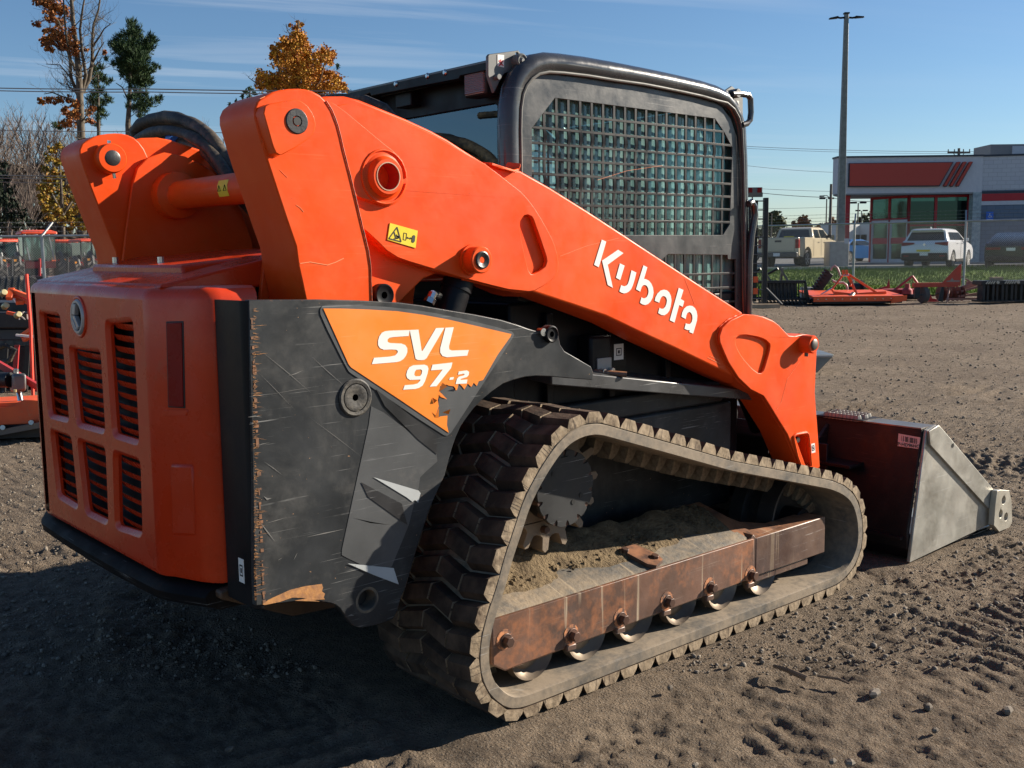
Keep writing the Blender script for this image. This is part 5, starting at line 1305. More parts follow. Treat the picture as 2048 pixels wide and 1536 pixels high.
def dirt(X, Y):
    h = np.zeros_like(X)
    for f, a, s in ((.35, .020, 1), (.9, .018, 2), (2.3, .015, 3), (5.1, .012, 4), (11.3, .011, 5), (23.7, .012, 6), (51, .010, 7), (92, .0055, 8)):
        c, s_ = math.cos(s * 1.3), math.sin(s * 1.3)
        h += a * rot_noise(256, X * c - Y * s_, X * s_ + Y * c, f, s)
    # clods: sharpened noise
    n_ = rot_noise(256, X, Y, 21, 21) + .6 * rot_noise(256, X, Y, 43, 22); m_ = smooth(.0, .35, rot_noise(256, X, Y, 1.1, 23))
    h += m_ * np.clip(n_ - .12, 0, 1) * .045
    # old track prints: combs of ridges along curved lanes
    for (cx, cy, r, wd, ph, amp) in ((3.9, -8.4, 5.7, .25, 1, .016), (9.0, 6.0, 7.5, .40, 2, .02), (4.0, -1.0, 4.6, .24, 0.3, .017), (7.1, 2.3, 1.15, .30, 1, .03), (12, 3.0, 8.0, .4, 1, .02)):
        dx = X - cx; dy = Y - cy; rr = np.hypot(dx, dy); a = np.arctan2(dy, dx)
        lane = np.exp(-((rr - r) / wd) ** 4); brk = smooth(-.10, .12, rot_noise(256, X, Y, .9, 31 + int(ph * 3)))
        h += lane * brk * amp * (np.maximum(0, np.sin(a * r / .105 * 2 * np.pi / 1.0 + ph + 3.5 * (rr - r))) ** .7 * 1.2 - .5)
        h += brk * .014 * np.exp(-((np.abs(rr - r) - wd * 1.1) / .05) ** 2)
    for (yc, xa, xb, amp, ph) in ((-1.62, .25, 3.4, .012, 0), (-2.35, .6, 4.2, .008, 2), (1.1, 3.2, 8.0, .016, 1)):
        lane = np.exp(-((Y - yc - .05 * np.sin(X * 1.3)) / .21) ** 6) * smooth(xa, xa + .3, X) * (1 - smooth(xb - .6, xb, X))
        brk = smooth(-.10, .22, rot_noise(256, X, Y, 2.6, 41 + ph) + .6 * rot_noise(256, X, Y, 9, 44))
        zig = .018 * np.sin((Y - yc) * 2 * np.pi / .22)
        w_ = np.sin((X + zig) / .082 * 2 * np.pi + ph)
        h = h * (1 - .2 * lane) + lane * brk * amp * (smooth(-.2, .5, w_) - .6)
    # flat where the machine stands
    flat = smooth(0, .22, np.maximum(np.maximum(-.15 - X, X - 1.75), np.maximum(-1.0 - Y, Y - 1.0)))
    e = smooth(0, .12, np.maximum(np.maximum(2.1 - X, X - 3.1), np.maximum(-1.02 - Y, Y - 1.0)))
    return (h - .012) * (.12 + .88 * flat) * (.15 + .85 * e) - .004
def graded(lo, hi, c0, c1, st, gr=1.035):
    a = list(np.arange(c0, c1, st)); s = st; x = c1
    while x < hi: a.append(x); s = min(s * gr, 40); x += s
    a.append(hi); s = st; x = c0; b = []
    while x > lo: s = min(s * gr, 40); x -= s; b.append(max(x, lo))
    return np.array(b[::-1] + a)
gxs = graded(-400, 1500, -2.2, 4.6, .0115); gys = graded(-600, 1500, -2.5, .9, .0115)
X, Y = np.meshgrid(gxs, gys, indexing='ij')
dist = np.hypot(X - CAM[0], Y - CAM[1])
fade = 1 - smooth(25, 60, dist)
Z = dirt(X, Y) * (fade * .9 + .1) + gz(X, Y)
nx_, ny_ = X.shape
V = np.stack([X, Y, Z], -1).reshape(-1, 3)
I = np.arange(nx_ * ny_).reshape(nx_, ny_)
Fq = np.stack([I[:-1, :-1], I[1:, :-1], I[1:, 1:], I[:-1, 1:]], -1).reshape(-1, 4)
def groundmat():
    m, N, L, B = newmat('gravelly_dirt'); t = N.new('ShaderNodeTexCoord').outputs['Object']
    a = nnoise(N, L, t, .8, 6, .6); b = nnoise(N, L, t, 14, 8, .7); c_ = nnoise(N, L, t, 120, 3, .6)
    c = mixc(N, L, ramp(N, L, a, .38, .62), (.215, .160, .112), (.285, .220, .156))
    c = mixc(N, L, ramp(N, L, b, .38, .66, 0, .75), c, (.085, .066, .050))
    c = mixc(N, L, ramp(N, L, c_, .56, .70, 0, .7), c, (.30, .265, .22))
    vo = N.new('ShaderNodeTexVoronoi'); vo.inputs['Scale'].default_value = 95; L.new(t, vo.inputs['Vector'])
    c = mixc(N, L, ramp(N, L, vo.outputs['Distance'], .0, .35, .5, 0), c, (.21, .185, .155))
    L.new(c, B.inputs['Base Color']); B.inputs['Roughness'].default_value = .95; B.inputs['Specular IOR Level'].default_value = .15
    h = mathn(N, L, 'ADD', mathn(N, L, 'MULTIPLY', nnoise(N, L, t, 85, 8, .75), .024), mathn(N, L, 'MULTIPLY', ramp(N, L, vo.outputs['Distance'], 0, .5, 1, 0), .009))
    h = mathn(N, L, 'ADD', h, mathn(N, L, 'MULTIPLY', nnoise(N, L, t, 22, 6, .65), .022))
    bn = N.new('ShaderNodeBump'); bn.inputs['Distance'].default_value = 1.0; bn.inputs['Strength'].default_value = 1.0
    L.new(h, bn.inputs['Height']); L.new(bn.outputs[0], B.inputs['Normal'])
    return m
GRD = groundmat()
tag(raw('ground', V, Fq, GRD, smooth=True), kind='structure')

# gravel and small stones lying on the dirt
def stones(n, dmin, dmax, rmin, rmax, seed, cols):
    rs = np.random.RandomState(seed)
    ico = np.array([[0, 0, 1], [.894, 0, .447], [.276, .851, .447], [-.724, .526, .447], [-.724, -.526, .447], [.276, -.851, .447], [.724, .526, -.447], [-.276, .851, -.447], [-.894, 0, -.447], [-.276, -.851, -.447], [.724, -.526, -.447], [0, 0, -1]])
    f = np.array([[0, 1, 2], [0, 2, 3], [0, 3, 4], [0, 4, 5], [0, 5, 1], [1, 6, 2], [2, 7, 3], [3, 8, 4], [4, 9, 5], [5, 10, 1], [6, 7, 2], [7, 8, 3], [8, 9, 4], [9, 10, 5], [10, 6, 1]])
    d = dmin * (dmax / dmin) ** rs.rand(n); u = rs.rand(n) * 2600 - 300; l = (u - 1024) / F * d
    x = CAM[0] + FWH[0] * d + RTH[0] * l; y = CAM[1] + FWH[1] * d + RTH[1] * l
    k = ~((x > -.2) & (x < 3.1) & (y > -1.0) & (y < 1.0)); x, y, d = x[k], y[k], d[k]; n = len(x)
    r = (rmin + (rmax - rmin) * rs.rand(n) ** 5) * (d / dmin) ** .35
    z = dirt(x, y) * .9 + gz(x, y)
    sc3 = rs.uniform(.6, 1.25, (n, 3)) * r[:, None]; sc3[:, 2] *= .7
    a = rs.rand(n) * 6.28; ca, sa = np.cos(a), np.sin(a)
    P_ = ico[None] * rs.uniform(.75, 1.2, (n, 12, 1)) * sc3[:, None, :]
    PX = P_[..., 0] * ca[:, None] - P_[..., 1] * sa[:, None]; PY = P_[..., 0] * sa[:, None] + P_[..., 1] * ca[:, None]
    P_ = np.stack([PX + x[:, None], PY + y[:, None], P_[..., 2] + z[:, None] + r[:, None] * .25], -1)
    Fv = f[None] + (np.arange(n) * 12)[:, None, None]
    return P_.reshape(-1, 3), Fv.reshape(-1, 3)
SM = mat('gravel_stone', (.10, .083, .066), (.24, .205, .165), rough=.9, vscale=22, spec=.2)
sv_, sf_ = stones(42000, 3.2, 26, .0022, .012, 3, None)
s2, f2 = stones(34000, 3.2, 8.5, .0016, .006, 13, None)
sv_ = np.concatenate([sv_, s2]); sf_ = np.concatenate([sf_, f2 + len(sv_) - len(s2)])
tag(raw('gravel', sv_, sf_, SM), kind='stuff', label='loose gravel scattered over the dirt yard')
for i, (u, v, r) in enumerate(((1750, 1385, .022), (1855, 1413, .019), (2015, 1420, .018), (1870, 1460, .014), (1340, 1375, .014), (1450, 1330, .010), (458, 1498, .011), (1390, 1530, .013), (1700, 1525, .018), (1665, 1522, .014))):
    p = hit(u, v, 2, 0.0); m_ = MB(); rr = random.Random(i)
    ex, ey = rr.uniform(.8, 1.4), rr.uniform(.5, .8); loops = [[(p[0] + r * q * math.cos(a) * ex * rr.uniform(.75, 1.15), p[1] + r * q * math.sin(a) * ey * rr.uniform(.75, 1.15), p[2] + r * z * rr.uniform(.8, 1.1)) for a in [k * math.pi / 3 for k in range(6)]] for q, z in ((.8, -.5), (1, .05), (.75, .38), (.25, .55))]
    o = mk('stone', m_.loft(loops), SM, ang=25)
    names = ['blunt brown stone on the dirt right of the middle foreground', 'pale pointed stone lying in the old track print', 'dark stone near the right edge of the dirt', 'flat stone beside the lower track prints', 'small grey stone by the track edge', 'small stone beside the rubber track midway', 'small stone inside the machine shadow', 'stone at the bottom edge of the dirt', 'brown stone at the bottom right of the dirt', 'tan stone beside the brown bottom stone']
    tag(o, names[i], 'stone', 'larger stones on the dirt')
a = hit(1548, 1332, 2, .012); b = hit(1615, 1358, 2, .015)
tag(mk('twig', MB().tube([tuple(a), tuple((a + b) / 2 + np.array([0, .01, .004])), tuple(b)], [.006, .008, .010], 8), mat('dry_bark', (.12, .08, .05), (.2, .14, .09), rough=.9)), 'short brown twig lying on the dirt beside the track', 'twig')
a = hit(1635, 1352, 2, .01); b = hit(1700, 1368, 2, .01)
tag(mk('twig', MB().tube([tuple(a), tuple((a + b) / 2 + np.array([.01, -.01, .004])), tuple(b)], [.004, .005, .003], 8), bpy.data.materials['dry_bark']), 'thin pale root fragment to the right of the brown twig', 'twig')

# grass bank and parking lot behind the fence
def sheet(name, d0, d1, u0, u1, nd, nu, lift, material, f=None):
    vs = []; fs = []
    for i in range(nd):
        for j in range(nu):
            d = d0 + (d1 - d0) * i / (nd - 1)
            u = u0 + (u1 - u0) * j / (nu - 1)
            if f: d += f(i, j)
            p = BG(u, d); vs.append((p.x, p.y, float(gz(p.x, p.y)) + lift))
    for i in range(nd - 1):
        for j in range(nu - 1):
            a = i * nu + j; fs.append((a, a + 1, a + nu + 1, a + nu))
    return raw(name, vs, fs, material)
GRS = mat('grass_green', (.09, .15, .022), (.14, .19, .035), rough=.9, vscale=1.2, dust=.15, dustcol=(.17, .16, .06), bump=.02, bscale=14, spec=.1)
ASP = mat('asphalt', (.09, .088, .085), (.12, .118, .112), rough=.9, bump=.004, bscale=30, vscale=.5)
CON = mat('concrete', (.34, .32, .29), (.42, .40, .36), rough=.85, bump=.003)
tag(sheet('grass_bank', 28.5, 43.5, 1180, 2500, 16, 40, .03, GRS, lambda i, j: rnd.uniform(-.25, .25) if i == 0 else 0), kind='structure')
tag(sheet('parking_lot', 43.6, 140, 1180, 3000, 12, 12, .05, ASP), kind='structure')
kb = MB()
for i in range(12):
    p = BG(1200 + i * 100, 43.4); q = BG(1300 + i * 100, 43.4); kb.bar((p.x, p.y, p.z + .08), (q.x, q.y, q.z + .08), .16, .14)
tag(mk('kerb', kb, CON), kind='structure')
rs = np.random.RandomState(5)
n = 30000; u = rs.uniform(1230, 2300, n); d = rs.uniform(28.4, 43.2, n); gv = []; gf = []
LL = (u - 1024) / F * d
gx_ = CAM[0] + FWH[0] * d + RTH[0] * LL; gy_ = CAM[1] + FWH[1] * d + RTH[1] * LL; g0 = gz(gx_, gy_) + .02
hh = rs.uniform(.03, .11, n) * (1 + .8 * (rot_noise(64, gx_, gy_, .6, 9) > .15)); ww = rs.uniform(.008, .02, n); lx = rs.uniform(-.05, .05, n); ly = rs.uniform(-.05, .05, n)
gv = np.stack([np.stack([gx_ - RTH[0] * ww, gy_ - RTH[1] * ww, g0], -1), np.stack([gx_ + RTH[0] * ww, gy_ + RTH[1] * ww, g0], -1), np.stack([gx_ + lx, gy_ + ly, g0 + hh], -1)], 1).reshape(-1, 3)
tag(raw('grass', gv, np.arange(3 * n).reshape(-1, 3), GRS), kind='stuff', label='short green grass growing on the bank behind the fence')

# =================================================================== FENCES
GALV = mat('galvanised_steel', (.30, .31, .31), (.40, .41, .41), rough=.45, metal=.5)
WIRE = mat('fence_wire', (.17, .175, .18), rough=.5, metal=.3)
def fence(pa, pb, nposts, h, label, wire=.0036, pitch=.052, arms=True, name='chain_link_fence'):
    pa = Vector(pa); pb = Vector(pb); r_ = thing(name, label, 'fence', tuple(pa)); L_ = (Vector((pb.x, pb.y, 0)) - Vector((pa.x, pa.y, 0))).length
    dirv = (pb - pa) / L_
    P = lambda s, z: tuple(dirv * s + Vector((0, 0, z)))
    for i in range(nposts):
        s = L_ * i / (nposts - 1); b = Vector(P(s, 0))
        po = mk('post', MB().cyl(b - Vector((0, 0, .2)), b + Vector((0, 0, h + .03)), .034, n=10), GALV, r_, ang=50)
        if arms:
            sd_ = Vector((FWH[0], FWH[1], 0)) * .0
            mk('barb_arm', MB().bar(b + Vector((0, 0, h)), b + Vector((FWH[0] * .3 + RTH[0] * .12, FWH[1] * .3 + RTH[1] * .12, h + .30)), .045, .03), GALV, po)
    mk('top_rail', MB().cyl(P(0, h), P(L_, h), .024, n=8), GALV, r_, ang=50)
    m_ = MB(); k = 0; s = -h
    n3 = Vector((-dirv.y, dirv.x, 0)).normalized()
    def w3(a, b):
        a = Vector(a); b = Vector(b); d_ = (b - a).normalized(); c_ = d_.cross(n3).normalized() * wire / 2; e_ = n3 * wire / 2
        v0 = len(m_.v); m_.v += [tuple(a + c_ + e_), tuple(a - c_ + e_), tuple(a - e_), tuple(b + c_ + e_), tuple(b - c_ + e_), tuple(b - e_)]
        m_.f.extend([(v0, v0 + 1, v0 + 4, v0 + 3), (v0 + 1, v0 + 2, v0 + 5, v0 + 4), (v0 + 2, v0, v0 + 3, v0 + 5)])
    while s < L_:
        a0, b0 = s, s + h; za, zb2 = 0, h + .03
        if a0 < 0: za = -a0; a0 = 0
        if b0 > L_: zb2 = h - (b0 - L_); b0 = L_
        if b0 > a0: w3(P(a0, za), P(b0, zb2)); w3(P(L_ - a0, za), P(L_ - b0, zb2))
        s += pitch * 1.0
    tag(raw('chain_mesh', m_.v, m_.f, WIRE, r_) if False else mk('chain_mesh', m_, WIRE, r_, smooth=False), kind='stuff')
    if arms:
        for j in range(3):
            t = (j + 1) / 3.0
            o_ = Vector((FWH[0] * .3 + RTH[0] * .12, FWH[1] * .3 + RTH[1] * .12, .3)) * t
            m2 = MB().tube([tuple(Vector(P(0, h)) + o_), tuple(Vector(P(L_, h)) + o_)], .004, 4)
            nb = int(L_ / .14)
            for q in range(nb):
                c_ = Vector(P(L_ * (q + .5) / nb, h)) + o_; m2.bar(c_ + Vector((.012, .012, -.016)), c_ + Vector((-.012, -.012, .016)), .004)
            mk('barbed_wire', m2, WIRE, r_, smooth=False)
    return r_
fa = BG(1180, 37.0); fb = BG(2500, 25.5)
# put posts where the photo has them by choosing the end points and count
def onfence(u):
    r_ = ray(u, vh(u)); a = np.array([fa.x, fa.y]); b = np.array([fb.x, fb.y]); d = b - a
    A_ = np.array([[r_[0], -d[0]], [r_[1], -d[1]]]); t = np.linalg.solve(A_, a - CAM[:2]); return t[1]
t1, t2 = onfence(1708), onfence(1930); dt = t2 - t1
A_ = fa.lerp(fb, t1 - 4 * dt); B_ = fa.lerp(fb, t2 + 2 * dt)
A_.z = float(gz(A_.x, A_.y)); B_.z = float(gz(B_.x, B_.y))
zz = [float(gz(*(np.array([fa.x, fa.y]) * (1 - t) + np.array([fb.x, fb.y]) * t))) for t in (t1, t2)]
A_.z = .25; B_.z = .22
fence(A_, B_, 7 + 1 - 0, 1.80, 'galvanised chain-link fence with barbed wire arms along the grass bank, right of the loader')
fa2 = BG(-420, 22.0); fb2 = BG(560, 23.5); fa2.z = 0; fb2.z = 0
fence(fa2, fb2, 5, 1.78, 'galvanised chain-link fence in front of the parked tractors at the left', wire=.004, arms=True)

# =================================================================== BACKGROUND, RIGHT
def place(name, label, cat, u, d, turn=0.0, group=None, z=None):
    p = BG(u, d)
    if z is not None: p.z = z
    return thing(name, label, cat, tuple(p), ANG + rad(turn), group)
WB = mat('white_render', (.50, .51, .55), (.55, .56, .59), rough=.7)
def blockwall(name, c1, c2):
    m, N, L, B = newmat(name); t = N.new('ShaderNodeTexCoord').outputs['Object']
    b = N.new('ShaderNodeTexBrick'); b.inputs['Scale'].default_value = 1; b.inputs['Brick Width'].default_value = .40; b.inputs['Row Height'].default_value = .20; b.inputs['Mortar Size'].default_value = .008
    b.inputs['Color1'].default_value = (*c1, 1); b.inputs['Color2'].default_value = (*c2, 1); b.inputs['Mortar'].default_value = (c1[0] * .7, c1[1] * .7, c1[2] * .7, 1)
    L.new(mapping(N, L, t, (1, 1, 1), (rad(90), 0, 0)), b.inputs['Vector']); L.new(b.outputs[0], B.inputs['Base Color']); B.inputs['Roughness'].default_value = .8
    return m
WBLK = blockwall('white_block', (.47, .48, .52), (.51, .52, .55)); SBLK = blockwall('slate_block', (.12, .16, .22), (.14, .18, .24))
DRED = mat('deep_red_trim', (.40, .012, .022), rough=.5); SIGNR = mat('sign_red_orange', (.42, .036, .02), rough=.4)
NAVY = mat('navy_edge', (.02, .03, .05), rough=.5)
def darkglass(name, c, r=.06): return mat(name, c, rough=r, rvar=.02, spec=.8)
SHOPG = glassmat('shop_glass', (.16, .27, .25), (.22, .36, .34), .03)
bd = place('dealer_building', 'single-storey white and slate building with red stripe, red columns and a blank red-orange fascia sign', 'building', 1671, 52, 0)
W_ = 7.13
bd.location = tuple(BG(1671, 57.5)); bd.scale = (1.10, 1.10, 1.10)
part = lambda n_, mb, m_, par=bd, **k: mk(n_, mb, m_, par, **k)
z0b = .0
fas = part('fascia', MB().box(0, W_, 0, .75, 3.47, 5.20), WB)
part('canopy_roof', MB().prism([(.05, .74), (W_, .74), (W_, 4.2), (1.9, 4.2)], 3.48, 5.1, ax='z'), WB)
part('roof_edge', MB().box(-.04, W_ + .03, -.05, .8, 5.20, 5.28), NAVY, fas)
sgn = part('fascia_sign', MB().prism([(.52, 3.78), (4.98, 3.76), (5.62, 4.93), (.52, 4.93)], -.16, -.01), NAVY, fas)
part('sign_face', MB().prism([(.55, 3.83), (4.93, 3.81), (5.55, 4.90), (.55, 4.90)], -.20, -.161), SIGNR, sgn)
for k in range(3):
    x = 5.17 + k * .30
    part('sign_bar', MB().prism([(x, 3.78), (x + .12, 3.78), (x + .77, 4.93), (x + .63, 4.93)], -.20, -.01), SIGNR, fas)
    part('sign_bar_edge', MB().prism([(x + .05, 3.74), (x + .16, 3.74), (x + .80, 4.90), (x + .72, 4.92)], -.15, -.012), NAVY, fas)
part('column', MB().box(.30, .78, .35, .80, -.2, 3.47), DRED)
part('soffit', MB().prism([(.0, .02), (W_, .02), (W_, 4.2), (1.9, 4.2), (.05, .8)], 3.40, 3.468, ax='z'), mat('soffit_grey', (.25, .26, .27), rough=.8))
# glazed entrance
def glazed(xa, ya, xb, yb, z0, z1, divs, rail, name='window'):
    f = MB(); d = Vector((xb - xa, yb - ya, 0)); n = Vector((-d.y, d.x, 0)).normalized()
    o = part(name, MB().bar((xa, ya, z1 - .06), (xb, yb, z1 - .06), .12, .12), DRED)
    part('window_frame', MB().bar((xa, ya, z0 + .05), (xb, yb, z0 + .05), .12, .1), DRED, o)
    for t in divs:
        p = Vector((xa, ya, 0)) + d * t; part('mullion', MB().bar((p.x, p.y, z0), (p.x, p.y, z1), .13, .13, up=(1, 0, 0)), DRED, o)
    part('pane', MB().bar((xa, ya, (z0 + z1) / 2), (xb, yb, (z0 + z1) / 2), .02, z1 - z0), SHOPG, o)
    for r in rail: part('rail', MB().bar((xa, ya - .01, r), (xb, yb - .01, r), .09, .08), DRED, o)
glazed(3.9, .9, W_ - .25, .9, .5, 3.40, (0, .45, 1), (1.9,))
glazed(2.72, 2.9, 3.9, .9, 0, 3.40, (0, .5, 1), (2.25,))
part('low_wall', MB().box(3.95, W_ - .2, .85, 1.0, 0, .5), SBLK)
for t0, t1 in ((.03, .47), (.53, .97)):
    a = Vector((2.72, 2.88, 0)).lerp(Vector((3.9, .88, 0)), t0); b = Vector((2.72, 2.88, 0)).lerp(Vector((3.9, .88, 0)), t1)
    dr = part('door', MB().bar((a.x, a.y - .04, 0), (a.x, a.y - .04, 2.2), .09, .09, up=(1, 0, 0)).bar((b.x, b.y - .04, 0), (b.x, b.y - .04, 2.2), .09, .09, up=(1, 0, 0)).bar((a.x, a.y - .04, 2.15), (b.x, b.y - .04, 2.15), .09, .1).bar((a.x, a.y - .04, .12), (b.x, b.y - .04, .12), .09, .22), WB)
    part('door_decal', MB().bar((a.x, a.y - .07, 1.15), (b.x, b.y - .07, 1.15), .02, .3), mat('door_red_decal', (.5, .05, .06), rough=.5), dr)
part('interior_floor', MB().box(4.2, 11, 1.2, 8, 0, .02), CON)
part('interior_back_wall', MB().box(6.0, 14, 8.0, 8.2, 0, 3.4), mat('interior_green', (.035, .06, .055), (.012, .018, .018), vscale=.8, rough=.8))
for x in (4.6, 5.6, 6.2): part('display_unit', MB().box(x, x + .5, 3, 3.5, 0, 1.9), mat('display_shelf', (.25, .3, .2), rough=.7))
# wing
def wing(z0, z1, m_, nm, pr=0.0):
    part(nm, MB().loft([[(W_ - .3 * 0, .02 - pr, z0), (W_, .4, z0), (W_, .4, z1), (W_, .02 - pr, z1)], [(18, -2.3 - pr, z0), (18, 9, z0), (18, 9, z1), (18, -2.3 - pr, z1)]]), m_)
wing(3.55, 5.18, WBLK, 'upper_wall'); wing(-.3, 3.54, SBLK, 'wall')
wing(3.40, 3.50, NAVY, 'trim_band', .03); wing(3.03, 3.38, DRED, 'red_band', .035); wing(2.83, 3.02, WB, 'white_band', .03)
wing(5.18, 5.27, NAVY, 'parapet_cap', .05)
part('pillar', MB().box(W_ - .42, W_ + .0, -.02, .45, 0, 3.47), mat('glass_block', (.35, .42, .45), (.2, .26, .3), vscale=5, rough=.25))
part('rooftop_unit', MB().box(8.6, 11.5, 2.5, 4.5, 5.2, 6.0), mat('rooftop_grey', (.22, .21, .21), rough=.6))
part('rooftop_louvre', MB().box(9.7, 10.6, 2.44, 2.5, 5.4, 5.9), WB)
ss = part('access_sign', MB().box(7.13 + .17, 7.13 + .52, -.24, -.20, 2.05, 2.50), mat('sign_blue', (.02, .13, .55), rough=.4))
kk = MB(); cx = 7.47
kk.cyl((7.46, -.245, 2.405), (7.46, -.25, 2.405), .022, n=10); kk.tube([(7.46, -.247, 2.38), (7.46, -.247, 2.30), (7.53, -.247, 2.30), (7.56, -.247, 2.22)], .011, 5)
kk.tube([(7.47 + .055 * math.cos(rad(a)) - .01, -.247, 2.265 + .055 * math.sin(rad(a))) for a in range(120, 361, 30)], .009, 5)
kk.box(7.33, 7.62, -.25, -.243, 2.08, 2.13)
part('sign_symbol', kk, WHITE, ss)
part('step_kerb', MB().box(2.2, 18, -1.9, 3, -.1, .06), CON)
for x in (.4, .9):   # planters / bins by the doors
    pass
# light pole
lp = place('light_pole', 'tall square steel parking lot light pole on a concrete base, with two lamp heads', 'light pole', 1680, 50)
mk('base', MB().box(-.62, .30, -.45, .45, 0, 1.20), CON, lp, bevel=.03)
mk('junction_box', MB().box(.05, .25, -.5, -.46, 1.10, 1.34), WB, lp)
PT = mat('pole_bronze_paint', (.14, .15, .14), (.2, .21, .2), rough=.5)
pole = MB().loft([[(-.17, -.17, 1.2), (.17, -.17, 1.2), (.17, .17, 1.2), (-.17, .17, 1.2)], [(-.09, -.09, 11.6), (.09, -.09, 11.6), (.09, .09, 11.6), (-.09, .09, 11.6)]])
mk('pole', pole, PT, lp, bevel=.015)
for s in (-1, 1):
    mk('lamp_arm', MB().tube([(0, 0, 11.45), (s * .28, -.03, 11.42), (s * .45, -.05, 11.45)], .045, 8), BLK, lp)
    mk('lamp_head', MB().loft([[(s * .40, -.15, 11.40), (s * .40, .1, 11.40), (s * .40, .1, 11.50), (s * .40, -.15, 11.50)], [(s * .80, -.14, 11.36 if s < 0 else 11.42), (s * .80, .06, 11.36 if s < 0 else 11.42), (s * .80, .06, 11.42 if s < 0 else 11.47), (s * .80, -.14, 11.42 if s < 0 else 11.47)]]), BLK, lp, bevel=.02)
mk('pole_cap', MB().box(-.12, .12, -.12, .12, 11.6, 11.66), BLK, lp)

# vehicles: rear at Y=0, nose at +Y
TYRE = mat('tyre_rubber', (.02, .02, .02), (.035, .033, .03), rough=.85, bump=.003)
RIMM = mat('alloy_rim', (.6, .6, .58), rough=.35, metal=.5)
CGL = darkglass('car_glass', (.012, .018, .022), .05)
def wheel(par, x, y, r, w):
    s = 1 if x > 0 else -1
    o = mk('wheel', MB().lathe((x - s * w, y, r), (s, 0, 0), [(0, r * .6), (0.01, r * .93), (.03, r), (w - .03, r), (w - .005, r * .94), (w - .01, r * .66)], 28), TYRE, par, ang=40)
    rm = MB().lathe((x - s * .06, y, r), (s, 0, 0), [(0, r * .1), (0, r * .60), (.05, r * .66), (.052, r * .62), (.02, r * .58), (.02, r * .15), (.045, r * .13)], 28)
    for k in range(6):
        a = 2 * math.pi * k / 6
        rm.bar((x - s * .02, y + r * .1 * math.cos(a), r + r * .1 * math.sin(a)), (x - s * .01, y + r * .6 * math.cos(a), r + r * .6 * math.sin(a)), .06, .03, up=(1, 0, 0))
    mk('rim', rm, RIMM, o, ang=40)
def arch(cy, r, z0, n=8): return [(cy - r * math.cos(math.pi * i / n), z0 + r * 1.0 * math.sin(math.pi * i / n)) for i in range(n + 1)]
def carbody(par, prof_, wd, paint, shoulder, tumble=.12, name='body'):
    """side profile in (y,z) lofted across the width: narrower above the shoulder line"""
    def sec(x, k):
        s = 1 if x > 0 else -1
        return [(x - s * max(0, (z - shoulder)) * tumble * k - s * max(0, .55 - z) * .08 * k, y, z) for y, z in prof_]
    h = wd / 2
    m_ = MB().loft([sec(-h, 1), sec(-h + .12, 1.0) if False else [(a + .05, b, c + .0) for a, b, c in sec(-h, 1)], [(a - .05, b, c) for a, b, c in sec(h, 1)], sec(h, 1)])
    return mk(name, m_, paint, par, bevel=.03, seg=2, ang=40)
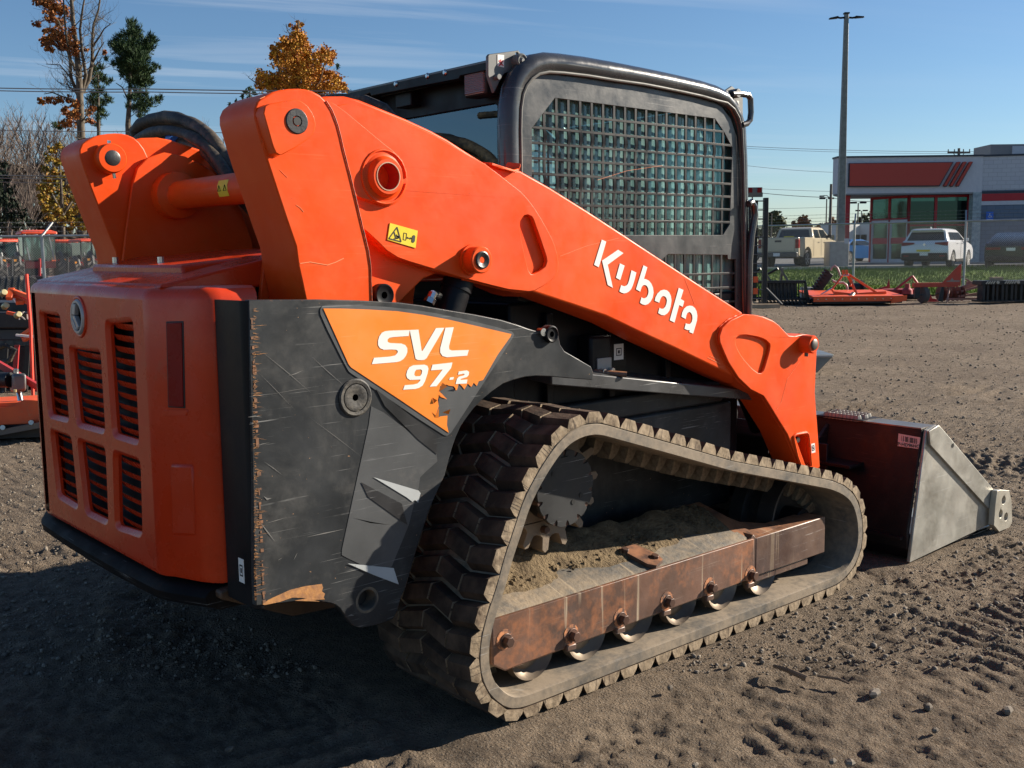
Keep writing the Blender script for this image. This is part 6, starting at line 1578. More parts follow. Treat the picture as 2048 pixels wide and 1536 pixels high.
def pickup():
    t = place('pickup_truck', 'beige crew-cab pickup truck parked behind the fence, seen from its tail', 'pickup truck', 1556, 49.5, -36)
    P_ = mat('beige_paint', (.50, .43, .30), rough=.25, coat=.5, rvar=.03)
    wd = 2.0
    low_ = [(.02, .62), (.02, 1.42), (1.95, 1.42), (1.95, 1.36), (4.35, 1.30), (5.75, 1.18), (5.95, 1.0), (5.98, .50), (5.45, .48)] + arch(4.95, -.48, .48)[0:0]
    prof_ = [(.02, .60), (.02, 1.42), (1.95, 1.42), (1.96, 1.38), (4.4, 1.33), (5.6, 1.22), (5.9, 1.08), (5.98, .85), (5.98, .52), (5.50, .46)] + [(4.98 + .50 * math.cos(a), .46 + .50 * math.sin(a)) for a in np.linspace(0, math.pi, 9)][1:-1] + [(4.46, .44), (1.72, .44)] + [(1.20 + .52 * math.cos(a), .46 + .52 * math.sin(a)) for a in np.linspace(0, math.pi, 9)][1:-1] + [(.66, .48), (.10, .56)]
    b = carbody(t, prof_, wd, P_, .9, .05)
    # cab
    def ring(z, y0, y1, h): return [(-h, y0, z), (h, y0, z), (h, y1, z), (-h, y1, z)]
    c = mk('cab', MB().loft([ring(1.34, 1.98, 4.45, .96), ring(1.84, 2.12, 3.75, .80), ring(1.92, 2.35, 3.55, .70)]), P_, t, bevel=.04, seg=3)
    mk('rear_window', MB().loft([[(-.78, 1.995, 1.44), (.78, 1.995, 1.44), (.78, 2.05, 1.44), (-.78, 2.05, 1.44)], [(-.68, 2.105, 1.80), (.68, 2.105, 1.80), (.68, 2.16, 1.80), (-.68, 2.16, 1.80)]]), CGL, c)
    for s in (1, -1):
        for (a0, a1, b0, b1) in ((2.22, 2.95, 2.30, 2.92), (3.05, 4.15, 3.02, 3.66)):
            mk('side_window', MB().loft([[(s * .955, a0, 1.40), (s * .955, a1, 1.40), (s * .90, a1, 1.40), (s * .90, a0, 1.40)], [(s * .828, b0, 1.80), (s * .828, b1, 1.80), (s * .78, b1, 1.80), (s * .78, b0, 1.80)]]), CGL, c)
        mk('mirror', MB().box(s * 1.02 - .10, s * 1.02 + .10, 4.0, 4.12, 1.40, 1.58), BLK, t, bevel=.03)
        for y in (2.55, 3.35): mk('door_handle', MB().box(s * .995 - .02, s * .995 + .02, y, y + .18, 1.17, 1.21), BLK, t, bevel=.01)
        mk('door_seam', MB().box(s * 1.003 - .003, s * 1.003, 3.0, 3.02, .55, 1.36), INK, t)
        mk('door_seam', MB().box(s * 1.003 - .003, s * 1.003, 1.97, 1.99, .55, 1.36), INK, t)
        mk('tail_lamp', MB().box(s * .99 - (.16 if s > 0 else 0), s * .99 + (.16 if s < 0 else 0) + .006 * s, -.012, .18, .92, 1.34), REDL, t, bevel=.02)
        wheel(t, s * 1.0, 1.20, .41, .26); wheel(t, s * 1.0, 4.98, .41, .26)
    mk('tailgate', MB().box(-.80, .80, -.01, .06, .78, 1.38), P_, t, bevel=.02)
    mk('tailgate_handle', MB().box(-.16, .16, -.02, .0, 1.20, 1.29), INK, t, bevel=.01)
    mk('rear_bumper', MB().box(-.97, .97, -.16, .10, .50, .74), mat('bumper_dark', (.05, .05, .05), rough=.4), t, bevel=.04)
    mk('number_plate', MB().box(-.16, .16, -.175, -.155, .55, .70), WHITE, t)
    mk('window_sticker', MB().box(-.5, .0, 1.975, 1.99, 1.44, 1.50), YEL, t)
    mk('bed_cover', MB().box(-.86, .86, .10, 1.90, 1.40, 1.425), BLK, t)
    return t
pickup()
def suv():
    t = place('suv_car', 'white SUV parked behind the fence in front of the building entrance', 'car', 1849, 42.6, -35)
    P_ = mat('white_car_paint', (.72, .73, .74), rough=.2, coat=.6, rvar=.03)
    prof_ = [(.0, .55), (-.02, .95), (.10, 1.12), (.20, 1.16), (3.6, 1.10), (4.3, .98), (4.55, .80), (4.60, .40), (4.25, .33)] + [(3.72 + .43 * math.cos(a), .34 + .44 * math.sin(a)) for a in np.linspace(0, math.pi, 9)][1:-1] + [(3.25, .30), (1.32, .30)] + [(.88 + .43 * math.cos(a), .34 + .44 * math.sin(a)) for a in np.linspace(0, math.pi, 9)][1:-1] + [(.42, .34), (.06, .38)]
    carbody(t, prof_, 1.86, P_, .75, .10)
    def ring(z, y0, y1, h): return [(-h, y0, z), (h, y0, z), (h, y1, z), (-h, y1, z)]
    c = mk('cabin', MB().loft([ring(1.12, .14, 3.45, .86), ring(1.50, .42, 2.75, .70), ring(1.62, .45, 2.45, .62), ring(1.655, .75, 2.1, .5)]), P_, t, bevel=.04, seg=3)
    mk('rear_window', MB().loft([[(-.74, .16, 1.16), (.74, .16, 1.16), (.74, .3, 1.16), (-.74, .3, 1.16)], [(-.62, .395, 1.50), (.62, .395, 1.50), (.62, .5, 1.50), (-.62, .5, 1.50)]]), CGL, c, bevel=.01)
    mk('roof_spoiler', MB().box(-.62, .62, .28, .55, 1.555, 1.60), P_, c, bevel=.02)
    mk('roof_fin', MB().loft([[(-.02, .9, 1.65), (.02, .9, 1.65), (.02, 1.05, 1.65), (-.02, 1.05, 1.65)], [(-.01, .88, 1.72), (.01, .88, 1.72), (.01, .93, 1.72), (-.01, .93, 1.72)]]), P_, c)
    for s in (1, -1):
        for (a0, a1, b0, b1) in ((.62, 1.30, .80, 1.30), (1.38, 2.15, 1.38, 2.0), (2.22, 3.05, 2.08, 2.55)):
            mk('side_window', MB().loft([[(s * .853, a0, 1.18), (s * .853, a1, 1.18), (s * .80, a1, 1.18), (s * .80, a0, 1.18)], [(s * .722, b0, 1.49), (s * .722, b1, 1.49), (s * .68, b1, 1.49), (s * .68, b0, 1.49)]]), CGL, c)
        mk('tail_lamp', MB().loft([[(s * .40, -.035, 1.02), (s * .40, .03, 1.02), (s * .40, .03, 1.08), (s * .40, -.035, 1.08)], [(s * .90, -.02, .93), (s * .90, .18, .93), (s * .89, .18, 1.10), (s * .89, .0, 1.10)]]), REDL, t, bevel=.01)
        mk('reflector', MB().box(s * .70 - .10, s * .70 + .10, -.075, -.04, .52, .57), REDL, t)
        mk('mirror', MB().box(s * .98 - .08, s * .98 + .08, 2.85, 2.95, 1.12, 1.26), P_, t, bevel=.03)
        for y in (1.45, 2.3): mk('door_handle', MB().box(s * .915 - .02, s * .915 + .02, y, y + .16, 1.02, 1.05), CHROME, t)
        mk('door_seam', MB().box(s * .925 - .003, s * .925 + .002, 2.18, 2.20, .45, 1.1), INK, t)
        wheel(t, s * .93, .88, .35, .23); wheel(t, s * .93, 3.72, .35, .23)
        mk('sill_cladding', MB().box(s * .93 - .03, s * .93 + .01, 1.3, 3.3, .28, .42), BLK, t, bevel=.01)
    mk('rear_bumper', MB().box(-.90, .90, -.07, .2, .36, .66), BLK, t, bevel=.05)
    mk('number_plate', MB().box(-.16, .16, -.09, -.07, .56, .70), WHITE, t)
    mk('dealer_sticker', MB().box(-.30, .22, -.045, -.02, .72, .80), YEL, t)
    mk('badge', MB().cyl((0, -.03, 1.0), (0, -.045, 1.0), .05, n=14), CHROME, t)
suv()
def sedan(u, d, turn, paint, label, grp=None):
    t = place('sedan_car', label, 'car', u, d, turn, grp)
    prof_ = [(.0, .50), (-.02, .90), (.08, 1.02), (.9, 1.06), (3.7, .98), (4.5, .86), (4.7, .70), (4.75, .35), (4.3, .28)] + [(3.8 + .40 * math.cos(a), .32 + .40 * math.sin(a)) for a in np.linspace(0, math.pi, 9)][1:-1] + [(3.36, .25), (1.36, .25)] + [(.95 + .40 * math.cos(a), .32 + .40 * math.sin(a)) for a in np.linspace(0, math.pi, 9)][1:-1] + [(.5, .28), (.06, .34)]
    carbody(t, prof_, 1.86, paint, .7, .10)
    def ring(z, y0, y1, h): return [(-h, y0, z), (h, y0, z), (h, y1, z), (-h, y1, z)]
    c = mk('cabin', MB().loft([ring(1.03, .60, 3.5, .84), ring(1.36, 1.35, 2.7, .64), ring(1.43, 1.5, 2.45, .56)]), paint, t, bevel=.05, seg=3)
    mk('rear_window', MB().loft([[(-.70, .66, 1.07), (.70, .66, 1.07), (.70, .8, 1.07), (-.70, .8, 1.07)], [(-.58, 1.26, 1.345), (.58, 1.26, 1.345), (.58, 1.4, 1.345), (-.58, 1.4, 1.345)]]), CGL, c)
    for s in (1, -1):
        mk('side_window', MB().loft([[(s * .835, 1.0, 1.07), (s * .835, 3.2, 1.07), (s * .78, 3.2, 1.07), (s * .78, 1.0, 1.07)], [(s * .675, 1.5, 1.34), (s * .675, 2.6, 1.34), (s * .62, 2.6, 1.34), (s * .62, 1.5, 1.34)]]), CGL, c)
        mk('tail_lamp', MB().box(s * .62 - .26, s * .62 + .26, -.035, .05, .76, .86), REDL, t, bevel=.02)
        wheel(t, s * .93, .95, .33, .22); wheel(t, s * .93, 3.8, .33, .22)
    mk('number_plate', MB().box(-.16, .16, -.04, -.02, .72, .84), WHITE, t)
    mk('rear_bumper', MB().box(-.88, .88, -.06, .15, .32, .52), BLK, t, bevel=.05)
sedan(2022, 40.5, -27, mat('dark_blue_paint', (.012, .02, .04), rough=.15, coat=.6, rvar=.03), 'dark blue sedan parked at the right edge behind the fence')
sedan(1655, 66, -60, mat('bright_blue_paint', (.02, .12, .35), rough=.2, coat=.5, rvar=.03), 'blue car half hidden behind the concrete pole base')
sedan(1535, 78, 80, mat('silver_paint', (.5, .52, .54), rough=.25, rvar=.03), 'pale car far beyond the bed of the beige pickup')
# caravans for sale far behind
for i, (u, w_, lab) in enumerate(((1662, 12, 'white travel trailer end showing left of the light pole'), (1727, 16, 'white travel trailer with a small dark window, right of the red column'), (1754, 10, 'narrow white trailer end beside the building entrance'))):
    t = place('travel_trailer', lab, 'trailer', u, 92, -55, 'white travel trailers far behind', z=.35)
    mk('body', MB().box(-1.2, 1.2, 0, 6.5, .5, 3.0 if i != 2 else 2.7), mat('trailer_white_%d' % i, (.62, .62, .60), rough=.5), t, bevel=.1)
    mk('window', MB().box(-.3, .3, -.02, .05, 1.6, 2.1), CGL, t)
    mk('window', MB().box(1.18, 1.22, 1.5, 3.2, 1.5, 2.1), CGL, t)
    mk('skirt', MB().box(-1.1, 1.1, .1, 6.4, .1, .5), BLK, t)
    mk('stripe', MB().box(1.19, 1.215, .3, 6.2, .9, 1.1), BLK, t)
for i, (u, col_) in enumerate(((1700, (.4, .4, .38)), (1742, (.12, .13, .14)), (1640, (.3, .32, .33)))):
    t = place('far_trailer', ['grey trailer beyond the red column', 'dark trailer between the two white ones', 'grey trailer beyond the pickup hood'][i], 'trailer', u, 100, -80, z=.35)
    mk('body', MB().box(-1.2, 1.2, 0, 7, .5, 2.7), mat('ft%d' % i, col_, rough=.5), t, bevel=.08); mk('window', MB().box(1.19, 1.22, 1, 3, 1.5, 2.0), CGL, t)

# utility and small light poles, wires
WP = mat('weathered_pole', (.10, .085, .07), (.16, .14, .12), rough=.9)
def upole(name, label, u, d, ztop, r=.14, arm=None, cat='utility pole'):
    t = place(name, label, cat, u, d, 0, z=.3)
    mk('pole', MB().cyl((0, 0, -.3), (0, 0, ztop), r, r * .7, n=10), WP, t, ang=60)
    if arm:
        mk('crossarm', MB().box(-arm, arm, -.06, .06, ztop - .45, ztop - .30), WP, t)
        mk('brace', MB().bar((-arm * .5, 0, ztop - .4), (0, 0, ztop - 1.1), .05).bar((arm * .5, 0, ztop - .4), (0, 0, ztop - 1.1), .05), WP, t)
        for x in (-arm * .95, -arm * .4, arm * .4, arm * .95): mk('insulator', MB().cyl((x, 0, ztop - .3), (x, 0, ztop - .08), .05, n=8), DSTEEL, t)
    return t
upole('utility_pole', 'wooden utility pole with a crossarm rising behind the building roof', 1910, 95, 9.7, .16, 1.0)
t = upole('utility_pole', 'wooden utility pole with a streetlamp arm left of the light pole', 1659, 80, 5.8, .13)
mk('lamp_arm', MB().tube([(0, 0, 4.7), (-.3, 0, 4.95), (-.55, 0, 4.95)], .03, 6), DSTEEL, t); mk('lamp_head', MB().box(-.85, -.5, -.1, .1, 4.86, 4.96), DSTEEL, t, bevel=.03)
for i, (u, d, zt, lab) in enumerate(((1503, 95, 6.3, 'thin lamp post just right of the cab'), (1542, 120, 5.0, 'thin pole in front of the far green tree'), (1651, 110, 6.1, 'twin-headed lamp post left of the utility pole'), (1714, 100, 5.2, 'lamp post seen through the building porch'), (1721, 130, 5.5, 'faint second lamp post in the building porch'), (1753, 130, 5.0, 'thin pole left of the entrance glass'))):
    t = place('lamp_post', lab, 'lamp post', u, d, 0, z=.3)
    mk('pole', MB().cyl((0, 0, -.3), (0, 0, zt), .09, .06, n=8), WP, t)
    for s in ((-1, 1) if i in (2, 3, 4) else (-1,)): mk('lamp_head', MB().box(s * .45 - .3, s * .45 + .3, -.15, .15, zt - .05, zt + .12), BLK, t, bevel=.04)
def wire(pts, d, label, th=.012, sag=.3, d2=None):
    P_ = []
    for i in range(len(pts) - 1):
        (u0, v0), (u1, v1) = pts[i], pts[i + 1]
        for k in range(12):
            t = k / 12; dd = d if d2 is None else d + (d2 - d) * (i + t) / (len(pts) - 1)
            P_.append(tuple(BG(u0 + (u1 - u0) * t, dd, v=v0 + (v1 - v0) * t + 0) - Vector((0, 0, sag * 4 * t * (1 - t)))))
    P_.append(tuple(BG(pts[-1][0], d if d2 is None else d2, v=pts[-1][1])))
    tag(mk('power_line', MB().tube(P_, th, 4), mat('wire_grey', (.16, .16, .16), rough=.5) if 'wire_grey' not in bpy.data.materials else bpy.data.materials['wire_grey']), label, 'power line', 'overhead power lines')
wire([(1380, 286), (1910, 303), (2100, 290)], 95, 'upper overhead line running over the building roof', .018, .2)
wire([(1380, 290), (1910, 307), (2100, 296)], 95, 'overhead line just below the topmost one, over the building roof', .014, .2)
wire([(1400, 318), (1680, 345)], 90, 'overhead line crossing the sky between cab and fascia', .014, .2)
wire([(1400, 370), (1720, 384)], 90, 'thin line level with the top of the short utility pole', .014, .1)
wire([(1400, 368), (1660, 395), (1790, 400)], 82, 'pale sagging line running behind the light pole into the porch', .022, .2)
wire([(1400, 415), (1700, 412)], 120, 'faint low line just above the far trees', .016, .2)
for k, (v0, v1, th) in enumerate(((174, 178, .024), (179, 184, .022), (258, 263, .016), (349, 352, .022), (354, 358, .018), (362, 366, .012))):
    wire([(-150, v0 - 2), (300, v1), (900, v1 + 3)], 44, ['topmost overhead line across the pines at the left', 'second overhead line across the pines, just below the topmost', 'lone overhead line across the bare treetops', 'upper of the low lines in front of the woods', 'middle of the low lines in front of the woods', 'lowest thin line in front of the woods'][k], th * .9, .05)

# =================================================================== IMPLEMENTS, RIGHT
IOR = mat('implement_orange', (.80, .11, .02), (.72, .09, .02), rough=.45, dust=.25, dustcol=(.45, .2, .1))
IRED = mat('implement_dark_red', (.42, .03, .03), (.30, .03, .03), rough=.5, dust=.3, dustcol=(.25, .12, .09))
IBLK = mat('implement_black', (.012, .012, .014), (.022, .022, .022), rough=.5, dust=.2, dustcol=(.1, .09, .08))
IPNK = mat('faded_rusty_rail', (.42, .24, .20), (.28, .16, .12), rough=.7, vscale=8)
def bpt(t, u, v, d):          # point of picture column/row at depth d in the local frame of thing t
    p = BG(u, d, v=v); q = p - t.location; a = -t.rotation_euler.z
    return Vector((q.x * math.cos(a) - q.y * math.sin(a), q.x * math.sin(a) + q.y * math.cos(a), q.z))
# standing black rack behind the cab
t = place('standing_rack', 'tall black ladder-like frame standing on end right of the cab, red reflectors on top', 'rack', 1514, 24.6)
for x in (-1.0, .19):
    mk('side_rail', MB().box(x - .05, x + .05, -.06, .10, .06, 2.50), IBLK, t, bevel=.006)
for k in range(12):
    mk('rung', MB().box(-1.0, .15, -.05, .03, .16 + k * .205, .185 + k * .205), IBLK, t, bevel=.003)
    mk('rung_lip', MB().box(-.2, .14, -.075, -.052, .17 + k * .205, .182 + k * .205), mat('lip_grey', (.18, .16, .16), rough=.5) if k == 0 else bpy.data.materials['lip_grey'], t)
mk('back_plate', MB().box(-.9, .02, .05, .07, .1, 2.45), IBLK, t)
mk('top_bar', MB().box(-.6, .10, -.05, .05, 2.52, 2.62), DSTEEL, t)
for x in (-.19, .02): mk('reflector', MB().box(x - .045, x + .045, -.06, -.04, 2.62, 2.73), REDL, t, bevel=.003)
mk('reflector_board', MB().box(-.6, .09, -.038, -.01, 2.60, 2.74), GRAYP, t)
mk('brace', MB().bar((.18, 0, .46), (.52, -.35, .04), .045), IBLK, t)
for z_ in (.28, .55): mk('orange_tag', MB().box(-.09, .02, -.08, -.06, z_, z_ + .14), IOR, t)
a = BG(1500, 23.6); b = BG(1560, 23.6)
tag(mk('timber', MB().bar((a.x, a.y, .05), (b.x, b.y, .05), .2, .09), WOOD), 'pale timber lying on the gravel under the standing black rack', 'timber')
a = BG(1472, 23.9); b = BG(1530, 23.9)
# skeleton grapple bucket
t = place('grapple_bucket', 'black skeleton grapple bucket with a row of vertical tines on the gravel by the rack', 'bucket', 1568, 25.3)
mk('top_bar', MB().box(-.62, .50, -.05, .05, .50, .57), IBLK, t, bevel=.006)
mk('bottom_bar', MB().box(-.62, .52, -.12, .0, .10, .15), IBLK, t, bevel=.006)
for k in range(13):
    x = -.60 + k * .088
    mk('tine', MB().prism([(-.02, .52), (.03, .50), (-.12, .12), (-.45, .03), (-.47, .0), (-.10, .02), (-.02, .12)], x - .008, x + .008, ax='x'), IBLK, t)
mk('back_plate', MB().box(-.5, .35, .06, .08, .12, .5), mat('dull_black_plate', (.03, .035, .04), (.09, .09, .09), vscale=6, rough=.3), t)
mk('side_plate', MB().prism([(-.5, .03), (.05, .03), (.08, .57), (-.05, .57)], .51, .53, ax='x'), IBLK, t)
for x in (-.40, .02):
    mk('grapple_arm', MB().prism([(.30, .48), (.42, .50), (.20, .88), (.14, .86)], x - .02, x + .02, ax='x').bar((x + .12, .1, .55), (x - .10, .1, .88), .07, .04), GRAYP, t)
    mk('grapple_cylinder', MB().cyl((x - .1, .2, .85), (x - .3, .35, .72), .03, n=8), IBLK, t)
mk('pallet', MB().box(-.62, .45, -.05, .45, 0, .05), WOOD, t)
# rotary cutter, bright orange
t = place('rotary_cutter', 'bright orange three-point mower deck with an A-frame hitch lying in front of the fence', 'mower', 1700, 25.1)
mk('deck', MB().loft([[(-1.0, -.55, .16), (1.17, -.55, .16), (1.17, -.55, .20), (-1.0, -.55, .20)], [(-1.0, .8, .26), (1.10, .8, .26), (1.10, .8, .30), (-1.0, .8, .30)]]), IOR, t, bevel=.006)
mk('deck_skirt', MB().box(-1.0, 1.17, -.57, -.55, .08, .205), IOR, t, bevel=.003)
for k in range(11): mk('skirt_bolt', MB().cyl((-.9 + k * .19, -.585, .14), (-.9 + k * .19, -.57, .14), .014, n=8), CHROME, t)
mk('end_guard', MB().prism([(.78, .02), (.86, .20), (1.17, .22), (1.16, .10), (1.0, .06)], -.62, -.60), IOR, t, bevel=.004)
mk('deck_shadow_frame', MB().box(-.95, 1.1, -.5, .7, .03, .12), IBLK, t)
for a, b, w_ in (((1694, 547), (1714, 589), .05), ((1697, 549), (1753, 585), .055), ((1686, 550), (1665, 577), .035), ((1703, 560), (1701, 572), .04), ((1664, 578), (1674, 592), .05)):
    mk('hitch_bar', MB().bar(bpt(t, *a, 25.2), bpt(t, *b, 25.0), w_), IOR, t, bevel=.004)
for u in (1686, 1693):
    mk('hitch_lug', MB().bar(bpt(t, u, 540, 25.1), bpt(t, u + 2, 552, 25.1), .035, .05), IOR, t)
mk('hitch_pin', MB().cyl(bpt(t, 1686, 551, 25), bpt(t, 1698, 551, 25), .02, n=8), CHROME, t)
mk('cross_bar', MB().bar(bpt(t, 1714, 589, 25), bpt(t, 1772, 585, 25), .07), IOR, t, bevel=.005)
mk('front_tray', MB().bar(bpt(t, 1668, 586, 25), bpt(t, 1702, 590, 25), .10, .08), IOR, t, bevel=.005)
mk('lift_rod', MB().cyl(bpt(t, 1664, 576, 24.9), bpt(t, 1642, 589, 24.8), .018, n=8), CHROME, t)
mk('gearbox', MB().cyl(bpt(t, 1700, 596, 24.7), bpt(t, 1706, 588, 24.9), .055, n=14), DSTEEL, t)
mk('drive_hub', MB().cyl(bpt(t, 1694, 599, 24.6), bpt(t, 1699, 596, 24.7), .06, n=16), IBLK, t)
# trencher / auger boom behind the cutter
t = place('trencher_boom', 'black toothed trencher boom leaning behind the orange mower', 'trencher', 1640, 26.8)
a, b = bpt(t, 1628, 588, 26.5), bpt(t, 1658, 545, 26.5)
mk('boom', MB().bar(a, b, .16, .22), IBLK, t, bevel=.01)
for k in range(9):
    p = a.lerp(b, k / 8); mk('tooth', MB().bar(p + Vector((-.02, -.1, .0)), p + Vector((-.16, -.1, .08)), .05), IBLK, t)
mk('chrome_loop', MB().tube([bpt(t, u, v, 26.3) for u, v in ((1661, 541), (1664, 535), (1669, 531), (1675, 536), (1679, 546), (1682, 555), (1679, 563), (1670, 564), (1664, 560))], .025, 8), mat('pinkish_hose', (.42, .28, .27), rough=.4), t, ang=60)
mk('round_guard', MB().tube([bpt(t, u, v, 26.0) for u, v in ((1666, 562), (1676, 566), (1686, 565), (1693, 570), (1695, 577), (1692, 584), (1688, 586))], .03, 8), mat('pinkish_hose', (.42, .28, .27), rough=.4), t, ang=60)
t = place('black_reel', 'dark round reel behind the mower hitch', 'reel', 1714, 26.6)
mk('drum', MB().lathe((-.15, 0, .32), (1, 0, 0), [(0, .20), (.03, .20), (.03, .12), (.27, .12), (.27, .20), (.3, .20)], 20), IBLK, t); mk('axle', MB().cyl((-.25, 0, .32), (.25, 0, .32), .03, n=8), DSTEEL, t)
mk('stand', MB().box(-.2, .2, -.15, .15, 0, .12), IBLK, t)
# red finishing mower
t = place('red_mower', 'dark red mower with a slanted lift arm, behind the orange one', 'mower', 1800, 27.0)
mk('deck', MB().box(-.42, .52, -.3, .5, .10, .26), IRED, t, bevel=.02)
mk('lift_arm', MB().bar(bpt(t, 1789, 580, 26.8), bpt(t, 1825, 552, 26.9), .05), IRED, t)
mk('lift_arm', MB().bar(bpt(t, 1825, 552, 26.9), bpt(t, 1835, 566, 26.8), .04).bar(bpt(t, 1827, 553, 26.9), bpt(t, 1830, 562, 26.9), .04), IRED, t)
mk('gearbox', MB().lathe(bpt(t, 1814, 588, 26.6), (0, 0, 1), [(0, .14), (.1, .13), (.16, .07), (.26, .06)], 14), IRED, t)
mk('side_wing', MB().prism([(-.7, .22), (-.22, .30), (-.25, .52), (-.3, .34)], .0, .03), IRED, t)
mk('roller', MB().cyl((-.4, -.35, .08), (.5, -.35, .08), .07, n=12), IBLK, t)
# orange-red plough with a triangular plate and wheel
t = place('subsoiler', 'faded orange-red implement with a tall triangular fin and a small wheel', 'plough', 1876, 25.0)
mk('beam', MB().box(-.56, .50, -.05, .05, .38, .48), mat('faded_orange_red', (.55, .06, .03), (.45, .07, .04), rough=.55), t, bevel=.008)
fo_ = bpy.data.materials['faded_orange_red']
mk('fin', MB().prism([(.10, .47), (.50, .90), (.55, .92), (.55, .40)], -.06, -.03), fo_, t, bevel=.004)
mk('fin_badge', MB().prism([(.20, .52), (.30, .535), (.34, .60), (.38, .535), (.52, .53), (.52, .50), (.22, .50)], -.066, -.061), mat('worn_badge', (.3, .25, .2), rough=.7), t)
mk('leg', MB().box(-.52, -.40, -.04, .04, .12, .38), IBLK, t, bevel=.006)
mk('wheel', MB().lathe((-.34, .05, .20), (1, .25, 0), [(0, .08), (.0, .19), (.03, .205), (.09, .205), (.12, .19), (.12, .08)], 22), mat('dusty_tyre', (.10, .09, .08), rough=.9), t, ang=40)
mk('axle', MB().cyl((-.45, 0, .20), (-.2, 0, .20), .02, n=8), DSTEEL, t)
mk('point', MB().prism([(.05, .05), (.12, .38), (.18, .38), (.16, .02)], -.02, .02), IBLK, t)
mk('strut', MB().bar((.60, -.05, .62), (.30, .0, .55), .04).bar((.32, 0, .38), (.22, -.1, .0), .03), IPNK, t)
t = place('red_bracket', 'small bright red bracket on the gravel under the plough beam', 'bracket', 1866, 25.6)
mk('plate', MB().prism([(-.16, .02), (.14, .02), (.14, .06), (.02, .08), (-.06, .26), (-.10, .26)], -.02, .02), mat('bright_red', (.6, .03, .03), rough=.4), t); mk('foot', MB().box(-.16, .16, -.1, .1, 0, .03), bpy.data.materials['bright_red'], t)
# disc harrow pile with faded rails
t = place('disc_harrow', 'rusty pile of harrow discs with pale pink rails beside the plough', 'harrow', 1925, 25.6)
for k in range(6):
    mk('disc', MB().lathe((-.52 + k * .11, .02, .19), (1, .12, 0), [(0, .03), (.005, .17), (.012, .18), (.02, .17), (.03, .03)], 18), mat('rust_disc_%d' % k, (.12, .04, .03), (.22, .08, .05), rough=.6, vscale=6), t, ang=30)
mk('shaft', MB().cyl((-.6, .02, .19), (.2, .02, .19), .025, n=8), DSTEEL, t)
for (a, b, w_) in (((-.15, -.05, .20), (.42, -.05, .36), .05), ((-.05, .1, .30), (.42, .1, .42), .08), ((-.1, -.1, .12), (.44, -.1, .20), .05), ((.1, 0, .55), (.36, 0, .40), .035)):
    mk('rail', MB().bar(a, b, w_), IPNK, t, bevel=.004)
mk('plate', MB().box(.18, .42, .1, .14, .30, .48), IPNK, t)
mk('base_bar', MB().box(-.4, .45, -.15, -.1, .04, .09), IPNK, t)
t = place('tine_grader', 'black slatted tine attachment with slanted teeth at the right edge in front of the fence', 'attachment', 2010, 24.8)
mk('top_frame', MB().box(-.56, .75, -.1, .4, .42, .52), IBLK, t, bevel=.01)
mk('base_frame', MB().box(-.56, .75, -.1, .4, .02, .06), IBLK, t, bevel=.005)
for k in range(12):
    x = -.52 + k * .11; mk('tine', MB().box(x, x + .055, -.11 + .04 * (k % 2), .2, .06, .42), IBLK, t, bevel=.004)
for k in range(9):
    x = -.46 + k * .055 + (.22 if k > 3 else 0); mk('slanted_tooth', MB().bar((x, -.12, .45), (x + .05, -.12, .51), .022), mat('tooth_cream', (.5, .46, .36), rough=.6) if k == 0 else bpy.data.materials['tooth_cream'], t)
for x in (-.18, .30): mk('hub', MB().cyl((x, -.13, .48), (x, -.10, .48), .035, n=12), bpy.data.materials['tooth_cream'], t)
mk('wood_block', MB().box(-.24, .0, 0, .2, .52, .60), WOOD, t)
t = place('low_kerb_stone', 'pale concrete block lying behind the black trencher boom', 'block', 1617, 28.2); mk('block', MB().box(-.18, .12, -.1, .1, 0, .28), CON, t, bevel=.02)

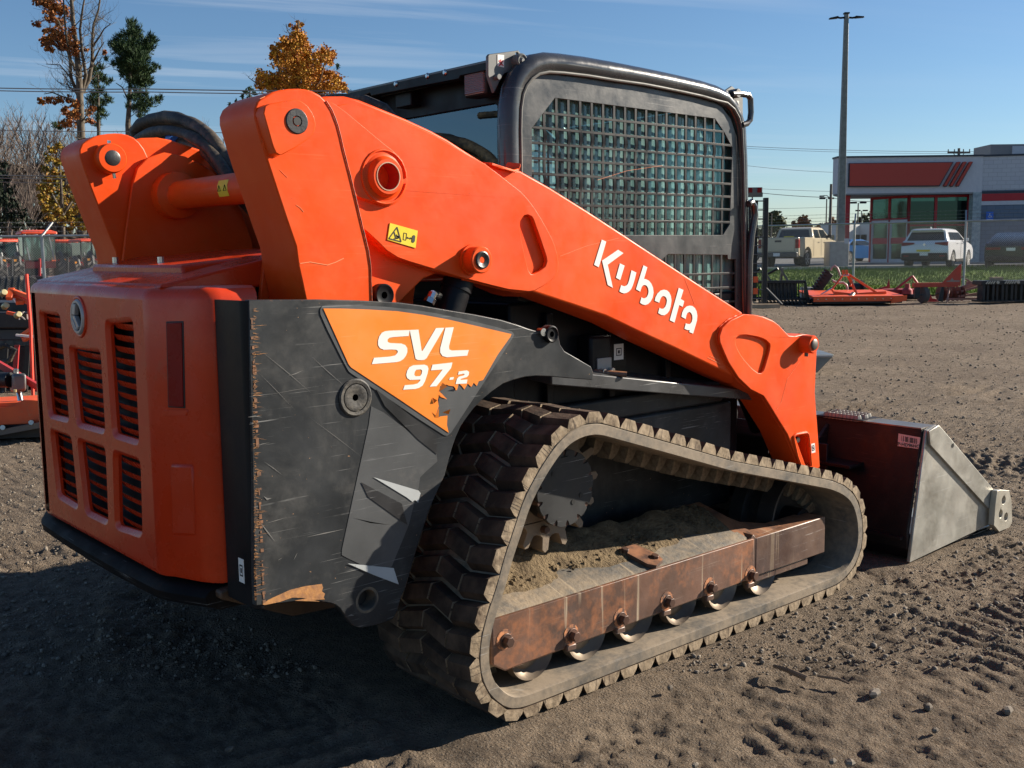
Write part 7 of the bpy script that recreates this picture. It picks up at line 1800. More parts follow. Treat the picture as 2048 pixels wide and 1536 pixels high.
# =================================================================== LEFT: IMPLEMENTS AND TRACTORS
def tractor(u, d, turn, label, roofmat):
    t = place('tractor', label, 'tractor', u, d, turn, 'orange tractors behind the left fence', z=0)
    TG = glassmat('tractor_glass_%d' % int(u + 500), (.45, .6, .62), (.7, .8, .85), .03)
    mk('chassis', MB().box(-.35, .35, -.2, 2.9, .55, .95), IBLK, t, bevel=.03)
    mk('hood', MB().loft([[(-.38, 1.2, .95), (.38, 1.2, .95), (.38, 1.2, 1.50), (-.38, 1.2, 1.50)], [(-.33, 3.0, .85), (.33, 3.0, .85), (.33, 3.0, 1.30), (-.33, 3.0, 1.30)]]), IOR, t, bevel=.05)
    c = mk('cab_base', MB().box(-.62, .62, -.35, 1.2, .85, 1.15), IRED, t, bevel=.03)
    for x in (-.66, .66):
        for y, y2 in ((-.40, -.25), (1.15, 1.0)): mk('cab_post', MB().bar((x, y, 1.1), (x * .93, y2, 2.32), .06), IBLK, c)
    mk('rear_glass', MB().box(-.62, .62, -.36, -.35, 1.2, 2.28), TG, c); mk('side_glass', MB().box(.64, .65, -.3, 1.1, 1.15, 2.28), TG, c); mk('side_glass', MB().box(-.65, -.64, -.3, 1.1, 1.15, 2.28), TG, c)
    mk('wiper_post', MB().bar((.40, -.38, 2.28), (.55, -.40, 1.2), .05), GALV, c)
    mk('wiper_post', MB().bar((-.50, -.38, 1.75), (-.42, -.40, 1.2), .05), GALV, c)
    mk('seat', MB().box(-.25, .25, .2, .6, 1.15, 1.75), IBLK, c, bevel=.05)
    r_ = mk('roof', MB().loft([[(-.74, -.55, 2.32), (.74, -.55, 2.32), (.74, 1.3, 2.32), (-.74, 1.3, 2.32)], [(-.70, -.55, 2.42), (.70, -.55, 2.42), (.70, 1.3, 2.42), (-.70, 1.3, 2.42)], [(-.5, -.3, 2.50), (.5, -.3, 2.50), (.5, 1.1, 2.50), (-.5, 1.1, 2.50)]]), roofmat, t, bevel=.03)
    for x in (-.6, -.15, .35, .62): mk('work_lamp', MB().box(x - .05, x + .05, -.6, -.52, 2.24, 2.31), CHROME, r_, bevel=.01)
    for s in (-1, 1):
        mk('fender', MB().tube([(s * .85, -.55, .9), (s * .85, -.35, 1.3), (s * .85, .1, 1.48), (s * .85, .55, 1.3)], .12, 8), IBLK, t)
        mk('tail_lamp', MB().box(s * .8 - .14, s * .8 + .14, -.48, -.42, 1.15, 1.24), REDL, t); mk('indicator', MB().box(s * 1.0 - .06, s * 1.0 + .06, -.47, -.42, 1.15, 1.25), mat('amber%d%d' % (int(u), s), (.9, .35, .02), rough=.3), t)
        for yy, rr, ww, xx in ((0, .68, .42, .88), (2.5, .45, .3, .80)):
            w2 = mk('wheel', MB().lathe((s * (xx - ww / 2), yy, rr), (s, 0, 0), [(0, rr * .5), (0, rr * .9), (.04, rr * .97), (ww - .04, rr * .97), (ww, rr * .9), (ww, rr * .55)], 28), TYRE, t, ang=40)
            lm_ = MB()
            for k in range(18):
                a = 2 * math.pi * k / 18
                for h_ in (-1, 1):
                    a2 = a + (.17 if h_ > 0 else 0)
                    lm_.bar((s * (xx), yy + rr * math.cos(a2), rr + rr * math.sin(a2)), (s * xx + h_ * ww * .48, yy + rr * math.cos(a2 + .22), rr + rr * math.sin(a2 + .22)), .05, .07)
            tag(mk('tread', lm_, mat('tread_dusty', (.10, .09, .08), rough=.9) if 'tread_dusty' not in bpy.data.materials else bpy.data.materials['tread_dusty'], w2, smooth=False), kind='stuff')
            mk('rim', MB().lathe((s * (xx + ww / 2 - .08), yy, rr), (s, 0, 0), [(0, rr * .55), (.03, rr * .52), (.03, rr * .2), (.06, rr * .18)], 20), RIMM, w2, ang=40)
    return t
RFO = mat('tractor_roof_orange', (.72, .08, .03), rough=.4)
tractor(78, 46, 32, 'orange-roofed cab tractor behind the fence, the one seen nearly whole', RFO)
tractor(-48, 44, 34, 'tractor cut by the left picture edge behind the fence', RFO)
tractor(222, 47, 30, 'tractor mostly hidden behind the raised left lift tower', mat('tractor_roof_grey', (.25, .26, .30), rough=.4))
for i, (u, d, tn, sc, lab) in enumerate(((12, 52, 60, .9, 'tractor parked crosswise behind the whole one, near the left edge'), (128, 53, 20, .88, 'smaller tractor between the whole one and the lift tower'), (182, 51, 42, .88, 'tractor just left of the lift tower, only its glass showing'), (-20, 58, 10, .9, 'rearmost tractor at the left picture edge'))):
    src = [o for o in COL.objects if o.name == 'tractor'][0]
    c_ = copy_tree(src); pp_ = BG(u, d); c_.location = (pp_.x, pp_.y, 0); c_.rotation_euler = (0, 0, ANG + rad(tn)); c_.scale = (sc, sc, sc); c_['label'] = lab
t = place('implement_row', 'row of dark farm implements on the ground behind the left fence', 'implement', 70, 36, 0, z=0)
for k in range(9):
    x = -4 + k * .95; h_ = rnd.uniform(.5, .95)
    mk('frame', MB().box(x, x + .7, -.2, .5, .25, .25 + h_ * .5), mat('murk_%d' % k, (.015, .015, .016), (.10, .04 + .03 * (k % 2), .03), vscale=5, rough=.6), t, bevel=.03)
    mk('disc', MB().lathe((x + .1, -.3, .35), (0, 1, 0), [(0, .1), (0, .32), (.08, .34), (.16, .32), (.16, .1)], 18), TYRE, t, ang=40)
    mk('hitch', MB().bar((x + .3, 0, .5), (x + .4, -.1, .4 + h_), .07), IBLK if k % 2 else IRED, t)
tk = place('washer_tank', 'pale translucent tank hanging at the back of the whole tractor', 'tank', 82, 44.9, 28, z=.0)
mk('tank', MB().box(-.13, .13, -.1, .1, .62, .88), mat('pale_plastic', (.55, .65, .64), rough=.5), tk, bevel=.04); mk('tank_cap', MB().cyl((0, 0, .88), (0, 0, .93), .04, n=10), BLK, tk)
mk('tank_bracket', MB().bar((0, .05, .0), (0, .05, .64), .05), IBLK, tk)

# orange deck cutter close by at the far left
t = place('brush_cutter', 'low orange deck cutter with grey gearbox at the left edge beside the bonnet', 'mower', 30, 7.9, 12, z=0)
L0 = lambda u, v, d=7.9: bpt(t, u, v, d)
mk('deck_top', MB().loft([[tuple(L0(-120, 812, 7.7)), tuple(L0(-120, 800, 9.0)), tuple(L0(-120, 806, 9.0)), tuple(L0(-120, 822, 7.7))], [tuple(L0(120, 800, 7.7)), tuple(L0(120, 788, 9.0)), tuple(L0(120, 796, 9.0)), tuple(L0(120, 812, 7.7))]]), IOR, t, bevel=.006)
mk('deck_side', MB().loft([[tuple(L0(u, v, 7.65)) for u, v in ((-120, 815), (10, 815), (28, 812), (45, 800), (65, 800), (120, 805), (120, 845), (-120, 855))], [tuple(L0(u, v, 7.72)) for u, v in ((-120, 815), (10, 815), (28, 812), (45, 800), (65, 800), (120, 805), (120, 845), (-120, 855))]]), IOR, t, bevel=.004)
mk('skid_plate', MB().loft([[tuple(L0(u, v, 7.68)) for u, v in ((-120, 850), (120, 838), (120, 872), (-120, 884))], [tuple(L0(u, v, 7.78)) for u, v in ((-120, 850), (120, 838), (120, 872), (-120, 884))]]), IBLK, t, bevel=.004)
mk('skid_shoe', MB().bar(L0(-60, 876, 7.62), L0(100, 846, 7.62), .05, .04), mat('shoe_grey', (.14, .12, .10), rough=.6), t)
for u in (5, 62): mk('bolt', MB().cyl(L0(u, 855 - (u > 30) * 10, 7.66), L0(u, 855 - (u > 30) * 10, 7.58), .018, n=12), CHROME, t)
mk('gearbox', MB().loft([[tuple(L0(u, v, 7.9)) for u, v in ((24, 748), (52, 746), (53, 782), (26, 786))], [tuple(L0(u, v, 8.15)) for u, v in ((18, 748), (48, 746), (50, 780), (20, 784))]]), mat('cast_gearbox', (.10, .10, .10), (.18, .17, .16), rough=.45, metal=.4), t, bevel=.02)
mk('gearbox_cap', MB().cyl(L0(32, 746, 8.0), L0(32, 738, 8.0), .02, n=10), CHROME, t)
mk('output_shaft', MB().cyl(L0(38, 786, 8.0), L0(44, 815, 7.95), .022, n=12), CHROME, t)
mk('input_housing', MB().cyl(L0(20, 760, 8.0), L0(-30, 758, 8.05), .06, n=16), IBLK, t)
mk('hitch_bar', MB().bar(L0(-20, 718, 8.2), L0(90, 782, 7.95), .03, .05), IRED, t)
for u, v in ((30, 784), (22, 818), (58, 812)): mk('bolt', MB().cyl(L0(u, v, 7.75), L0(u, v - 5, 7.75), .012, n=8), mat('zinc_yellow', (.5, .42, .22), rough=.4, metal=.5) if 'zinc_yellow' not in bpy.data.materials else bpy.data.materials['zinc_yellow'], t)
mk('deck_underside', MB().loft([[tuple(L0(-120, 830, 7.8)), tuple(L0(-120, 815, 9.0)), tuple(L0(-120, 855, 9.0)), tuple(L0(-120, 880, 7.8))], [tuple(L0(115, 815, 7.8)), tuple(L0(115, 800, 9.0)), tuple(L0(115, 840, 9.0)), tuple(L0(115, 868, 7.8))]]), IBLK, t)
# black attachment with orange linkage behind it
t = place('orange_linkage_attachment', 'black attachment with bright orange link arms and white lettering, left of the bonnet', 'attachment', 20, 10.4, 5, z=0)
L1 = lambda u, v, d=10.4: bpt(t, u, v, d)
mk('main_beam', MB().bar(L1(-80, 640), L1(130, 640), .16, .16), IBLK, t, bevel=.015)
mk('lower_beam', MB().bar(L1(-80, 668, 10.5), L1(130, 668, 10.5), .12, .12), mat('navy_beam', (.02, .03, .05), rough=.35), t, bevel=.015)
mk('hood_shell', MB().loft([[tuple(L1(-80, v, d)) for v, d in ((605, 10.6), (600, 11.2), (640, 11.2), (640, 10.6))], [tuple(L1(130, v, d)) for v, d in ((605, 10.6), (600, 11.2), (640, 11.2), (640, 10.6))]]), IBLK, t, bevel=.02)
mk('under_frame', MB().loft([[tuple(L1(-80, v, d)) for v, d in ((690, 10.7), (690, 11.2), (775, 11.2), (775, 10.7))], [tuple(L1(130, v, d)) for v, d in ((690, 10.7), (690, 11.2), (775, 11.2), (775, 10.7))]]), IBLK, t, bevel=.02)
for k in range(5): mk('frame_rib', MB().bar(L1(-10 + k * 22, 690, 10.5), L1(-16 + k * 22, 790, 10.5), .04), IBLK if k % 2 else IRED, t)
for a, b, w_ in (((20, 580), (75, 600), .05), ((22, 590), (75, 612), .045), ((24, 578), (18, 598), .06), ((36, 598), (40, 606), .07), ((44, 672), (90, 640), .055), ((48, 680), (90, 652), .05)):
    mk('link_arm', MB().bar(L1(*a, 10.2), L1(*b, 10.1), w_, .04), IOR, t, bevel=.005)
mk('data_plate', MB().bar(L1(28, 597, 10.12), L1(33, 605, 10.12), .03, .012), WHITE, t)
mk('bracket_foot', MB().bar(L1(14, 625, 10.2), L1(32, 629, 10.2), .03), IOR, t)
for u, v in ((4, 588), (8, 614), (33, 632)): mk('shackle', MB().cyl(L1(u, v, 10.15), L1(u + 5, v - 4, 10.1), .03, n=12), bpy.data.materials['zinc_yellow'], t, bevel=.005)
mk('white_rod', MB().bar(L1(32, 670, 9.9), L1(90, 676, 9.9), .02, .02), WHITE, t)
mk('hose', MB().tube([L1(-20, 705, 10.1), L1(10, 690, 10.1), L1(30, 700, 10.1), L1(20, 720, 10.1), L1(5, 725, 10.1)], .025, 8), PLAST, t)
lt = L1(56, 632, 10.28)
o = text('lettering', 'Kub', .12, Matrix.Identity(4), WHITE, t, ext=.002)
o.parent = t; o.matrix_world = Matrix.Identity(4); o.location = lt; o.rotation_euler = (rad(90), 0, 0)
t = place('marker_stake', 'thin upright orange-red stake standing left of the bonnet', 'stake', 58, 9.6, 0, z=0)
mk('stake', MB().bar(bpt(t, 53, 548, 9.6), bpt(t, 61, 650, 9.6), .028, .02).bar(bpt(t, 61, 650, 9.6), bpt(t, 66, 790, 9.6), .028, .02), mat('fluorescent_red', (.85, .07, .04), rough=.5), t)
t = place('black_tine_rack', 'black rack of curved vertical tines in front of the left fence', 'rack', 12, 14.5, 0, z=0)
for k in range(12):
    x = -.7 + k * .085; mk('tine', MB().tube([(x, 0, .75), (x, -.03, .95), (x, .03, 1.07)], .018, 6), IBLK, t)
mk('rack_bar', MB().box(-.75, .35, -.05, .05, .70, .76), IBLK, t); mk('rack_body', MB().box(-.75, .45, .05, .3, .0, .85), mat('murky_machinery', (.02, .02, .02), (.10, .09, .08), vscale=12, rough=.6), t)
for x in (-.6, .3): mk('rack_leg', MB().box(x, x + .06, -.05, .05, 0, .72), IBLK, t)

# =================================================================== TREES
BARK = mat('grey_bark', (.07, .058, .046), (.15, .13, .105), rough=.95, vscale=3, spec=.1)
TWIG = mat('bare_twig', (.13, .10, .085), (.19, .155, .13), rough=.95, vscale=1, spec=.05)
def leafmat(name, c1, c2, c3):
    m, N, L, B = newmat(name); t = N.new('ShaderNodeTexCoord').outputs['Object']
    c = mixc(N, L, ramp(N, L, nnoise(N, L, t, .7, 3), .4, .6), c1, c2)
    c = mixc(N, L, ramp(N, L, nnoise(N, L, t, 5, 3), .5, .65), c, c3); L.new(c, B.inputs['Base Color'])
    B.inputs['Roughness'].default_value = .7; B.inputs['Specular IOR Level'].default_value = .2
    return m
LORG = leafmat('orange_maple_leaf', (.42, .17, .02), (.50, .27, .03), (.28, .085, .02))
LRUS = leafmat('russet_leaf', (.26, .10, .035), (.36, .15, .03), (.18, .065, .03))
LYEL = leafmat('yellow_leaf', (.30, .20, .025), (.14, .12, .02), (.30, .13, .025))
LPIN = leafmat('pine_needle', (.022, .050, .018), (.045, .075, .022), (.014, .030, .014))
LDRK = leafmat('dark_evergreen', (.010, .020, .012), (.018, .030, .014), (.008, .014, .010))
LGRN = leafmat('far_green_leaf', (.05, .08, .03), (.08, .09, .04), (.10, .07, .04))
LRED = leafmat('far_red_leaf', (.20, .09, .06), (.24, .14, .07), (.12, .10, .05))
def foliage(name, clumps, d, mat_, parent, n, size, spread=1.0, seed=1, elong=1.0):
    rs = np.random.RandomState(seed); Q = []
    o = np.array(parent.location); a = -parent.rotation_euler.z
    for (u, v, r) in clumps:
        rm = r * d / F; c = np.array(BG(u, d + rs.uniform(-1, 1) * spread, v=v)) 
        k = int(n * (r / 14) ** 2) + 20
        dirs = rs.normal(size=(k, 3)); dirs /= np.linalg.norm(dirs, axis=1)[:, None]
        lump = 1 + .25 * np.sin(dirs[:, 0] * 5 + u) + .25 * np.sin(dirs[:, 2] * 6 + v)
        p = c + dirs * (rm * lump * (rs.rand(k) ** .45) * 1.05)[:, None] * np.array([1.0, 1.0, .9])
        t1 = rs.normal(size=(k, 3)); t1[:, 2] *= elong; t1 /= np.linalg.norm(t1, axis=1)[:, None]
        t2 = np.cross(t1, rs.normal(size=(k, 3))); t2 /= np.linalg.norm(t2, axis=1)[:, None]
        s = (size * rs.uniform(.6, 1.3, k))[:, None]
        if elong > 2: t2 = t2 * .16; t1 = t1 * .5 + dirs * .6 + np.array([0, 0, .35])
        elif elong > 1: t2 = t2 * .35
        Q.append(np.stack([p - t1 * s, p - t2 * s, p + t1 * s, p + t2 * s], 1))
    V_ = np.concatenate(Q).reshape(-1, 3) - o
    X_ = V_[:, 0] * math.cos(a) - V_[:, 1] * math.sin(a); Y_ = V_[:, 0] * math.sin(a) + V_[:, 1] * math.cos(a)
    V_ = np.stack([X_, Y_, V_[:, 2]], 1)
    return raw(name, V_, np.arange(len(V_)).reshape(-1, 4), mat_, parent)
def limbs(name, lines, d, parent, mat_, twigs=3, depth=3, seed=1, jit=1.5, tl=1.6):
    rr = random.Random(seed); m_ = MB()
    def grow(p, dr, r, L_, lev):
        pts = [p]; dd = dr.normalized()
        for k in range(4):
            dd = (dd + Vector((rr.uniform(-.25, .25), rr.uniform(-.25, .25), rr.uniform(-.1, .25)))).normalized(); pts.append(pts[-1] + dd * L_ / 4)
        m_.tube([tuple(q) for q in pts], [r, r * .8, r * .62, r * .45, r * .28], 4 if lev < depth else 3, cap=False)
        if lev < depth:
            for k in range(twigs):
                q = pts[rr.randint(1, 4)]; a = Vector((rr.uniform(-1, 1), rr.uniform(-1, 1), rr.uniform(-.1, 1))).normalized()
                grow(q, (dd * .7 + a * .9), r * .5, L_ * rr.uniform(.45, .75), lev + 1)
    for pts, r0, r1 in lines:
        P_ = []; dz = rr.uniform(-jit, jit)
        for i, (u, v) in enumerate(pts):
            P_.append(bpt(parent, u, v, d + dz * i / max(1, len(pts) - 1)))
        n = len(P_); m_.tube([tuple(q) for q in P_], [r0 + (r1 - r0) * i / (n - 1) for i in range(n)], 7, cap=False)
        for i in range(1, n):
            for k in range(twigs):
                t = rr.random(); q = P_[i - 1].lerp(P_[i], t); a = Vector((rr.uniform(-1, 1), rr.uniform(-1, 1), rr.uniform(.0, .9)))
                grow(q, a, max(.012, (r0 + (r1 - r0) * i / (n - 1)) * .35), tl * rr.uniform(.5, 1.2), 1)
    return mk(name, m_, mat_, parent, ang=80)
def tree(name, label, u, d, group=None): return place(name, label, 'tree', u, d, 0, group, z=0)
t = tree('maple_tree', 'tall half-bare maple with pale trunk and clusters of russet leaves at the far left', 163, 62)
limbs('trunk', [([(165, 590), (164, 400), (163, 290), (160, 200), (158, 150), (152, 90), (147, 50), (143, 0), (138, -50)], .28, .07),
                ([(161, 195), (172, 150), (165, 110), (160, 60), (165, 20), (172, -20)], .12, .04), ([(160, 190), (178, 160), (185, 120), (184, 90), (187, 50), (197, 20), (203, -20)], .13, .04),
                ([(184, 95), (200, 72), (208, 58), (222, 47)], .06, .02), ([(186, 125), (198, 100), (208, 84)], .06, .02), ([(158, 150), (140, 118), (128, 75), (118, 45), (100, 20), (85, 0)], .10, .03),
                ([(156, 190), (142, 155), (140, 110), (132, 70), (128, 20), (126, -20)], .11, .03), ([(158, 205), (130, 195), (105, 185), (88, 188)], .07, .02), ([(160, 200), (145, 160), (120, 130), (92, 128)], .06, .02),
                ([(163, 250), (172, 240), (180, 235)], .06, .02)], 62, t, BARK, 3, 3, 4, 2.0, 1.3)
foliage('crown', [(95, 8, 18), (115, 15, 16), (80, 3, 12), (130, 25, 14), (100, 35, 13), (120, 45, 12), (75, 48, 8), (90, 62, 5), (105, 65, 12), (120, 72, 14), (105, 80, 14), (90, 82, 12), (135, 78, 14), (148, 92, 12), (128, 92, 14), (100, 97, 9), (145, 62, 8), (150, 105, 8), (82, 203, 8), (98, 200, 8), (118, 200, 9), (140, 202, 10), (152, 210, 8), (130, 218, 7), (140, 232, 13), (155, 245, 12), (132, 248, 12), (150, 228, 9), (178, 225, 8), (182, 242, 8), (186, 218, 5), (172, 100, 4), (210, 105, 4)], 62, LRUS, t, 170, .085, 1.5, 3)
t = tree('pine_tree', 'tall dark green pine with a narrow ragged top left of the lift tower', 262, 60)
limbs('trunk', [([(264, 590), (262, 400), (256, 250), (260, 180), (262, 60)], .25, .05), ([(256, 200), (245, 175), (232, 166)], .05, .02), ([(258, 260), (285, 245), (300, 235)], .06, .02), ([(256, 290), (270, 262), (300, 240)], .06, .02)], 60, t, BARK, 1, 2, 5, .5, .8)
PC = [(265, 48, 9), (268, 60, 11), (258, 68, 9), (272, 75, 9), (262, 88, 14), (242, 72, 5), (236, 80, 8), (226, 90, 6), (245, 95, 12), (232, 100, 8), (302, 72, 6), (308, 82, 7), (295, 85, 9), (288, 98, 12), (300, 95, 7), (275, 105, 14), (255, 112, 16), (275, 122, 16), (250, 130, 12), (290, 115, 9), (240, 125, 8), (265, 140, 16), (248, 145, 8), (285, 138, 12), (295, 145, 8), (310, 132, 5), (305, 140, 5), (278, 155, 14), (260, 155, 9), (295, 158, 8), (285, 168, 10), (268, 168, 10), (300, 165, 5), (275, 190, 9), (290, 188, 6), (262, 195, 7), (285, 205, 10), (300, 205, 8), (315, 200, 6), (322, 195, 4), (275, 215, 9), (290, 220, 8), (262, 215, 6), (280, 232, 6), (212, 118, 4), (228, 128, 5)]
foliage('crown', [(a, b, c * 1.3) for a, b, c in PC] + [(a + rnd.uniform(-9, 9), b + rnd.uniform(-6, 6), c * .6) for a, b, c in PC], 60, LPIN, t, 520, .14, 1.2, 4, 2.2)
t = tree('pine_tree', 'shorter dark pine between the maple trunk and the tall pine', 196, 64)
limbs('trunk', [([(200, 590), (198, 300), (196, 150)], .2, .05)], 64, t, BARK, 1, 2, 6, .5, .8)
foliage('crown', [(190, 138, 9), (202, 135, 7), (182, 150, 10), (198, 152, 11), (208, 158, 8), (188, 165, 9), (215, 165, 6), (222, 160, 5), (180, 200, 9), (192, 205, 10), (206, 205, 9), (218, 200, 7), (200, 218, 8), (185, 215, 8), (212, 192, 6), (195, 235, 8), (110, 250, 7), (120, 255, 6), (200, 180, 10), (188, 190, 9), (205, 228, 10), (195, 248, 9)], 64, LPIN, t, 620, .14, 1.2, 5, 2.2)
t = tree('orange_maple', 'dense orange autumn maple with a pointed crown behind the right lift tower', 597, 55)
limbs('trunk', [([(600, 590), (598, 350), (596, 200), (596, 60), (597, 42)], .26, .03), ([(598, 230), (560, 160), (552, 90)], .1, .02), ([(598, 220), (640, 160), (655, 105)], .1, .02), ([(597, 80), (575, 62), (572, 48)], .03, .015), ([(560, 180), (515, 168), (497, 155)], .05, .015)], 55, t, BARK, 2, 2, 7, 1.0, .8)
OC = [(596, 44, 3), (600, 50, 5), (590, 55, 4), (580, 50, 3), (596, 70, 9), (585, 75, 6), (603, 78, 8), (565, 78, 4), (572, 86, 8), (590, 88, 10), (606, 88, 7), (560, 92, 6), (545, 95, 4), (615, 95, 7), (575, 100, 11), (595, 104, 12), (612, 108, 10), (550, 104, 7), (557, 115, 10), (545, 112, 5), (578, 118, 12), (600, 122, 13), (618, 122, 8), (560, 128, 10), (585, 135, 13), (608, 138, 12), (628, 112, 5), (638, 108, 7), (650, 103, 8), (660, 110, 7), (668, 108, 4), (645, 118, 7), (658, 124, 6), (632, 130, 8), (570, 148, 10), (595, 152, 13), (620, 150, 11), (640, 145, 8), (520, 146, 6), (530, 152, 7), (545, 155, 9), (518, 158, 6), (560, 162, 12), (585, 168, 13), (612, 168, 13), (638, 162, 11), (658, 150, 9), (672, 158, 9), (684, 170, 6), (655, 172, 11), (535, 168, 11), (522, 172, 8), (550, 180, 12), (580, 185, 12), (610, 185, 12), (640, 182, 12), (668, 178, 10), (688, 180, 5)]
foliage('crown', [(a, b, c * 1.25) for a, b, c in OC], 55, LORG, t, 400, .058, 1.6, 8)
foliage('outer_leaves', [(a, b, c * 1.9) for a, b, c in OC[4:]], 55, LORG, t, 45, .05, 2.2, 18)
t = tree('evergreen_tree', 'dark evergreen tips poking out behind the orange maple', 498, 66)
limbs('trunk', [([(500, 590), (500, 300), (500, 180)], .15, .04)], 66, t, BARK, 1, 1, 8, .4, .6)
foliage('crown', [(500, 178, 5), (492, 184, 5), (508, 186, 5), (485, 192, 4), (500, 196, 7), (488, 205, 6), (472, 202, 3), (460, 210, 4), (468, 218, 5), (480, 220, 7), (500, 215, 8), (690, 176, 5), (675, 132, 5), (640, 134, 4), (698, 182, 4)], 66, LPIN, t, 170, .12, .8, 9, 1.6)
t = tree('yellow_tree', 'yellow and orange leaved tree low in front of the bare woods', 125, 56)
limbs('trunk', [([(128, 590), (126, 450), (120, 330)], .16, .05), ([(126, 430), (100, 380), (88, 350)], .07, .02), ([(126, 430), (150, 390), (160, 350)], .07, .02)], 56, t, BARK, 2, 2, 9, .8, .8)
foliage('crown', [(105, 300, 8), (118, 292, 7), (98, 318, 10), (115, 325, 9), (128, 310, 7), (92, 338, 9), (108, 345, 10), (135, 300, 6), (95, 360, 10), (115, 362, 11), (130, 350, 8), (82, 375, 9), (100, 380, 12), (122, 382, 12), (140, 375, 9), (85, 395, 10), (105, 402, 12), (128, 405, 12), (148, 398, 10), (92, 418, 10), (115, 422, 12), (140, 425, 12), (158, 418, 10), (165, 440, 10), (148, 445, 11), (125, 442, 10), (168, 455, 8), (140, 458, 6), (100, 435, 8)], 56, LYEL, t, 230, .07, 1.5, 10)
t = tree('dark_evergreen', 'near-black evergreen mass at the left picture edge above the tractors', 10, 58)
limbs('trunk', [([(10, 590), (10, 320)], .2, .05)], 58, t, BARK, 1, 1, 10, .4, .6)
foliage('crown', [(8, 330, 8), (2, 350, 12), (14, 358, 10), (0, 375, 14), (18, 380, 12), (-10, 370, 14), (10, 400, 16), (30, 410, 12), (-10, 405, 16), (20, 430, 16), (45, 430, 12), (0, 440, 18), (60, 445, 9), (35, 450, 12), (80, 452, 8), (-30, 400, 20), (-30, 440, 20)], 58, LDRK, t, 130, .13, 1.5, 11, 1.6)
# bare woods: three tree forms, copied
def baretree(seed, h):
    rr = random.Random(seed)
    root = bpy.data.objects.new('bare_tree', None); COL.objects.link(root)
    tm_ = MB(); tw_ = MB()
    def grow(p, dr, r, L_, lev):
        pts = [p]; dd = dr.normalized()
        for k in range(4):
            dd = (dd + Vector((rr.uniform(-.2, .2), rr.uniform(-.2, .2), rr.uniform(-.05, .22)))).normalized(); pts.append(pts[-1] + dd * L_ / 4)
        (tm_ if lev < 2 else tw_).tube([tuple(q) for q in pts], [r, r * .85, r * .7, r * .55, r * .4], 5 if lev < 2 else 3, cap=False)
        if lev < 4:
            for k in range(4 if lev < 3 else 4):
                q = pts[rr.randint(1 if lev else 2, 4)]; a = Vector((rr.uniform(-1, 1), rr.uniform(-1, 1), rr.uniform(.1, 1))).normalized()
                grow(q, dd * .8 + a * .8, max(.013, r * .55), L_ * rr.uniform(.42, .68), lev + 1)
    grow(Vector((0, 0, 0)), Vector((0, 0, 1)), .16, h * .72, 0)
    mk('trunk', tm_, TWIG, root, ang=80); mk('branches', tw_, TWIG, root, smooth=False)
    return root
protos = [baretree(s, h) for s, h in ((21, 11), (22, 10), (23, 12))]
rr = random.Random(77)
spots = [(-60, 74, 1.0), (-25, 70, .95), (5, 76, 1.05), (30, 72, 1.0), (50, 80, 1.1), (72, 73, 1.05), (90, 78, 1.1), (118, 72, .95), (140, 80, 1.0), (205, 74, .9), (228, 78, 1.0), (250, 72, .9), (285, 76, .95), (310, 80, 1.05), (335, 78, 1.0), (362, 82, 1.05), (392, 84, 1.05), (425, 84, 1.0), (455, 88, 1.05), (15, 66, .8), (60, 66, .8), (-10, 74, 1.0), (20, 78, 1.1), (45, 74, 1.0), (80, 82, 1.1), (105, 76, 1.0), (130, 74, 1.0), (215, 80, 1.0), (265, 78, .95), (-35, 78, 1.1), (0, 84, 1.15), (62, 86, 1.15), (-30, 88, 1.25), (-12, 92, 1.3), (8, 90, 1.25), (26, 94, 1.3), (40, 88, 1.2), (70, 92, 1.25), (88, 90, 1.2), (112, 88, 1.1), (150, 90, 1.1), (170, 86, 1.05), (190, 90, 1.1), (222, 90, 1.1), (300, 92, 1.1), (345, 90, 1.1), (375, 92, 1.1), (410, 90, 1.1), (440, 92, 1.1), (-45, 66, .8), (180, 66, .75), (240, 64, .65), (100, 64, .7), (40, 62, .65)]
for i, (u, d, s) in enumerate(spots):
    o = protos[i] if i < 3 else copy_tree(protos[i % 3])
    p = BG(u, d); o.location = (p.x, p.y, 0); o.rotation_euler = (0, 0, rr.uniform(0, 6.28)); o.scale = (s * .80, s * .80, s * .72)
    tag(o, 'bare leafless tree in the brown woods at the left', 'tree', 'bare trees of the woods at the left')
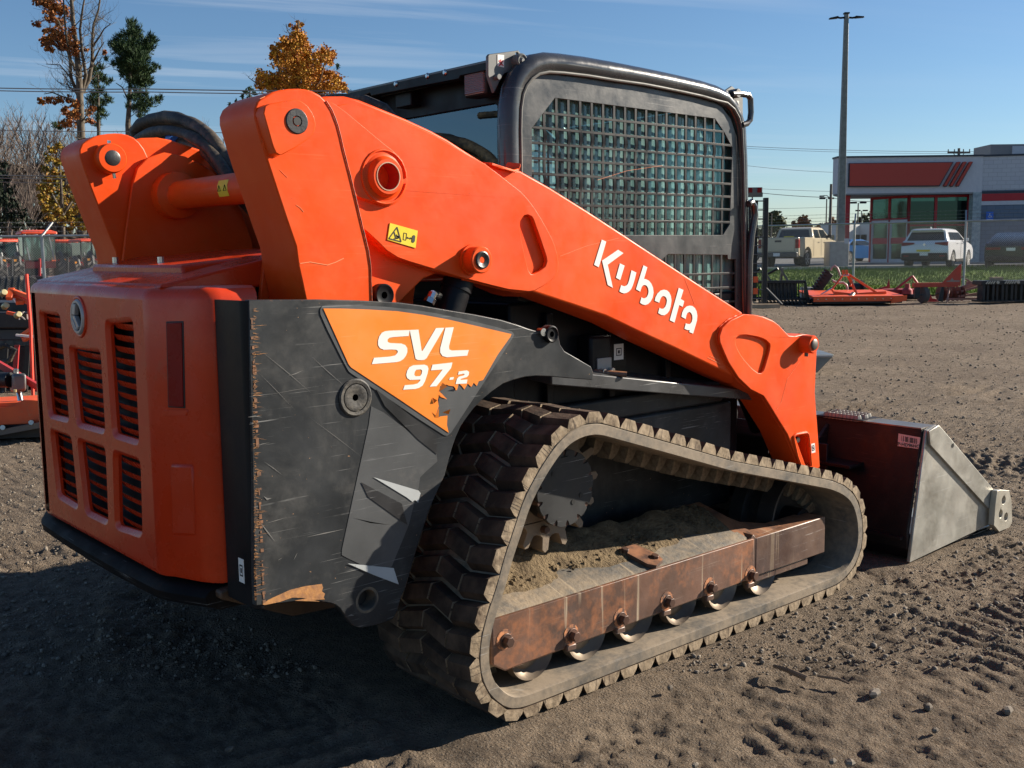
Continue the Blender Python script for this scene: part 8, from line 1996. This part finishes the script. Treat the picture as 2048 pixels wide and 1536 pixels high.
# understorey and far greenery
t = thing('undergrowth', 'tangled brown brush at the foot of the woods', 'brush', tuple(BG(100, 66))); t.location.z = 0
rs2 = np.random.RandomState(4)
fo2 = foliage('brush', [(u, v, r) for u, v, r in [(rs2.uniform(-120, 480), rs2.uniform(400, 500), rs2.uniform(10, 18)) for _ in range(95)] + [(rs2.uniform(-120, 330), rs2.uniform(330, 420), rs2.uniform(8, 14)) for _ in range(60)]], 78, leafmat('brown_brush', (.09, .065, .045), (.12, .09, .06), (.05, .045, .03)), t, 90, .16, 3.0, 12)
tag(fo2, kind='stuff')
for i, (u, d, cl_, m_, lab) in enumerate(((1549, 150, [(1535, 445, 9), (1545, 432, 8), (1552, 428, 8), (1560, 440, 9), (1548, 450, 12), (1565, 450, 8), (1538, 455, 9), (1556, 460, 10), (1530, 460, 8)], LGRN, 'far rounded green tree just right of the cab'),
        (1605, 170, [(1590, 450, 8), (1600, 440, 7), (1608, 436, 6), (1612, 445, 8), (1600, 455, 10), (1618, 455, 8), (1585, 460, 8), (1608, 462, 10), (1628, 462, 7)], LRED, 'far autumn-coloured tree beyond the pickup roof'),
        (1650, 180, [(1640, 455, 8), (1655, 450, 7), (1665, 440, 6), (1670, 448, 7), (1660, 460, 9), (1645, 465, 9), (1675, 458, 8)], LRED, 'far reddish tree left of the light pole'),
        (1728, 190, [(1720, 440, 6), (1728, 432, 5), (1733, 440, 7), (1740, 430, 5), (1745, 438, 7), (1725, 450, 8), (1740, 450, 8), (1752, 445, 7)], LGRN, 'far dark conifers seen through the building porch'),
        (1768, 190, [(1758, 440, 6), (1768, 436, 7), (1778, 436, 7), (1765, 450, 8), (1780, 450, 8), (1712, 448, 7), (1708, 456, 8)], LRED, 'far reddish treetops left of the entrance glass'))):
    t = tree('far_tree', lab, u, d); mk('trunk', MB().cyl((0, 0, 0), (0, 0, 3), .3, .2, n=8), TWIG, t)
    foliage('crown', cl_, d, m_, t, 130, .28, 2.0, 20 + i)
t = thing('treeline', 'low hazy line of far trees along the horizon', 'trees', tuple(BG(1600, 230))); t.location.z = 0
rs2 = np.random.RandomState(8)
tag(foliage('treeline', [(u, 470 + rs2.uniform(-6, 16), rs2.uniform(7, 12)) for u in range(1380, 2400, 11)], 230, LGRN, t, 90, .4, 3.0, 33), kind='stuff')
t = place('far_shed', 'long low grey roofed building on the far side of the road', 'building', 1640, 200, 0, z=0)
mk('wall', MB().box(-6, 25, 0, 8, 0, 3.4), mat('far_wall', (.22, .2, .19), rough=.8), t); mk('roof', MB().prism([(-7, 3.4), (26, 3.4), (24, 4.6), (-5, 4.6)], -1, 9), mat('far_roof', (.2, .2, .21), rough=.8), t)
# low grey plate lying on the gravel ahead of the loader, its tip showing right of the arm
t = place('steel_plate', 'grey steel wedge on the gravel whose tip shows just right of the front arm', 'steel plate', 1640, 11.3, 0, z=0)
tx = (1668 - 1640) / F * 11.3
mk('wedge', MB().prism([(-1.3, .0), (-.02, .0), (tx - .01, .17), (tx, .195), (-1.3, .19)], -.1, .9), mat('grey_steel_plate', (.16, .18, .18), (.22, .23, .23), rough=.4, metal=.4), t, bevel=.01)
mk('lip', MB().box(-1.3, tx - .02, -.12, -.1, .165, .19), mat('pale_lip', (.35, .35, .34), rough=.4), t, bevel=.004)
